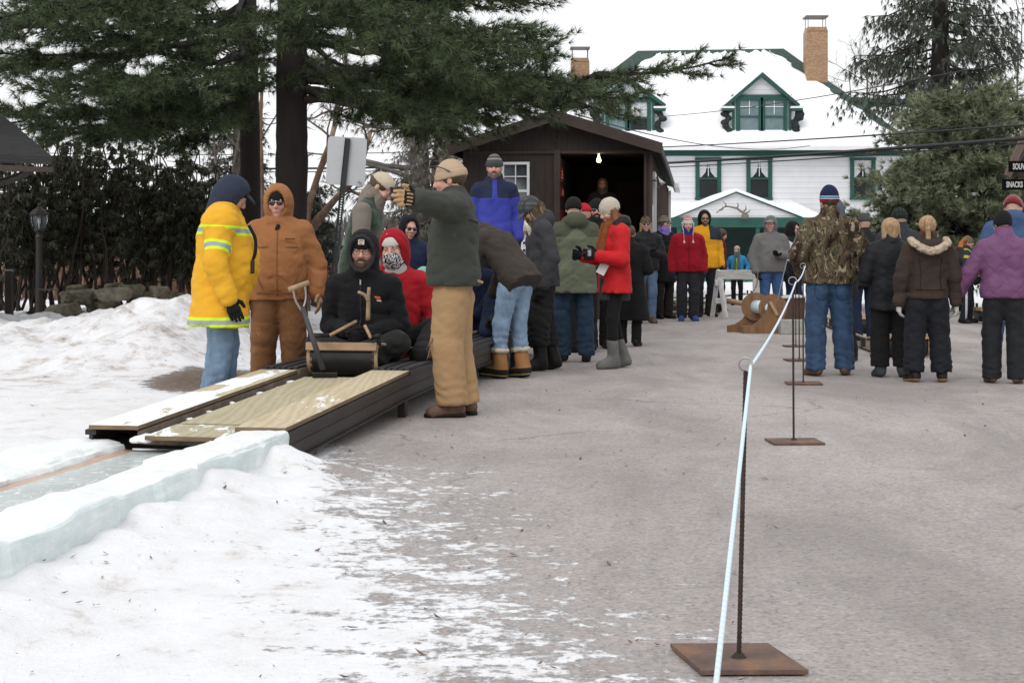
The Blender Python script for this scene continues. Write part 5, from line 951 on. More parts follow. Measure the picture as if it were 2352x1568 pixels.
mb.build('lantern_frame', STEEL, lp); s = N('clear_glass'); s.base((.8, .85, .86)); s.set(Roughness=.03); s.b.inputs['Transmission Weight'].default_value = .9; s.b.inputs['IOR'].default_value = 1.1; mb = MB(); mb.lathe([(.075, z0+.05), (.125, z0+.15), (.135, z0+.265)], 12); mb.build('lantern_glass', s.m, lp, True); mb = MB(); mb.lathe([(.012, z0+.05), (.012, z0+.13), (.025, z0+.16), (.025, z0+.2), (.004, z0+.225)], 10); mb.build('bulb', WHITE, lp, True)
mb = MB(); a = P(90, 665, 24)-lo; mb.tube([(.0, -.06, a[2]), (.33, -.06, a[2]+.0)], .012, 6); mb.build('ladder_bar', STEEL, lp)
q = P(21, 590, 21); bp_ = thing('marker_post', 'short square black post at the left edge of the snow', 'post', (q[0], 21, .1)); mb = MB(); mb.box((0, 0, .34), (.10, .10, .92), None, .008); mb.build('shaft', STEEL, bp_); mb = MB(); mb.box((0, 0, .815), (.105, .105, .03), None, .012); mb.build('cap', mat('post_cap', (.16, .17, .18), .5), bp_)
# dry stone wall
STONE = [mat('mossy_stone_a', (.13, .12, .085), .95, .6, 9, 1., 26, detail=8), mat('mossy_stone_b', (.19, .17, .13), .95, .55, 9, 1., 26, detail=8), mat('mossy_stone_c', (.10, .095, .06), .95, .6, 9, 1., 26, detail=8)]
sw = thing('stone_wall', 'low dry stone wall of mossy flat rocks half buried in snow', 'stone wall', (P(240, 590, 23)[0], 23, .15)); wo = A(sw.location)
st_ = [(150, 712, 95, 34), (240, 706, 110, 42), (215, 745, 60, 30), (300, 712, 70, 38), (345, 716, 75, 34), (128, 724, 70, 26), (175, 682, 105, 36), (262, 676, 90, 34), (330, 690, 80, 50), (300, 668, 80, 34), (222, 676, 60, 24), (178, 664, 60, 24), (258, 660, 56, 20), (368, 672, 64, 34), (386, 692, 60, 50), (412, 690, 34, 40), (110, 740, 60, 26), (90, 758, 70, 18), (350, 735, 60, 24), (205, 728, 90, 26), (275, 735, 70, 24), (360, 704, 50, 36), (15, 760, 60, 70)]
for i, (x, y, w, h) in enumerate(st_):
    rs = RS(200+i); f = Field(); c = P(x, y, 23+.25*rs.randn())-wo; W_, H_ = w/FPX*23/2*1.0, h/FPX*23/2*1.08; R_ = Rz(rs.uniform(-18, 18))@Ry(rs.uniform(-9, 9)); mb = MB(); n = 5
    f.ell(c, (W_, max(.16, W_*.7), H_*1.05), R_, .02); f.ell(c+R_@A([W_*.45*rs.uniform(-1, 1), 0, 0]), (W_*.66, .18, H_*.98), R_, .03)
    for k in range(9): nv = unit(rs.randn(3)*A([1, 1, .5])); f.cut(c+nv*A([W_, .17, H_])*rs.uniform(.62, .86), nv)
    f.cut(c+R_@A([0, 0, H_*.75]), R_@unit([rs.randn()*.1, 0, 1])); f.cut(c-R_@A([0, 0, H_*.8]), -(R_@unit([rs.randn()*.1, 0, 1])))
    V, F = f.build(.014, folds(i, .014, (14, 14, 26))); obj('stone', V, F, STONE[i % 3], sw, True)
# overhead wires
WIREB = mat('black_cable', (.02, .02, .02), .6, .1)
def wire(label, pts, r, group='overhead cables'): mb = MB(); mb.tube(smooth_path(pts, 40), r, 6); tag(mb.build('overhead_wire', WIREB, None, True), label, 'cable', group)
def bundle(lab, a, b, sag, r, n=1, dz=.06):
    a, b = A(a), A(b); pts = [a+(b-a)*t-A([0, 0, sag*4*t*(1-t)]) for t in np.linspace(0, 1, 7)]; wire(lab, pts, r)
bundle('thick black cable crossing low in front of the house windows', P(1250, 384, 56), P(2700, 290, 18), .10, .034); bundle('thinner cable just under the thick one before the house', P(1250, 391, 56), P(2700, 302, 18), .12, .013)
bundle('cable crossing the snowy roof edge under the dormers', P(1250, 345, 56), P(2700, 262, 18), .10, .015); bundle('thin cable sloping up across the middle dormer', P(1380, 272, 54), P(2700, 60, 18), .3, .010)
bundle('slack thin wire over the snowy roof by the hut', P(1320, 262, 30), P(1860, 335, 52), .35, .012); bundle('thin wire rising over the bushy pine to the right', P(1900, 318, 30), P(2700, 205, 18), .1, .008)
bundle('twin black cable behind the pine trunks and sign', P(100, 388, 42), P(1250, 378, 42), .05, .03); bundle('lower thin cable behind the pine trunks and sign', P(100, 394, 42), P(1250, 386, 42), .06, .014); bundle('upper thin cable behind the pine trunks', P(100, 352, 42), P(1250, 340, 42), .1, .012); bundle('highest thin cable between the pine and old conifer', P(550, 270, 42), P(1250, 282, 42), .05, .010)
# toboggans
SHEET = mat('black_curl_sheet', (.018, .017, .017), .4, .3, 4, .2, 20); SLAT = mat('worn_slats', (.15, .115, .09), .75, .35, 6, .3, 30, stretch=(5, 1, 1)); IRON = mat('dark_iron', (.03, .028, .027), .5, .3, metal=.5); RWOOD = mat('rail_wood', (.33, .25, .16), .6, .25, 8, .2, 40)
def make_toboggan(label, loc, rz, L=3.0, front=WOOD, rails=True, group='long wooden toboggans', w=.50):
    t = thing('toboggan', label, 'toboggan', loc, rz, group); mb = MB(); n = 7
    for i in range(n): mb.box((-w/2+w*(i+.5)/n, L/2+.08, .028), (w/n-.006, L-.12, .016), None, .003)
    for y in np.arange(.5, L, .6): mb.box((0, y, .012), (w, .07, .014))
    mb.build('deck', SLAT, t); arc = [(-.13*math.sin(a)*1.0+.12, .15-.135*math.cos(a)) for a in np.linspace(-.15, 2.35, 16)]
    mb = MB(); c = A(arc); m = len(c); V = [(sx*(w/2-.015), y, z) for sx in (-1, 1) for y, z in c]+[(sx*(w/2-.015), y+.008, z+.008) for sx in (-1, 1) for y, z in c]; F = []
    for k in range(m-1): F += [(k, k+1, m+k+1, m+k), (2*m+k, 3*m+k, 3*m+k+1, 2*m+k+1)]
    mb.add(V, F); mb.build('curl', SHEET, t, True)
    for sx in (-1, 1):
        mb = MB()
        for k in range(m-1): (y0, z0_), (y1, z1_) = c[k], c[k+1]; x0, x1 = sx*(w/2-.03), sx*(w/2+.008); d = unit(A([0, -(z1_-z0_), (y1-y0)]))*.014; mb.hexa([(x0, y0, z0_), (x1, y0, z0_), (x1, y1, z1_), (x0, y1, z1_)]+[tuple(A(p)-d) for p in ((x0, y0, z0_), (x1, y0, z0_), (x1, y1, z1_), (x0, y1, z1_))])
        mb.build('edge_strip', front, t)
        mb = MB(); mb.box((sx*(w/2-.0), .06, .275), (.03, .035, .10)); mb.tube([(sx*(w/2-.03), .06, .27), (sx*(w/2+.035), .06, .27)], .009, 6); mb.build('bolt_post', IRON, t)
    tb = arc[-5]; mb = MB(); mb.box((0, tb[0]-.012, .235), (w+.015, .028, .058), Rx(-8), .004); mb.build('top_bar', front, t)
    if rails:
        for sx in (-1, 1):
            ps = [(sx*(w/2-.03), .1, .25), (sx*(w/2+.0), .42, .22), (sx*(w/2+.01), .75, .185)]+[(sx*(w/2), y, .16) for y in np.arange(1.1, L, .45)]; mb = MB(); mb.tube(smooth_path(ps, 30), .013, 7); mb.build('hand_rail', RWOOD, t, True)
            for y in np.arange(.75, L, .75): mb = MB(); mb.box((sx*(w/2-.02), y, .09), (.05, .09, .14), None, .005); mb.build('rail_block', BTRIM, t)
    return t
rz_t = -math.degrees(math.atan2(.164, .9865)); q = T(-.53, 2.93); SLED0 = A([q[0], q[1], q[2]-.085]); sled = make_toboggan('loaded toboggan with a curled black front on the launch track', tuple(SLED0), rz_t, 4.2)
sl1 = make_toboggan('toboggan lying flat on the road in front of the yellow jacket', (G(1655, 722)[0], G(1655, 722)[1], .0), 93, 3.2)
def cp(src, label, loc, rz): c = copy_tree(src); c['label'] = label; c.location = loc; c.rotation_euler = (0, 0, math.radians(rz)); return c
cp(sl1, 'toboggan stacked on the road behind the purple scarf woman', (G(1500, 714)[0]+1.2, G(1500, 714)[1]+.3, .0), 88)
cp(sl1, 'toboggan parked sideways on the snow behind the sawhorse', (G(1735, 701)[0], G(1735, 701)[1]+.5, .0), 91)
cp(sl1, 'toboggan with curled front standing behind the camouflage jacket', (G(1978, 768)[0], G(1978, 768)[1]+.2, 0), -6)
cp(sl1, 'toboggan lying past the boy at the right edge', (G(2330, 742)[0]-.6, G(2330, 742)[1], 0), -88)
cp(sl1, 'dark toboggan between the two girls seen from behind', (G(2082, 822)[0], G(2082, 822)[1], 0), -4)
# steering sticks held by the front rider, ropes
# shovel leaning on the toboggan front
sh = thing('shovel', 'shovel with a grey shaft and wooden D grip leaning on the toboggan', 'shovel', tuple(T(-.52, 2.66, -.08))); so2 = A(sh.location); d = so2[1]; a, b, g1, g2 = A([0, -.0, .0]), P(694, 705, 10.45)-so2, P(672, 662, 10.4)-so2, P(700, 652, 10.45)-so2
a = P(742, 848, 10.38)-so2; mb = MB(); mb.tube([a, b], [.021, .017], 10); mb.build('shaft', mat('shaft_grey', (.045, .045, .047), .5, .2), sh, True); mb = MB()
for g_ in (g1, g2): mb.tube(smooth_path([b-A([0, 0, .03]), b+(g_-b)*.35+A([.0, 0, .0])+unit(g_-(g1+g2)/2)*.022, g_], 10), .0075, 7)
mb.build('fork', mat('steel_fork', (.4, .4, .4), .3, .1, metal=.8), sh, True); mb = MB(); e = unit(g2-g1)*.03; mb.tube([g1-e, g2+e], .018, 10); mb.build('grip', WOOD, sh, True); mb = MB(); mb.box(a+A([.01, .03, -.07]), (.17, .012, .10), Rx(25)); mb.build('blade', IRON, sh)
# plywood cable reel
g = G(1752, 765); rl = thing('cable_reel', 'plywood cable reel with two round flanges on a brown cradle', 'cable reel', tuple(g)); s_ = FPX/g[1]
def r_(px, py, dy=0.): return A([(px-1752)/s_, dy, (765-py)/s_])
for px, py, dy in ((1772, 707, -.12), (1741, 705, .22)):
    c = r_(px, py, dy); mb = MB(); n = 36; a = np.linspace(0, 2*math.pi, n, endpoint=False); R_ = Rz(-14); rim = A([[.205*math.cos(t), 0, .205*math.sin(t)] for t in a])@R_.T+c; mb.prism(rim[::-1], R_@A([0, -.02, 0])); mb.build('flange', WOODD, rl)
c0, c1 = r_(1772, 707, -.12), r_(1741, 705, .22); mb = MB(); mb.tube([c0+(c1-c0)*.1, c1], .095, 20); mb.build('wound_rope', ROPEM, rl, True)
for dy, dx in ((-.17, 0), (.27, -27)):
    mb = MB(); pr = [(1703, 765), (1703, 750), (1722, 746), (1738, 735), (1752, 716), (1766, 700), (1778, 697), (1787, 706), (1800, 735), (1812, 750), (1812, 765)]; mb.prism([r_(x+dx, y, dy) for x, y in pr][::-1], (0, .022, 0)); mb.build('cradle_side', WOODD, rl)
mb = MB(); mb.box(r_(1716, 757, .05), (.16, .36, .11)); mb.build('end_board', WOODD, rl); mb = MB(); mb.box(r_(1772, 707, -.185), (.045, .02, .22), Ry(-28)); mb.build('crank_bar', WOOD, rl)
gb = G(1827, 768); cb = thing('cinder_block', 'pale grey concrete block on the road beside the cable reel', 'concrete block', tuple(gb)); mb = MB(); mb.box((0, .1, .105), (.42, .2, .205), None, .008); mb.build('body', CONC, cb)
# sawhorse barrier and plank
gs = A([P(1690, 590, 27.5)[0], 27.5, 0.]); sh2 = thing('sawhorse', 'weathered white sawhorse barrier between the yellow jacket and grey hoodie', 'sawhorse', tuple(gs)); k27 = 27.5/FPX
def w_(px, py): return A([(px-1690)*k27, 0, CAM_H+(HOR-py)*k27])
mb = MB(); mb.box((w_(1646, 631)+w_(1762, 631))/2, (116*k27, .09, 22*k27), None, .006); mb.build('beam', GREYW, sh2)
for x0, y0, x1, y1 in ((1653, 640, 1663, 716), (1650, 620, 1640, 700), (1752, 640, 1760, 716), (1750, 640, 1738, 700)): mb = MB(); a, b = w_(x0, y0), w_(x1, y1); a[1] = -.04; b[1] = -.25 if x1 > x0 else .25; b[2] = 0; mb.tube([a, b], .045, 4); mb.build('leg', PWH, sh2)
mb = MB(); mb.box(w_(1655, 691), (.20, .12, .10), None, .01); mb.box(w_(1652, 650), (.16, .1, .12), None, .01); mb.build('bracket', PWH, sh2)
gp = G(1735, 730); pk = thing('grey_board', 'upright weathered grey board under the sawhorse beam', 'board', (gp[0], 27.1, 0)); mb = MB(); mb.box((0, 0, .44), (.22, .04, .88)); mb.build('panel', GREYW, pk)
mb = MB(); mb.tube([P(1640, 684, 31)-0, P(1740, 703, 30.5)], .05, 8); tag(mb.build('wooden_pole', WOOD, None, True), 'long tan wooden pole lying on snow behind the sawhorse', 'pole')
# brown box sled
gt = A([P(1800, 590, 23.6)[0], 23.6, 0.]); bx_ = thing('box_sled', 'brown wooden box sled with a pale rim behind the cable reel', 'box sled', tuple(gt)); k = 23.6/FPX
def v_(px, py, y=0.): return A([(px-1800)*k, y, CAM_H+(HOR-py)*k])
mb = MB(); pr = [(1728, 687), (1740, 712), (1752, 738), (1770, 750), (1846, 752), (1850, 684)]; mb.prism([v_(*p) for p in pr], (0, .5, 0)); mb.build('hull', mat('box_brown', (.075, .035, .025), .6, .3, 4, .3, 30), bx_)
mb = MB(); mb.tube([v_(1726, 686, -.01), v_(1852, 681, -.01)], .022, 7); mb.tube([v_(1726, 686, .5), v_(1852, 681, .5)], .022, 7); mb.build('rim', PWH, bx_); mb = MB(); mb.box(v_(1806, 756, .25), (.7, .5, .05)); mb.box(v_(1800, 762, .1), (.75, .05, .08)); mb.box(v_(1800, 762, .4), (.75, .05, .08)); mb.build('runner', GREYW, bx_)
mb = MB(); mb.tube(smooth_path([v_(1716, 682, .1), v_(1726, 675, .05), v_(1735, 655, -.1), v_(1734, 620, -.3)], 14), .009, 6); tag(mb.build('lead_rope', RWOOD, None, True), 'tan lead rope hanging from the grey hoodie hand', 'rope'); bpy.data.objects['lead_rope'].location = tuple(gt)
# ------------------------------------------------------------------ the crowd
BLACK, CHAR, NAVY = (.012, .012, .013), (.040, .040, .044), (.014, .022, .05)
JEAN, JEAND, JEANL = (.10, .16, .25), (.024, .045, .078), (.20, .29, .41)
HAIRB = mat('brown_hair', (.07, .04, .022), .5, .4, 30, .3, 90, stretch=(3, 3, .6)); HAIRY = mat('blonde_hair', (.34, .22, .115), .5, .55, 30, .3, 90, stretch=(3, 3, .5)); BEARD = mat('beard_hair', (.10, .06, .04), .8, .4, 60, .4, 160); BEARDG = mat('greying_beard', (.14, .10, .085), .8, .5, 60, .4, 160)
FUR = mat('pale_fur', (.42, .34, .25), .95, .4, 40, .6, 120); LEATH = mat('tan_glove_leather', (.33, .20, .10), .7, .3, 9, .3, 60)
cBLACK = cloth(BLACK); cCHAR = cloth(CHAR); cNAVY = cloth(NAVY); cJEAN = cloth(JEAN, pattern='denim'); cJEAND = cloth(JEAND, pattern='denim'); cJEANL = cloth(JEANL, pattern='denim'); cSNOWP = cloth((.018, .019, .022), rough=.75); CAMO = cloth((.1, .08, .05), pattern='camo', rough=.95)
BBOOT = cloth((.014, .013, .012), rough=.5, var=.3); BROWNB = mat('brown_boot', (.10, .055, .035), .6, .4, 12, .3, 60)
def hgt(px, py, d, base=0.): return CAM_H+(HOR-py)/FPX*d-base
def stand(label, x, yf, yt, yaw, pose, d=None, base=0., hat=1.775, h=None, **k):
    d = FPX*(CAM_H-base)/(yf-HOR) if d is None else d; pos = P(x, 0, d); pos[2] = base if base else float(ground_z(A([pos[0]]), A([d]))[0])*(abs(pos[0]) > 2); H = hgt(x, yt, d, pos[2])*1.75/hat
    hh = h or (.0135 if d < 12.5 else .016 if d < 17 else .019 if d < 24 else .022)
    return Person(label, tuple(pos), H, yaw, pose, hh, seed=int(abs(x)*3+yt), **k)
def yoke(zc, slope=0.): return lambda V, s: .5+(V@s.po.up-(s.J['pel']@s.po.up+zc-.95))*4
def attach(p, name, mb, m): V, F = mb.out(); return obj(name, A(V)*p.k, F, m, p.root)
def patch(p, name, c, w, h, m, R, bend=0): mb = MB(); mb.box(c, (w, .006, h), R, .002); return attach(p, name, mb, m)

# 1 the man in the yellow coat
YEL = (.74, .39, .03)
def stripes(V, s):
    J = s.J; up = s.po.up; t = (V-J['pel'])@up; sl = (V-J['pel'])@s.po.lat
    tor = np.minimum(np.abs(V[:, 2]-.672)/.036, np.abs(t-.385)/.034)
    v = J['elR']-J['shR']; L2 = v@v; ta = ((V-J['shR'])@v)/L2; da = np.linalg.norm(V-J['shR']-np.clip(ta, 0, 1)[:, None]*v, axis=1); fa = (da < .115) & (ta > .2) & (ta < 1.3)
    arm = np.abs((ta-.60)*math.sqrt(L2))/.036; w2 = J['wrR']-J['elR']; tw = ((V-J['elR'])@w2)/(w2@w2); dw = np.linalg.norm(V-J['elR']-np.clip(tw, 0, 1.1)[:, None]*w2, axis=1); low = (tw > 0) & (dw < .1)
    return np.clip(np.where(low, 9, np.where(fa, arm, tor))/3., 0, 1)
p = stand('person in a long yellow coat with lime reflective bands and navy hood', 507, 0, 392, 97, Pose(6, (6, 30, 0), 'down', ((.09, .0, -.29), (.09, -.12, -.52)), .11, .03, sw=.245), d=10.8)
mY = cloth(YEL, ((0, (.34, .36, .36)), (.145, (.62, .85, .03)), (.34, YEL)), bump=.3)
p.jacket(mY, hem=.64, sleeve_r=-.055, b=.105, w=.0, belly=.14, flare=.045, collar=.095, zone=stripes, amp=.012, f=(7, 7, 8)); p.trousers(cJEANL, th=.115, kn=.10, an=.095); p.boots(BROWNB); p.glove('R', cBLACK, .35); p.glove('L', cBLACK, .6)
p.hood(cloth((.030, .038, .062)), fwd=.02, open_=(.06, .09)); p.cap(cloth((.028, .03, .045)), brim=.06)
mb = MB(); c = p.J['chest']+p.po.fwd*.19; mb.tube(smooth_path([c+p.po.up*.1-p.po.lat*.12, c+p.po.fwd*.05-p.po.lat*.12, c-p.po.up*.12-p.po.lat*.13+p.po.fwd*.05, c-p.po.up*.18-p.po.lat*.14]), .014, 6); attach(p, 'radio_cord', mb, BBOOT); mb = MB(); mb.box(c-p.po.up*.2-p.po.lat*.155+p.po.fwd*.04, (.02, .03, .10), None, .006); attach(p, 'key_clip', mb, IRON)
# 2 tan coveralls
TANC = (.31, .135, .055); mT = cloth(TANC, wear=((.40, .21, .11), .62), bump=.4); TAND = cloth((.21, .10, .045), bump=.45, wear=((.34, .18, .09), .58))
p = stand('person in rust tan insulated coveralls and hood with dark sunglasses', 640, 0, 417, 4, Pose(0, (-6, 4, 0), ((.115, .03, -.27), (.14, -.06, -.50)), 'down', .13), d=11.8, hat=1.80, skin_col=PINK)
p.jacket(mT, hem=.82, b=.055, w=.012, belly=.06, amp=.012, collar=.10); p.trousers(TAND, th=.135, kn=.115, an=.11, amp=.009, hemz=.03); p.boots(BROWNB); p.glove('L', LEATH, .45, cuff=.03); p.glove('R', LEATH, .45, cuff=.03)
p.line('zipper', [(.0, -.10), (.0, .44)], TAND, .005); p.line('pocket_seam', [(.07, .30), (.17, .30)], TAND, .004); p.line('pocket_seam', [(-.07, .30), (-.17, .30)], TAND, .004); p.line('pocket_seam', [(.20, .14), (.12, -.04)], TAND, .005); p.line('pocket_seam', [(-.20, .14), (-.12, -.04)], TAND, .005); p.line('waist_band', [(-.17, -.075), (0, -.075), (.17, -.075)], TAND, .005)
p.hood(mT, fwd=-.004, size=1.12, open_=(.066, .112), point=1); p.beanie(cBLACK, cuff=0, low=.03, amp=0); p.shades(); p.scarf(cloth((.45, .45, .47)), r=.062, hi=.05, name='undershirt')
mb = MB(); c = p.J['neck']+p.po.fwd*.135-p.po.up*.05; mb.box(c, (.035, .03, .06), Ry(20), .01); attach(p, 'clip_microphone', mb, BBOOT)
mb = MB(); c = p.J['chest']+p.po.fwd*.178; [mb.box(c+p.po.lat*(.07+.009*i)+p.po.up*.035, (.006, .004, .010), None) for i in range(9)]; attach(p, 'chest_lettering', mb, BBOOT)
# 3 green vest
p = stand('person in a dark green vest with grey sleeves and beige cap, bowing', 824, 0, 416, 82, Pose(16, (0, 26, 0), 'front', ((.07, -.08, -.27), (.0, -.30, -.40)), .1, .06), d=13.4, hat=1.63)
p.jacket(cloth((.022, .045, .026), sheen=.3), hem=.82, b=.03, w=.01, vest=1, collar=.09); p.sleeves(cloth((.19, .165, .14)), .018); p.trousers(cBLACK); p.boots(BBOOT); p.gloves(cBLACK); p.scarf(cloth((.20, .17, .14)), r=.10, lo=-.05, hi=.055, name='hood_collar', amp=.014); p.cap(cloth((.50, .43, .33)), cloth((.02, .025, .04)), brim=.085); p.hair(HAIRB); p.beard(BEARD, False)
# 4 front rider
def sitter(label, x, d, yt, yaw, pose, z, hat=.945, h=.0135, **k): pos = P(x, 0, d); pos[2] = z; H = (hgt(x, yt, d)-z)/hat*1.75; return Person(label, tuple(pos), H, yaw, pose, h, seed=int(x+yt), **k)
LEGS = dict(hipL=(.10, 0, .10), hipR=(-.10, 0, .10), kneeL=(.27, -.24, .17), kneeR=(-.28, -.24, .15), ankL=(-.04, -.37, .08), ankR=(.10, -.29, .08), toeL=(-.18, -.40, .05), toeR=(.24, -.37, .05))
p = sitter('person sitting cross-legged at the toboggan front in a black jacket and beanie', 838, 11.42, 524, -6, Pose(8, (4, -2, 3), ((.055, .0, -.27), (-.135, -.24, -.29)), ((.06, .0, -.27), (-.12, -.23, -.27)), pel=(0, 0, .12), joints=LEGS), SLED0[2]+.05, skin_col=PINK)
p.jacket(cloth((.013, .013, .015), bump=.5), hem=.86, b=.014, w=-.008, amp=.011, collar=.09); p.trousers(cloth((.022, .023, .022), wear=((.055, .054, .048), .55), bump=.45), th=.105, kn=.088, an=.075, cut=False, amp=.012); p.boots(cloth((.02, .02, .024), rough=.6), top=.2); p.glove('L', cloth((.016, .014, .014)), 1.5, thumb=(0, 0, 1)); p.glove('R', cloth((.016, .014, .014)), 1.5, thumb=(0, 0, 1))
p.line('zipper', [(.0, .05), (.0, .44)], cCHAR, .004); hoodm = cloth((.032, .033, .037)); p.hood(cloth((.014, .014, .016)), hoodm, open_=(.066, .105), fwd=-.008); p.beanie(cBLACK, cuff=.05, low=.035); p.beard(BEARD, False); p.specs(); p.brows(BEARD)
R_ = p.po.RH@Rx(-14); patch(p, 'hat_patch', p.po.hp((0, -.112, .075)), .042, .038, mat('patch_white', (.62, .58, .52), .8), R_); mb = MB(); a = np.linspace(.7, 5.6, 12); mb.tube([p.po.hp((0, -.117, .075))+R_@A([.011*math.cos(t), -.001, .011*math.sin(t)]) for t in a], .0028, 5); attach(p, 'patch_emblem', mb, mat('emblem_orange', (.55, .16, .03), .7))
c = p.J['chest']+p.po.fwd*.168+p.po.lat*.125+p.po.up*.04
for i, cl in enumerate(((.5, .16, .02), (.45, .03, .02), (.5, .45, .4))): mb = MB(); mb.box(c-p.po.up*.012*i+p.po.lat*.006*i, (.038-.004*i, .008, .009), Ry(8)); attach(p, 'chest_logo', mb, mat('logo_thread_%d' % i, cl, .8))
mb = MB(); mb.box(p.J['neck']+p.po.fwd*.115-p.po.up*.045, (.010, .012, .035)); attach(p, 'zipper_pull', mb, WIRE); front = p
# 5 red rider
p = sitter('person seated second in a red hooded jacket with a skull print bandana', 908, 12.05, 522, -2, Pose(4, (-8, 3, -4), ((.10, -.02, -.26), (.05, -.22, -.40)), ((.1, 0, -.26), (.05, -.2, -.42)), pel=(0, 0, .12), joints=dict(hipL=(.10, 0, .10), hipR=(-.10, 0, .10), kneeL=(.30, -.30, .24), kneeR=(-.3, -.3, .24), ankL=(.26, -.66, .10), ankR=(-.28, -.66, .1), toeL=(.28, -.80, .06), toeR=(-.3, -.8, .06))), SLED0[2]+.05)
RED1 = (.33, .012, .02); mR = cloth(RED1, ((0, RED1), (.62, (.018, .018, .024)))); p.jacket(mR, hem=.86, b=.022, w=-.01, zone=yoke(1.50), amp=.011); p.trousers(cBLACK, th=.11, cut=False); p.boots(BBOOT); p.glove('L', cBLACK, .9); p.glove('R', cBLACK, .9)
p.hood(cloth((.30, .010, .018)), open_=(.064, .10)); p.brows(BEARD); p.mask(cloth((.5, .5, .5), pattern='skull')); p.scarf(cloth((.40, .39, .38)), r=.085, lo=.0, hi=.075, name='neck_warmer'); p.hair(HAIRB); p.beanie(cloth((.58, .55, .50)), cuff=0, low=.036, name='headband', amp=0)
# 6 navy hood, sunglasses
p = stand('person in a navy hooded coat with round sunglasses, smiling', 937, 0, 487, 14, Pose(4, (6, 4, 6), 'front', 'front'), d=14.3, hat=1.80, skin_col=PINK)
p.jacket(cloth((.018, .028, .06)), hem=.75, b=.03, collar=.10); p.trousers(cBLACK); p.boots(BBOOT); p.gloves(cBLACK); p.hood(cloth((.010, .011, .016)), open_=(.064, .104)); p.hair(HAIRB); p.shades()
# 7 other riders half hidden
def low_rider(label, x, d, yt, col, hat, hcol): 
    p = sitter(label, x, d, yt, -4, Pose(10, (0, 8, 0), 'front', 'front', pel=(0, 0, .12), joints=dict(hipL=(.10, 0, .10), hipR=(-.10, 0, .10), kneeL=(.26, -.30, .36), kneeR=(-.26, -.3, .36), ankL=(.24, -.62, .10), ankR=(-.24, -.62, .1), toeL=(.26, -.76, .06), toeR=(-.26, -.76, .06))), .36, h=.018); p.jacket(cloth(col), hem=.86, b=.03); p.trousers(cNAVY, cut=False); p.boots(BBOOT); p.gloves(cBLACK); p.beanie(cloth(hcol), cuff=.04); return p
low_rider('person seated third on the toboggan in grey, mostly hidden', 975, 12.85, 606, (.06, .065, .065), 1, (.20, .42, .34)); low_rider('person seated behind the pointing man in dark navy', 1075, 14.6, 545, (.012, .018, .04), 1, (.02, .02, .03))
# 8 the pointing man
GRN = (.052, .058, .048)
p = stand('person in a green canvas jacket and tan work trousers pointing left', 1043, 955, 363, -96, Pose(2, (-4, 4, 0), ((.25, -.06, .015), (.46, -.16, .04)), ((.05, -.02, -.27), (-.03, -.06, -.50)), .085, .03, shrug=.045), hat=1.775, skin_col=PINK)
p.jacket(cloth(GRN, wear=((.11, .12, .105), .66), bump=.5), hem=.90, b=.072, w=-.005, belly=.04, amp=.009, collar=.092, sleeve_r=-.012); mTR = cloth((.39, .25, .13), wear=((.20, .12, .06), .64), bump=.45); p.line('yoke_seam', [(-.16, .40), (0, .38), (.16, .40)], cloth((.03, .034, .028)), .004, True); p.trousers(mTR, th=.138, kn=.122, an=.118, amp=.0065, hemz=.085); p.boots(BROWNB, top=.16, r=.056)
sole = p; J = p.J
for sd in 'LR': g = Field(); a, t = J['ank'+sd], J['toe'+sd]; f_ = unit((t-a)*A([1, 1, 0])); g.cap(A([*(a-f_*.05)[:2], .012]), A([*(a+f_*.15)[:2], .012]), .046, k=.01); g.cut((0, 0, .03), (0, 0, 1)); g.cut((0, 0, .001), (0, 0, -1)); p.add('sole', g, BBOOT, h=.008)
p.beanie(cloth((.43, .32, .22)), cuff=.05, low=.012, tall=.012); p.hair(HAIRB)
def knuck(V, wr, d, t, n): q = (V-wr)@d; m = (V-wr)@n; o = (V-wr)@t; return np.where((q > .075) & (q < .125) & (m < -.002), .5+.5*np.sin(o*270), np.where(m > .004, .8, .2))
p.glove('L', cloth(BLACK, ((0, BLACK), (.55, (.42, .27, .13)))), 1.25, thumb=(0, 0, 1), zone=knuck, sc=1.22, cuff=.025); p.glove('R', LEATH, .7)
mb = MB(); mb.tube(smooth_path([p.po.hp((.102, .03, .055)), p.po.hp((.102, -.02, .085)), p.po.hp((.085, -.08, .105)), p.po.hp((.045, -.125, .11))]), .0045, 6); attach(p, 'glasses_arm', mb, DARKM)
mb = MB(); mb.box(J['pel']-p.po.fwd*.185-A([0, 0, .02])+p.po.lat*.06, (.03, .05, .018), Rx(-20), .004); attach(p, 'hammer_loop', mb, mTR)
g = Field(); k_ = J['kneeL']; rs = RS(3)
for i in range(9): g.cap(k_+A([rs.uniform(-.02, .09), -.105+rs.uniform(-.01, .03), rs.uniform(-.06, .05)]), k_+A([rs.uniform(-.0, .1), -.125+rs.uniform(-.01, .02), rs.uniform(-.12, .02)]), .006, .003, .004)
p.add('torn_knee', g, cloth((.22, .15, .09)), h=.006)
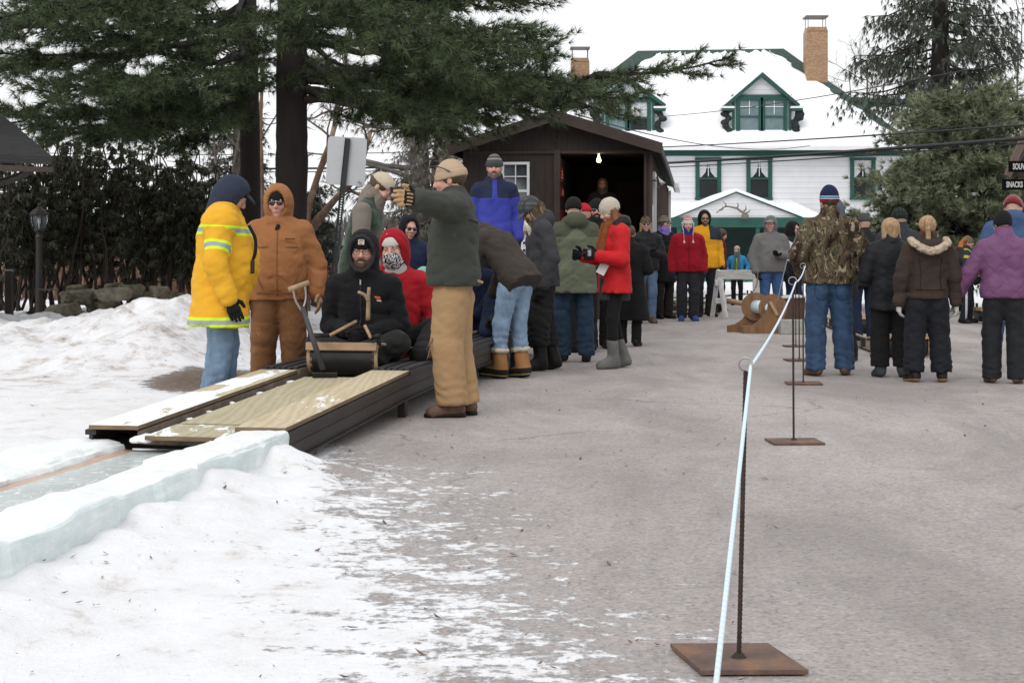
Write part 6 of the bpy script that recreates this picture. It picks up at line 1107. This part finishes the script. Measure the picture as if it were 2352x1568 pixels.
# 9 tall blue jacket
BLU = (.045, .055, .33); zt_b = T(-.4, 9.6)[2]+.03; p = stand('tall bearded person in a bright blue jacket with navy shoulders and striped beanie', 1136, 0, 354, 2, Pose(0, (-4, 2, 0), 'down', 'down', .12, sw=.175), d=17.1, base=zt_b, skin_col=PINK)
def yb(V, s): t = (V-s.J['pel'])@s.po.up; l = np.abs((V-s.J['pel'])@s.po.lat); fr = l < .026; return np.clip(.5+np.where(fr & (((V-s.J['pel'])@s.po.fwd) > .03), -.2, (t-.335-.25*np.maximum(l-.17, 0))*5), 0, 1)
p.jacket(cloth(BLU, ((0, BLU), (.5, (.018, .025, .055))), rough=.75), hem=.76, b=.026, w=-.012, zone=yb, amp=.010, collar=.092); p.trousers(cBLACK); p.boots(BBOOT); p.gloves(cloth((.016, .02, .03)), cuff=.03); p.beanie(cloth(CHAR, ((0, (.05, .055, .05)), (.3, (.07, .075, .07)), (.52, (.24, .24, .22)), (.66, (.05, .055, .05)), (.8, (.14, .145, .135)))), cuff=.045, low=.02, tall=.02); p.beard(BEARDG); p.brows(BEARDG)
# 10 bending man
p = stand('person in a dark brown jacket and light jeans bending over the track', 1168, 868, 0, -126, Pose(54, (0, 25, 0), ((.06, -.10, -.25), (.0, -.22, -.47), 'w'), ((.06, -.12, -.25), (.0, -.24, -.47), 'w'), .10, .05, pel=(0, .06, .95)), hat=1, h=.0145) if False else Person('person in a dark brown jacket and light jeans bending over the track', tuple(G(1166, 868)), 1.74, -126, Pose(56, (0, 25, 0), ((.07, -.08, -.26), (.03, -.16, -.50), 'w'), ((.07, -.08, -.26), (.03, -.16, -.50), 'w'), .10, .06, pel=(0, .12, .94), joints=dict(hipL=(.09, .10, .91), hipR=(-.09, .10, .91), kneeL=(.10, .0, .50), kneeR=(-.10, .05, .50))), .0145, seed=77)
p.jacket(cloth((.048, .040, .033), bump=.45), hem=.83, b=.030, w=.0, amp=.011, collar=.09); p.trousers(cloth((.22, .31, .43), pattern='denim', wear=((.34, .43, .54), .66)), th=.105, kn=.082, an=.066, amp=.010, hemz=.245)
SOREL = cloth((.3, .16, .07), ((0, (.012, .012, .012)), (.07, (.30, .23, .10)), (.115, (.016, .016, .015)), (.28, (.34, .165, .065))), var=.3); p.boots(SOREL, top=.24, r=.064, fur=cloth((.50, .44, .36)), wide=1.08); p.glove('L', cBLACK, .9); p.glove('R', cBLACK, .9); p.beanie(cBLACK)
g = Field(); c = p.J['wrR']; g.cap(c+A([0, 0, .0]), c-A([0, 0, .10]), .03, k=.01); p.add('red_glove_trim', g, cloth((.45, .01, .02)), h=.01)
c = p.J['hipL']*.25+p.J['hipR']*.75+A([-.035, .125, .0]); mb = MB(); [mb.tube(q, .0035, 4) for q in ([c+A([-.055, -.012, .055]), c+A([.055, .012, .055]), c+A([.05, .012, -.05]), c+A([0, .005, -.075]), c+A([-.05, -.012, -.05]), c+A([-.055, -.012, .055])],)]; attach(p, 'pocket_seam', mb, cJEAND)
# 11 charcoal jacket
p = stand('person in a charcoal jacket with camouflage scarf and plaid brimmed cap looking down', 1247, 850, 456, -78, Pose(9, (0, 34, 0), ((.07, .02, -.28), (.04, -.10, -.53)), ((.07, -.02, -.28), (.02, -.16, -.51)), .09, .09), hat=1.70, skin_col=TAN)
p.jacket(cloth((.046, .046, .050), bump=.45), hem=.83, b=.034, w=.01, amp=.012, collar=.09, hood='down'); p.trousers(cloth((.016, .016, .016), bump=.5), th=.125, kn=.12, an=.10, amp=.016, hemz=.25); p.boots(BBOOT, top=.36, r=.068); p.gloves(cBLACK, curl=.6, cuff=.03); p.cap(cloth((.075, .08, .08), pattern='plaid'), cloth((.07, .085, .085)), brim=.06, low=.005, dome=(.098, .118, .115)); p.scarf(CAMO, r=.10, lo=-.03, hi=.12, amp=.012)
g = Field(); c = p.J['neck']+p.po.fwd*.14-p.po.up*.03+p.po.lat*.08; g.ell(c, (.03, .02, .05), Rx(20)); g.ell(c-A([.0, -.03, .05]), (.02, .02, .05)); p.add('scarf_tail', g, cloth((.62, .58, .48)), h=.012)
# 12 white child, 13 dark face
p = stand('person in a white coat and white knitted hat behind the bending man', 1201, 0, 497, 5, Pose(2, (0, 8, 0), 'front', 'front'), d=18.6); p.jacket(cloth((.70, .70, .72)), hem=.8, b=.03); p.trousers(cBLACK); p.boots(BBOOT); p.gloves(cloth((.3, .5, .44))); p.beanie(cloth((.66, .67, .62)), cuff=.0, tall=.03, low=.0); p.scarf(cloth((.6, .62, .6)), r=.09, hi=.12); 
c = p.J['chest']+p.po.fwd*.16; mb = MB(); [mb.lathe([(.018, -.008), (.018, .008)], 8, c+p.po.up*(.13-.1*i), Rx(90)) for i in range(3)]; attach(p, 'coat_buttons', mb, BBOOT)
p = stand('person in black with a bare ruddy face peering between white hat and plaid cap', 1226, 0, 520, -40, Pose(6, (0, 14, 0)), d=19.4, skin_col=TAN); p.jacket(cBLACK, b=.03); p.trousers(cBLACK); p.boots(BBOOT); p.gloves(cBLACK); p.hair(HAIRB, full=True)
# 14 sage parka
SAGE = (.135, .155, .105); DSAGE = (.075, .083, .058); p = stand('person in a sage green hooded parka and black beanie seen from behind', 1318, 830, 447, 192, Pose(3, (-14, 10, 0), 'front', 'front', .12, .04))
p.jacket(cloth(SAGE, ((0, SAGE), (.55, DSAGE)), bump=.45), hem=.735, b=.045, w=.012, flare=.02, amp=.011, hood='down', zone=lambda V, s: np.clip(.5+((V-s.J['pel'])@s.po.up-.36-.9*np.maximum(.12-np.abs((V-s.J['pel'])@s.po.lat), 0))*4, 0, 1)); p.trousers(cJEAND, th=.115, kn=.10, an=.095, amp=.013, hemz=.07); p.boots(cloth((.09, .07, .05), ((0, (.02, .02, .02)), (.2, (.13, .11, .09)))), top=.14); p.gloves(cBLACK); p.beanie(cBLACK, cuff=0, low=-.02)
# 15 black beanie sunglasses
p = stand('person in black with sunglasses and black beanie between the parka and red jacket', 1371, 800, 452, 6, Pose(0, (-8, 4, 0), 'front', 'front'), skin_col=PINK); p.jacket(cloth((.013, .013, .014)), hem=.7, b=.035, collar=.1); p.trousers(cBLACK); p.boots(BBOOT); p.gloves(cBLACK); p.beanie(cBLACK, cuff=.045, low=.03); p.shades(); p.beard(mat('black_scarf_hair', (.02, .018, .016), .9))
p = stand('person behind the green parka showing only a red hat edge', 1340, 0, 463, 200, Pose(), d=17.6); p.jacket(cBLACK); p.trousers(cBLACK); p.boots(BBOOT); p.gloves(cBLACK); p.beanie(cloth((.4, .015, .02)))
# 16 red jacket woman
p = stand('person in a bright red jacket, cream hat and grey sheepskin boots holding a camera', 1412, 845, 447, -74, Pose(3, (4, 20, 0), ((.06, -.03, -.27), (.03, -.27, -.22)), ((.06, -.03, -.27), (.0, -.29, -.22)), .085, .085), hat=1.78, female=True)
REDJ = (.50, .014, .018); p.jacket(cloth(REDJ, rough=.6, bump=.4), hem=.775, b=.036, w=-.01, flare=.03, amp=.011, collar=.0); g = Field(); g.ell(p.J['neck']-p.po.fwd*.075+A([0, 0, .03]), (.125, .085, .085), p.po.RT); g.cap(p.J['neck']+p.po.lat*.09, p.J['neck']-p.po.lat*.09, .06, k=.04); p.add('black_hood', g, cloth((.014, .014, .016), rough=.5), disp=folds(5, .012, (18, 18, 18)))
g = Field(); g.cap(p.J['pel']-A([0, 0, .02]), p.J['pel']-A([0, 0, .24]), .155, .16); g.cut((0, 0, .69), (0, 0, -1)); p.add('skirt', g, cCHAR); p.trousers(cBLACK, th=.088, kn=.066, an=.058, amp=.005, hemz=.285); UGG = mat('grey_suede', (.125, .125, .118), .95, .2, 8, .3, 60); p.boots(UGG, top=.27, r=.058, wide=1.06); p.glove('L', cBLACK, 1.3, thumb=(0, 0, 1), sc=1.25); p.glove('R', cBLACK, 1.3, thumb=(0, 0, 1), sc=1.25)
p.beanie(cloth((.47, .42, .34), sheen=.3), cuff=.0, low=-.012, tall=.008, amp=.006); p.hair(mat('auburn_hair', (.20, .09, .04), .5, .4, 30, .3, 90), 'long'); p.scarf(cloth((.20, .065, .02), wear=((.03, .03, .03), .6)), r=.088, tails=.10); REDW = p
pw = p; wpos = Matrix.Rotation(math.radians(-74), 3, 'Z')@Vector((pw.J['wrL']+A([-.03, -.1, .03]))*pw.k)+Vector(pw.root.location)
cm = thing('camera', 'small silver camera held in black gloves by the red jacket', 'camera', tuple(wpos)); mb = MB(); mb.box((0, 0, 0), (.04, .10, .06), Rz(16), .006); mb.build('body', mat('camera_silver', (.35, .35, .36), .3, .1, metal=.7), cm); mb = MB(); mb.lathe([(.022, -.03), (.022, .02), (.018, .022)], 12, (-.03, 0, 0), Ry(-90)); mb.build('lens', BBOOT, cm)
q = P(1384, 617, 14.9); tk = thing('lift_ticket', 'white paper ticket dangling from the red jacket', 'ticket', tuple(q)); mb = MB(); mb.box((0, 0, 0), (.085, .003, .115), Ry(28)); mb.build('paper', WHITE, tk); mb = MB(); mb.tube([Ry(28)@A([.0, 0, .055]), A([.06, .02, .10])], .002, 4); mb.build('string', WHITE, tk)
# far group by the hut
p = stand('person in a long black coat standing right behind the red jacket', 1446, 795, 512, 170, Pose(0, (0, 0, 0), 'front', 'front')); p.jacket(cBLACK, hem=.38, b=.03, flare=.05); p.trousers(cBLACK); p.boots(BBOOT); p.gloves(cBLACK); p.hair(HAIRB, 'short', full=True)
p = stand('person in a black puffer jacket, camouflage hat and blue jeans with folded arms', 1484, 742, 494, 8, Pose(0, (-10, 2, 0), 'cross', 'cross'), skin_col=PINK); p.jacket(cloth((.013, .014, .016), rough=.5), hem=.86, b=.03, amp=.014, f=(4, 4, 22)); p.trousers(cJEAN, th=.1); p.boots(BROWNB); p.gloves(cBLACK); p.beanie(CAMO, cuff=0); p.shades(); p.hair(HAIRY, 'long')
p = stand('person in a black coat with a striped beanie and purple scarf', 1525, 725, 493, 32, Pose(0, (14, 0, 0), 'down', 'cross'), d=27.2, skin_col=PINK); p.jacket(cBLACK, hem=.62, b=.03); p.trousers(cloth((.022, .02, .018)), th=.12, an=.1); p.boots(BBOOT); p.glove('L', cBLACK, .6); p.glove('R', cloth((.45, .45, .43)), .8); p.beanie(cloth((.1, .08, .06), ((0, (.09, .075, .06)), (.18, (.30, .27, .22)), (.34, (.08, .065, .05)), (.5, (.27, .24, .2)), (.66, (.07, .06, .05)), (.82, (.2, .18, .15)))), cuff=0); p.hair(HAIRB, 'long'); p.shades(); p.scarf(cloth((.22, .16, .52)), r=.1, hi=.06)
p = stand('person in a dark red jacket with a pompom earflap hat and blue scarf', 1580, 737, 493, 2, Pose(0, (-2, 2, 0), 'down', 'down', .1), skin_col=PINK, hat=1.80)
p.jacket(cloth((.26, .008, .016)), hem=.83, b=.042, w=.02, amp=.011); p.line('zipper', [(0, -.08), (0, .42)], cloth((.09, .004, .008)), .005); p.trousers(cloth((.026, .027, .032)), th=.115, kn=.1, an=.092); p.boots(cloth((.03, .07, .2))); p.gloves(cNAVY); p.beanie(cloth((.5, .5, .5), ((0, (.55, .54, .52)), (.45, (.50, .10, .09)), (.6, (.58, .55, .53)), (.7, (.52, .16, .15)))), cuff=0, tall=.02); p.scarf(cloth((.02, .04, .20)), r=.095, hi=.11)
g = Field(); [g.cap(p.po.hp((x*.082, -.0, .03)), p.po.hp((x*.08, -.01, -.06)), .03, .02) for x in (-1, 1)]; [g.cap(p.po.hp((x*.085, -.05, -.06)), p.po.hp((x*.075, -.13, -.27)), .011, .009) for x in (-1, 1)]; [g.sph(p.po.hp((x*.075, -.13, -.29)), .022) for x in (-1, 1)]; g.sph(p.po.hp((0, .01, .165)), .035); p.add('earflaps', g, cloth((.52, .42, .40)), h=.015)
YJ = (.70, .33, .018); p = stand('person in a yellow and navy puffer jacket with black hood and sunglasses', 1619, 728, 476, 16, Pose(0, (-14, 2, 0), 'down', 'down', .11), skin_col=TAN, d=28, hat=1.81); p.jacket(cloth(YJ, ((0, YJ), (.5, (.03, .035, .042)))), hem=.80, b=.05, w=.01, zone=lambda V, s: np.clip(.5+np.minimum((V-s.J['pel'])@s.po.up-.315, (V-s.J['pel'])@s.po.lat-.035)*5, 0, 1), amp=.012, f=(5, 5, 18)); p.trousers(cSNOWP, th=.12, an=.1); p.boots(BBOOT); p.gloves(cBLACK, sc=1.3); p.hood(cBLACK, open_=(.066, .104)); p.shades(); p.beard(BEARD, False)
p = stand('person in maroon mostly hidden behind the yellow and navy jacket', 1652, 0, 522, 100, Pose(4, (0, 12, 0)), d=31); p.jacket(cloth((.12, .012, .022)), b=.03); p.trousers(cBLACK); p.boots(BBOOT); p.gloves(cBLACK); p.hair(HAIRB, 'bob')
p = stand('person in a bright blue jacket with plaid scarf standing behind the sawhorse', 1693, 702, 563, -14, Pose(0, (-18, -4, 0), 'pocket', 'pocket'), skin_col=PINK, h=.03); SB = (.04, .26, .52); p.jacket(cloth(SB, ((0, SB), (.5, (.40, .50, .10)))), hem=.83, zone=lambda V, s: np.clip(.5+np.where(((V-s.J['pel'])@s.po.fwd) > .03, (.055-np.abs((V-s.J['pel'])@s.po.lat))*5, -.3), 0, 1)); p.trousers(cBLACK); p.boots(BBOOT); p.gloves(cBLACK); p.scarf(cloth((.09, .14, .14), pattern='plaid'), r=.1, tails=.22); p.beanie(FUR, cuff=0, low=.03); p.hair(HAIRB)
p = stand('person in a grey hooded jacket and blue jeans holding a coiled lead rope', 1771, 0, 490, 6, Pose(0, (-22, 2, 0), ((.08, -.03, -.27), (-.14, -.29, -.24)), ((.10, .02, -.28), (.07, -.08, -.50)), .1), d=24, hat=1.80, skin_col=PINK); p.jacket(cloth((.155, .15, .145)), hem=.86, b=.042, w=.012, belly=.05, amp=.012); p.trousers(cloth((.045, .10, .22), pattern='denim'), th=.11); p.boots(BROWNB); p.gloves(cBLACK); p.hood(cloth((.14, .15, .16)), open_=(.07, .11)); p.cap(cloth((.2, .2, .19)), brim=.06); p.hair(HAIRB)
p = stand('person in a black jacket with white chest panel and black hood', 1822, 0, 503, 44, Pose(0, (4, 0, 0), 'down', 'down'), d=25, hat=1.80, skin_col=PINK); p.jacket(cloth(BLACK, ((0, (.013, .014, .02)), (.5, (.62, .64, .67)))), hem=.8, b=.035, zone=lambda V, s: np.clip(.5+(.07-np.abs((V-s.J['pel'])@s.po.up-.30-.5*np.abs((V-s.J['pel'])@s.po.lat)))*4, 0, 1)); p.trousers(cNAVY); p.boots(BBOOT); p.gloves(cBLACK); p.hood(cBLACK, open_=(.07, .1), fwd=-.01); p.shades()
p = stand('person in the dark hut opening wearing glasses and a grey scarf', 1384, 0, 406, 0, Pose(0, (-6, 0, 0), 'front', 'front'), d=28.6, base=.9, skin_col=PINK); p.jacket(cloth((.03, .03, .03)), b=.03); p.trousers(cBLACK); p.boots(BBOOT); p.gloves(cBLACK); p.scarf(cloth((.10, .10, .09)), r=.1, hi=.08); p.hair(mat('fair_hair', (.19, .12, .08), .5, .3), 'bob'); p.specs()
# right hand group seen from behind
p = stand('person in a camouflage jacket and striped knit hat seen from behind', 1905, 862, 421, 183, Pose(0, (4, 2, 0), 'pocket', 'pocket', .145, -.03, toe=18), hat=1.80)
p.jacket(CAMO, hem=.865, b=.045, w=.025, amp=.011, collar=.095); p.trousers(cloth((.042, .080, .150), pattern='denim', wear=((.20, .24, .29), .63)), th=.125, kn=.105, an=.10, amp=.011, hemz=.06); [p.line('pocket_seam', [(x-.06, -.09), (x+.06, -.09), (x+.058, -.2), (x, -.235), (x-.058, -.2), (x-.06, -.09)], cJEAND, .003, True, 26, p.tr) for x in (-.1, .1)]; p.boots(BROWNB, top=.15); p.beanie(cloth(NAVY, ((0, (.28, .02, .03)), (.2, (.014, .018, .05)), (.26, (.55, .55, .56)), (.31, (.014, .018, .05)), (.36, (.24, .42, .62)), (.43, (.014, .018, .05)))), cuff=0, low=-.01, tall=.03); p.hair(HAIRB); p.gloves(cBLACK)
p = stand('person in dark clothes with a slate blue hood just behind the camouflage jacket', 1912, 828, 447, 170, Pose(0, (0, 0, 0), 'front', 'front', .2), hat=1.82); p.jacket(cloth((.016, .018, .017)), hem=.7, b=.05, w=.05); p.trousers(cBLACK); p.boots(BBOOT); p.gloves(cBLACK); p.hood(cloth((.085, .105, .145)), size=1.2)
p = stand('person in black with a dark olive beanie behind the camouflage shoulder', 1984, 0, 489, 190, Pose(), d=19.5); p.jacket(cloth((.02, .02, .022)), b=.05); p.trousers(cNAVY); p.boots(BBOOT); p.gloves(cBLACK); p.beanie(cloth((.05, .055, .05)))
p = stand('person with short blonde hair in a long black coat seen from behind', 2046, 866, 497, 176, Pose(2, (16, 4, 0), 'front', 'front', .12), hat=1.765, female=True); p.jacket(cloth((.014, .015, .018), rough=.6), hem=.74, b=.04, flare=.02, amp=.014, f=(5, 5, 14), collar=.1); p.trousers(cBLACK, th=.125, kn=.115, an=.11, hemz=.12); p.boots(cloth((.05, .055, .058)), top=.26, r=.062); p.gloves(cBLACK); p.hair(HAIRY, 'bob')
p = stand('person in grey with a dark patterned cap behind the blonde hair', 2066, 0, 472, 186, Pose(0, (0, 6, 0)), d=16.8); p.jacket(cloth((.035, .038, .042)), b=.05, w=.02); p.trousers(cBLACK); p.boots(BBOOT); p.gloves(cBLACK); p.beanie(cloth((.02, .028, .022), pattern='plaid'), cuff=.0, low=-.02, tall=-.005)
p = stand('person with a blonde ponytail in a brown jacket with a fur trimmed hood', 2130, 877, 492, 178, Pose(0, (-8, 4, 2), ((.09, .02, -.28), (.10, -.03, -.54)), ((.09, .02, -.28), (.11, -.03, -.54)), .145, toe=16), hat=1.765, female=True)
BRJ = (.045, .032, .026); p.jacket(cloth(BRJ, ((0, (.062, .044, .036)), (.2, BRJ)), bump=.5), hem=.885, b=.042, w=-.01, amp=.012, f=(4, 4, 18), zone=lambda V, s: np.clip(.5+((V-s.J['pel'])@s.po.up-.03)*8, 0, 1)); p.line('waist_seam', [(-.15, .03), (0, .03), (.15, .03)], cBLACK, .004, True); p.line('back_seam', [(-.11, .03), (-.10, .2), (-.12, .36)], cBLACK, .003, True); p.line('back_seam', [(.11, .03), (.10, .2), (.12, .36)], cBLACK, .003, True); p.trousers(cloth((.014, .015, .019), rough=.75, bump=.5), th=.135, kn=.118, an=.115, amp=.013, hemz=.11); p.boots(cloth(BLACK, ((0, (.30, .16, .06)), (.09, (.012, .012, .013))), rough=.4), top=.18, wide=1.1); p.hair(HAIRY, 'pony'); p.scarf(cloth((.36, .012, .02)), r=.075, lo=.0, hi=.08)
g = Field(); g.ell(p.J['neck']-p.po.fwd*.11-A([0, 0, .06]), (.15, .06, .11)); p.add('hood_bag', g, cloth(BRJ), disp=folds(2, .008)); g = Field(); pts = smooth_path([p.J['neck']-p.po.fwd*.03+p.po.lat*.18+A([0, 0, .035]), p.J['neck']-p.po.fwd*.14+p.po.lat*.16-A([0, 0, .01]), p.J['neck']-p.po.fwd*.19-A([0, 0, .075]), p.J['neck']-p.po.fwd*.14-p.po.lat*.16-A([0, 0, .01]), p.J['neck']-p.po.fwd*.03-p.po.lat*.18+A([0, 0, .035])], 20); [g.cap(pts[i], pts[i+1], .034, k=.01) for i in range(19)]; p.add('fur_trim', g, FUR, h=.011, disp=folds(4, .016, (55, 55, 55)))
p.glove('L', cloth((.5, .49, .47)), .7); p.glove('R', cloth((.5, .49, .47)), .7); g = Field(); g.sph(p.po.hp((-.085, .01, 0)), .036); g.sph(p.po.hp((.085, .01, 0)), .036); p.add('ear_muffs', g, cBLACK, h=.011); g = Field(); d_ = unit(p.J['wrR']-p.J['elR']); g.cap(p.J['wrL']-unit(p.J['wrL']-p.J['elL'])*.055, p.J['wrL']-unit(p.J['wrL']-p.J['elL'])*.03, .056, k=.01); p.add('blue_cuff', g, cloth((.2, .5, .62)), h=.011)
p = stand('person with orange gloves mostly hidden behind the ponytail', 2140, 0, 512, 160, Pose(0, (0, 0, 0), ((.10, -.05, -.1), (.02, -.22, .02)), ((.14, .0, -.12), (.16, -.16, .02))), d=17); p.jacket(cloth((.02, .018, .016)), b=.04); p.trousers(cBLACK); p.boots(BBOOT); p.glove('L', cloth((.38, .12, .03)), .4); p.glove('R', cloth((.38, .12, .03)), .4, sc=1.4); p.hair(HAIRB, full=True)
p = stand('child in a grey and yellow jacket with fur hat and side striped trousers', 2222, 742, 540, 74, Pose(0, (4, 4, 0), 'down', ((.10, .02, -.26), (.08, -.12, -.44)), .11, .06), skin_col=PINK)
p.jacket(cloth((.03, .034, .038), ((0, (.03, .034, .038)), (.5, (.45, .40, .06)))), hem=.84, b=.045, hood='down', zone=lambda V, s: np.clip(.5+(.018-np.abs(np.linalg.norm(V-s.J['shR'], axis=1)-.12))*9, 0, 1)); p.trousers(cloth((.016, .018, .026), ((0, (.016, .018, .026)), (.5, (.5, .5, .52)))), th=.105, zone=lambda V, s: np.clip(.5+np.where(V[:, 0] < -.1, (.022-np.abs(V[:, 1]-.02))*9, -.3), 0, 1)); p.boots(BBOOT); p.gloves(cBLACK, sc=1.35); p.beanie(mat('raccoon_fur', (.16, .11, .07), .95, .5, 25, .6, 90), cuff=.04, low=.01, amp=.008); p.hair(HAIRB)
PUR = (.135, .048, .125); p = stand('person in a quilted purple jacket and black knit hat at the right edge', 2306, 880, 480, 166, Pose(2, (22, 6, 0), ((.15, .0, -.26), (.25, -.08, -.46)), ((.08, .02, -.28), (.06, -.08, -.5)), .12, .02), female=True)
sQ = N('quilted_purple'); co = sQ.coord(); w1 = sQ.n('TexWave', Scale=3.6, bands_direction='DIAGONAL', wave_profile='SIN'); sQ.l(sQ.coord((1, 0, 1)), w1.inputs[0]); w2 = sQ.n('TexWave', Scale=3.6, bands_direction='DIAGONAL'); sQ.l(sQ.coord((-1, 0, 1)), w2.inputs[0]); qm = sQ.math('MULTIPLY', w1.outputs['Fac'], w2.outputs['Fac']); qq = sQ.math('POWER', qm, .25); sQ.base(sQ.mix(sQ.noise(co, 6, 4), shade(PUR, .85), shade(PUR, 1.2))); sQ.bump(sQ.math('ADD', sQ.math('MULTIPLY', qq, .55), sQ.noise(co, 14, 4, .6, 1)), .5, .02); sQ.set(Roughness=.7)
p.jacket(sQ.m, hem=.87, b=.042, w=.015, amp=.009, collar=.10); p.trousers(cSNOWP, th=.12, kn=.105, an=.10, hemz=.05, amp=.012); p.boots(BROWNB); p.gloves(cBLACK); p.beanie(cBLACK, cuff=0, low=-.03, tall=.01)
p = stand('person in a slate blue coat and maroon hat partly behind the purple jacket', 2326, 862, 446, 162, Pose(12, (-10, 12, 0), 'front', 'front', .18, .1), hat=1.74, d=14.6); p.jacket(cloth((.055, .095, .19)), hem=.72, b=.05, w=.03, hood='down'); p.trousers(cloth((.05, .1, .2), pattern='denim')); p.boots(cloth((.05, .025, .018)), top=.24, r=.06); p.gloves(cBLACK); p.beanie(cloth((.16, .01, .015), sheen=.4), cuff=.05, low=.0)
# people half hidden on the left of the track
p = stand('person in dark clothes whose sleeve shows behind the pointing man', 1012, 0, 480, 60, Pose(4, (0, 10, 0), 'front', ((.19, .0, -.20), (.06, -.12, -.05))), d=15.4); p.jacket(cloth((.013, .014, .016)), b=.05); p.trousers(cBLACK); p.boots(BBOOT); p.gloves(cBLACK); p.beanie(cBLACK)
p = stand('person in a bright blue coat hidden behind the green vest', 819, 0, 474, 90, Pose(10, (0, 20, 0)), d=14.4, hat=1.74); p.jacket(cloth((.02, .14, .46)), hem=.7, b=.055, belly=.05); p.trousers(cBLACK); p.boots(BBOOT); p.gloves(cBLACK); p.beanie(cloth((.02, .1, .4)))
# sticks in the front rider's hands
fz = FPX
def stick(name, label, cat, pts, r, m): mb = MB(); mb.tube(smooth_path(pts, 12), r, 8); return tag(mb.build(name, m, None, True), label, cat)
fs = MB(); c = P(845, 735, 10.82); fs.tube(smooth_path([c, P(846, 700, 10.8), P(846, 684, 10.79), P(848, 660, 10.78)], 12), np.linspace(.016, .012, 12), 8); fs.tube(smooth_path([P(846, 690, 10.79), P(838, 678, 10.78), P(822, 670, 10.77)], 10), np.linspace(.014, .011, 10), 8); tag(fs.build('forked_stick', mat('bare_stick', (.36, .27, .17), .8, .3, 20, .3, 80), None, True), 'forked bare stick held upright by the front rider', 'stick')
for lab, a, b in (('pale wooden steering stick reaching to the left front corner', P(818, 738, 10.78), P(757, 770, 10.62)), ('pale wooden steering stick reaching to the right front corner', P(838, 748, 10.76), P(852, 776, 10.66))):
    st = thing('steering_stick', lab, 'stick', tuple(a), 0, 'steering sticks of the front rider'); mb = MB(); mb.tube([(0, 0, 0), b-a], .012, 8); mb.build('stick', WOOD, st, True); e = b-a; post = A(SLED0)+Rz(rz_t)@A([(-.25 if 'left' in lab else .25), .06, .31])-a; mb = MB(); mb.tube([e, post], .016, 7); mb.build('leather_wrap', BBOOT, st, True)
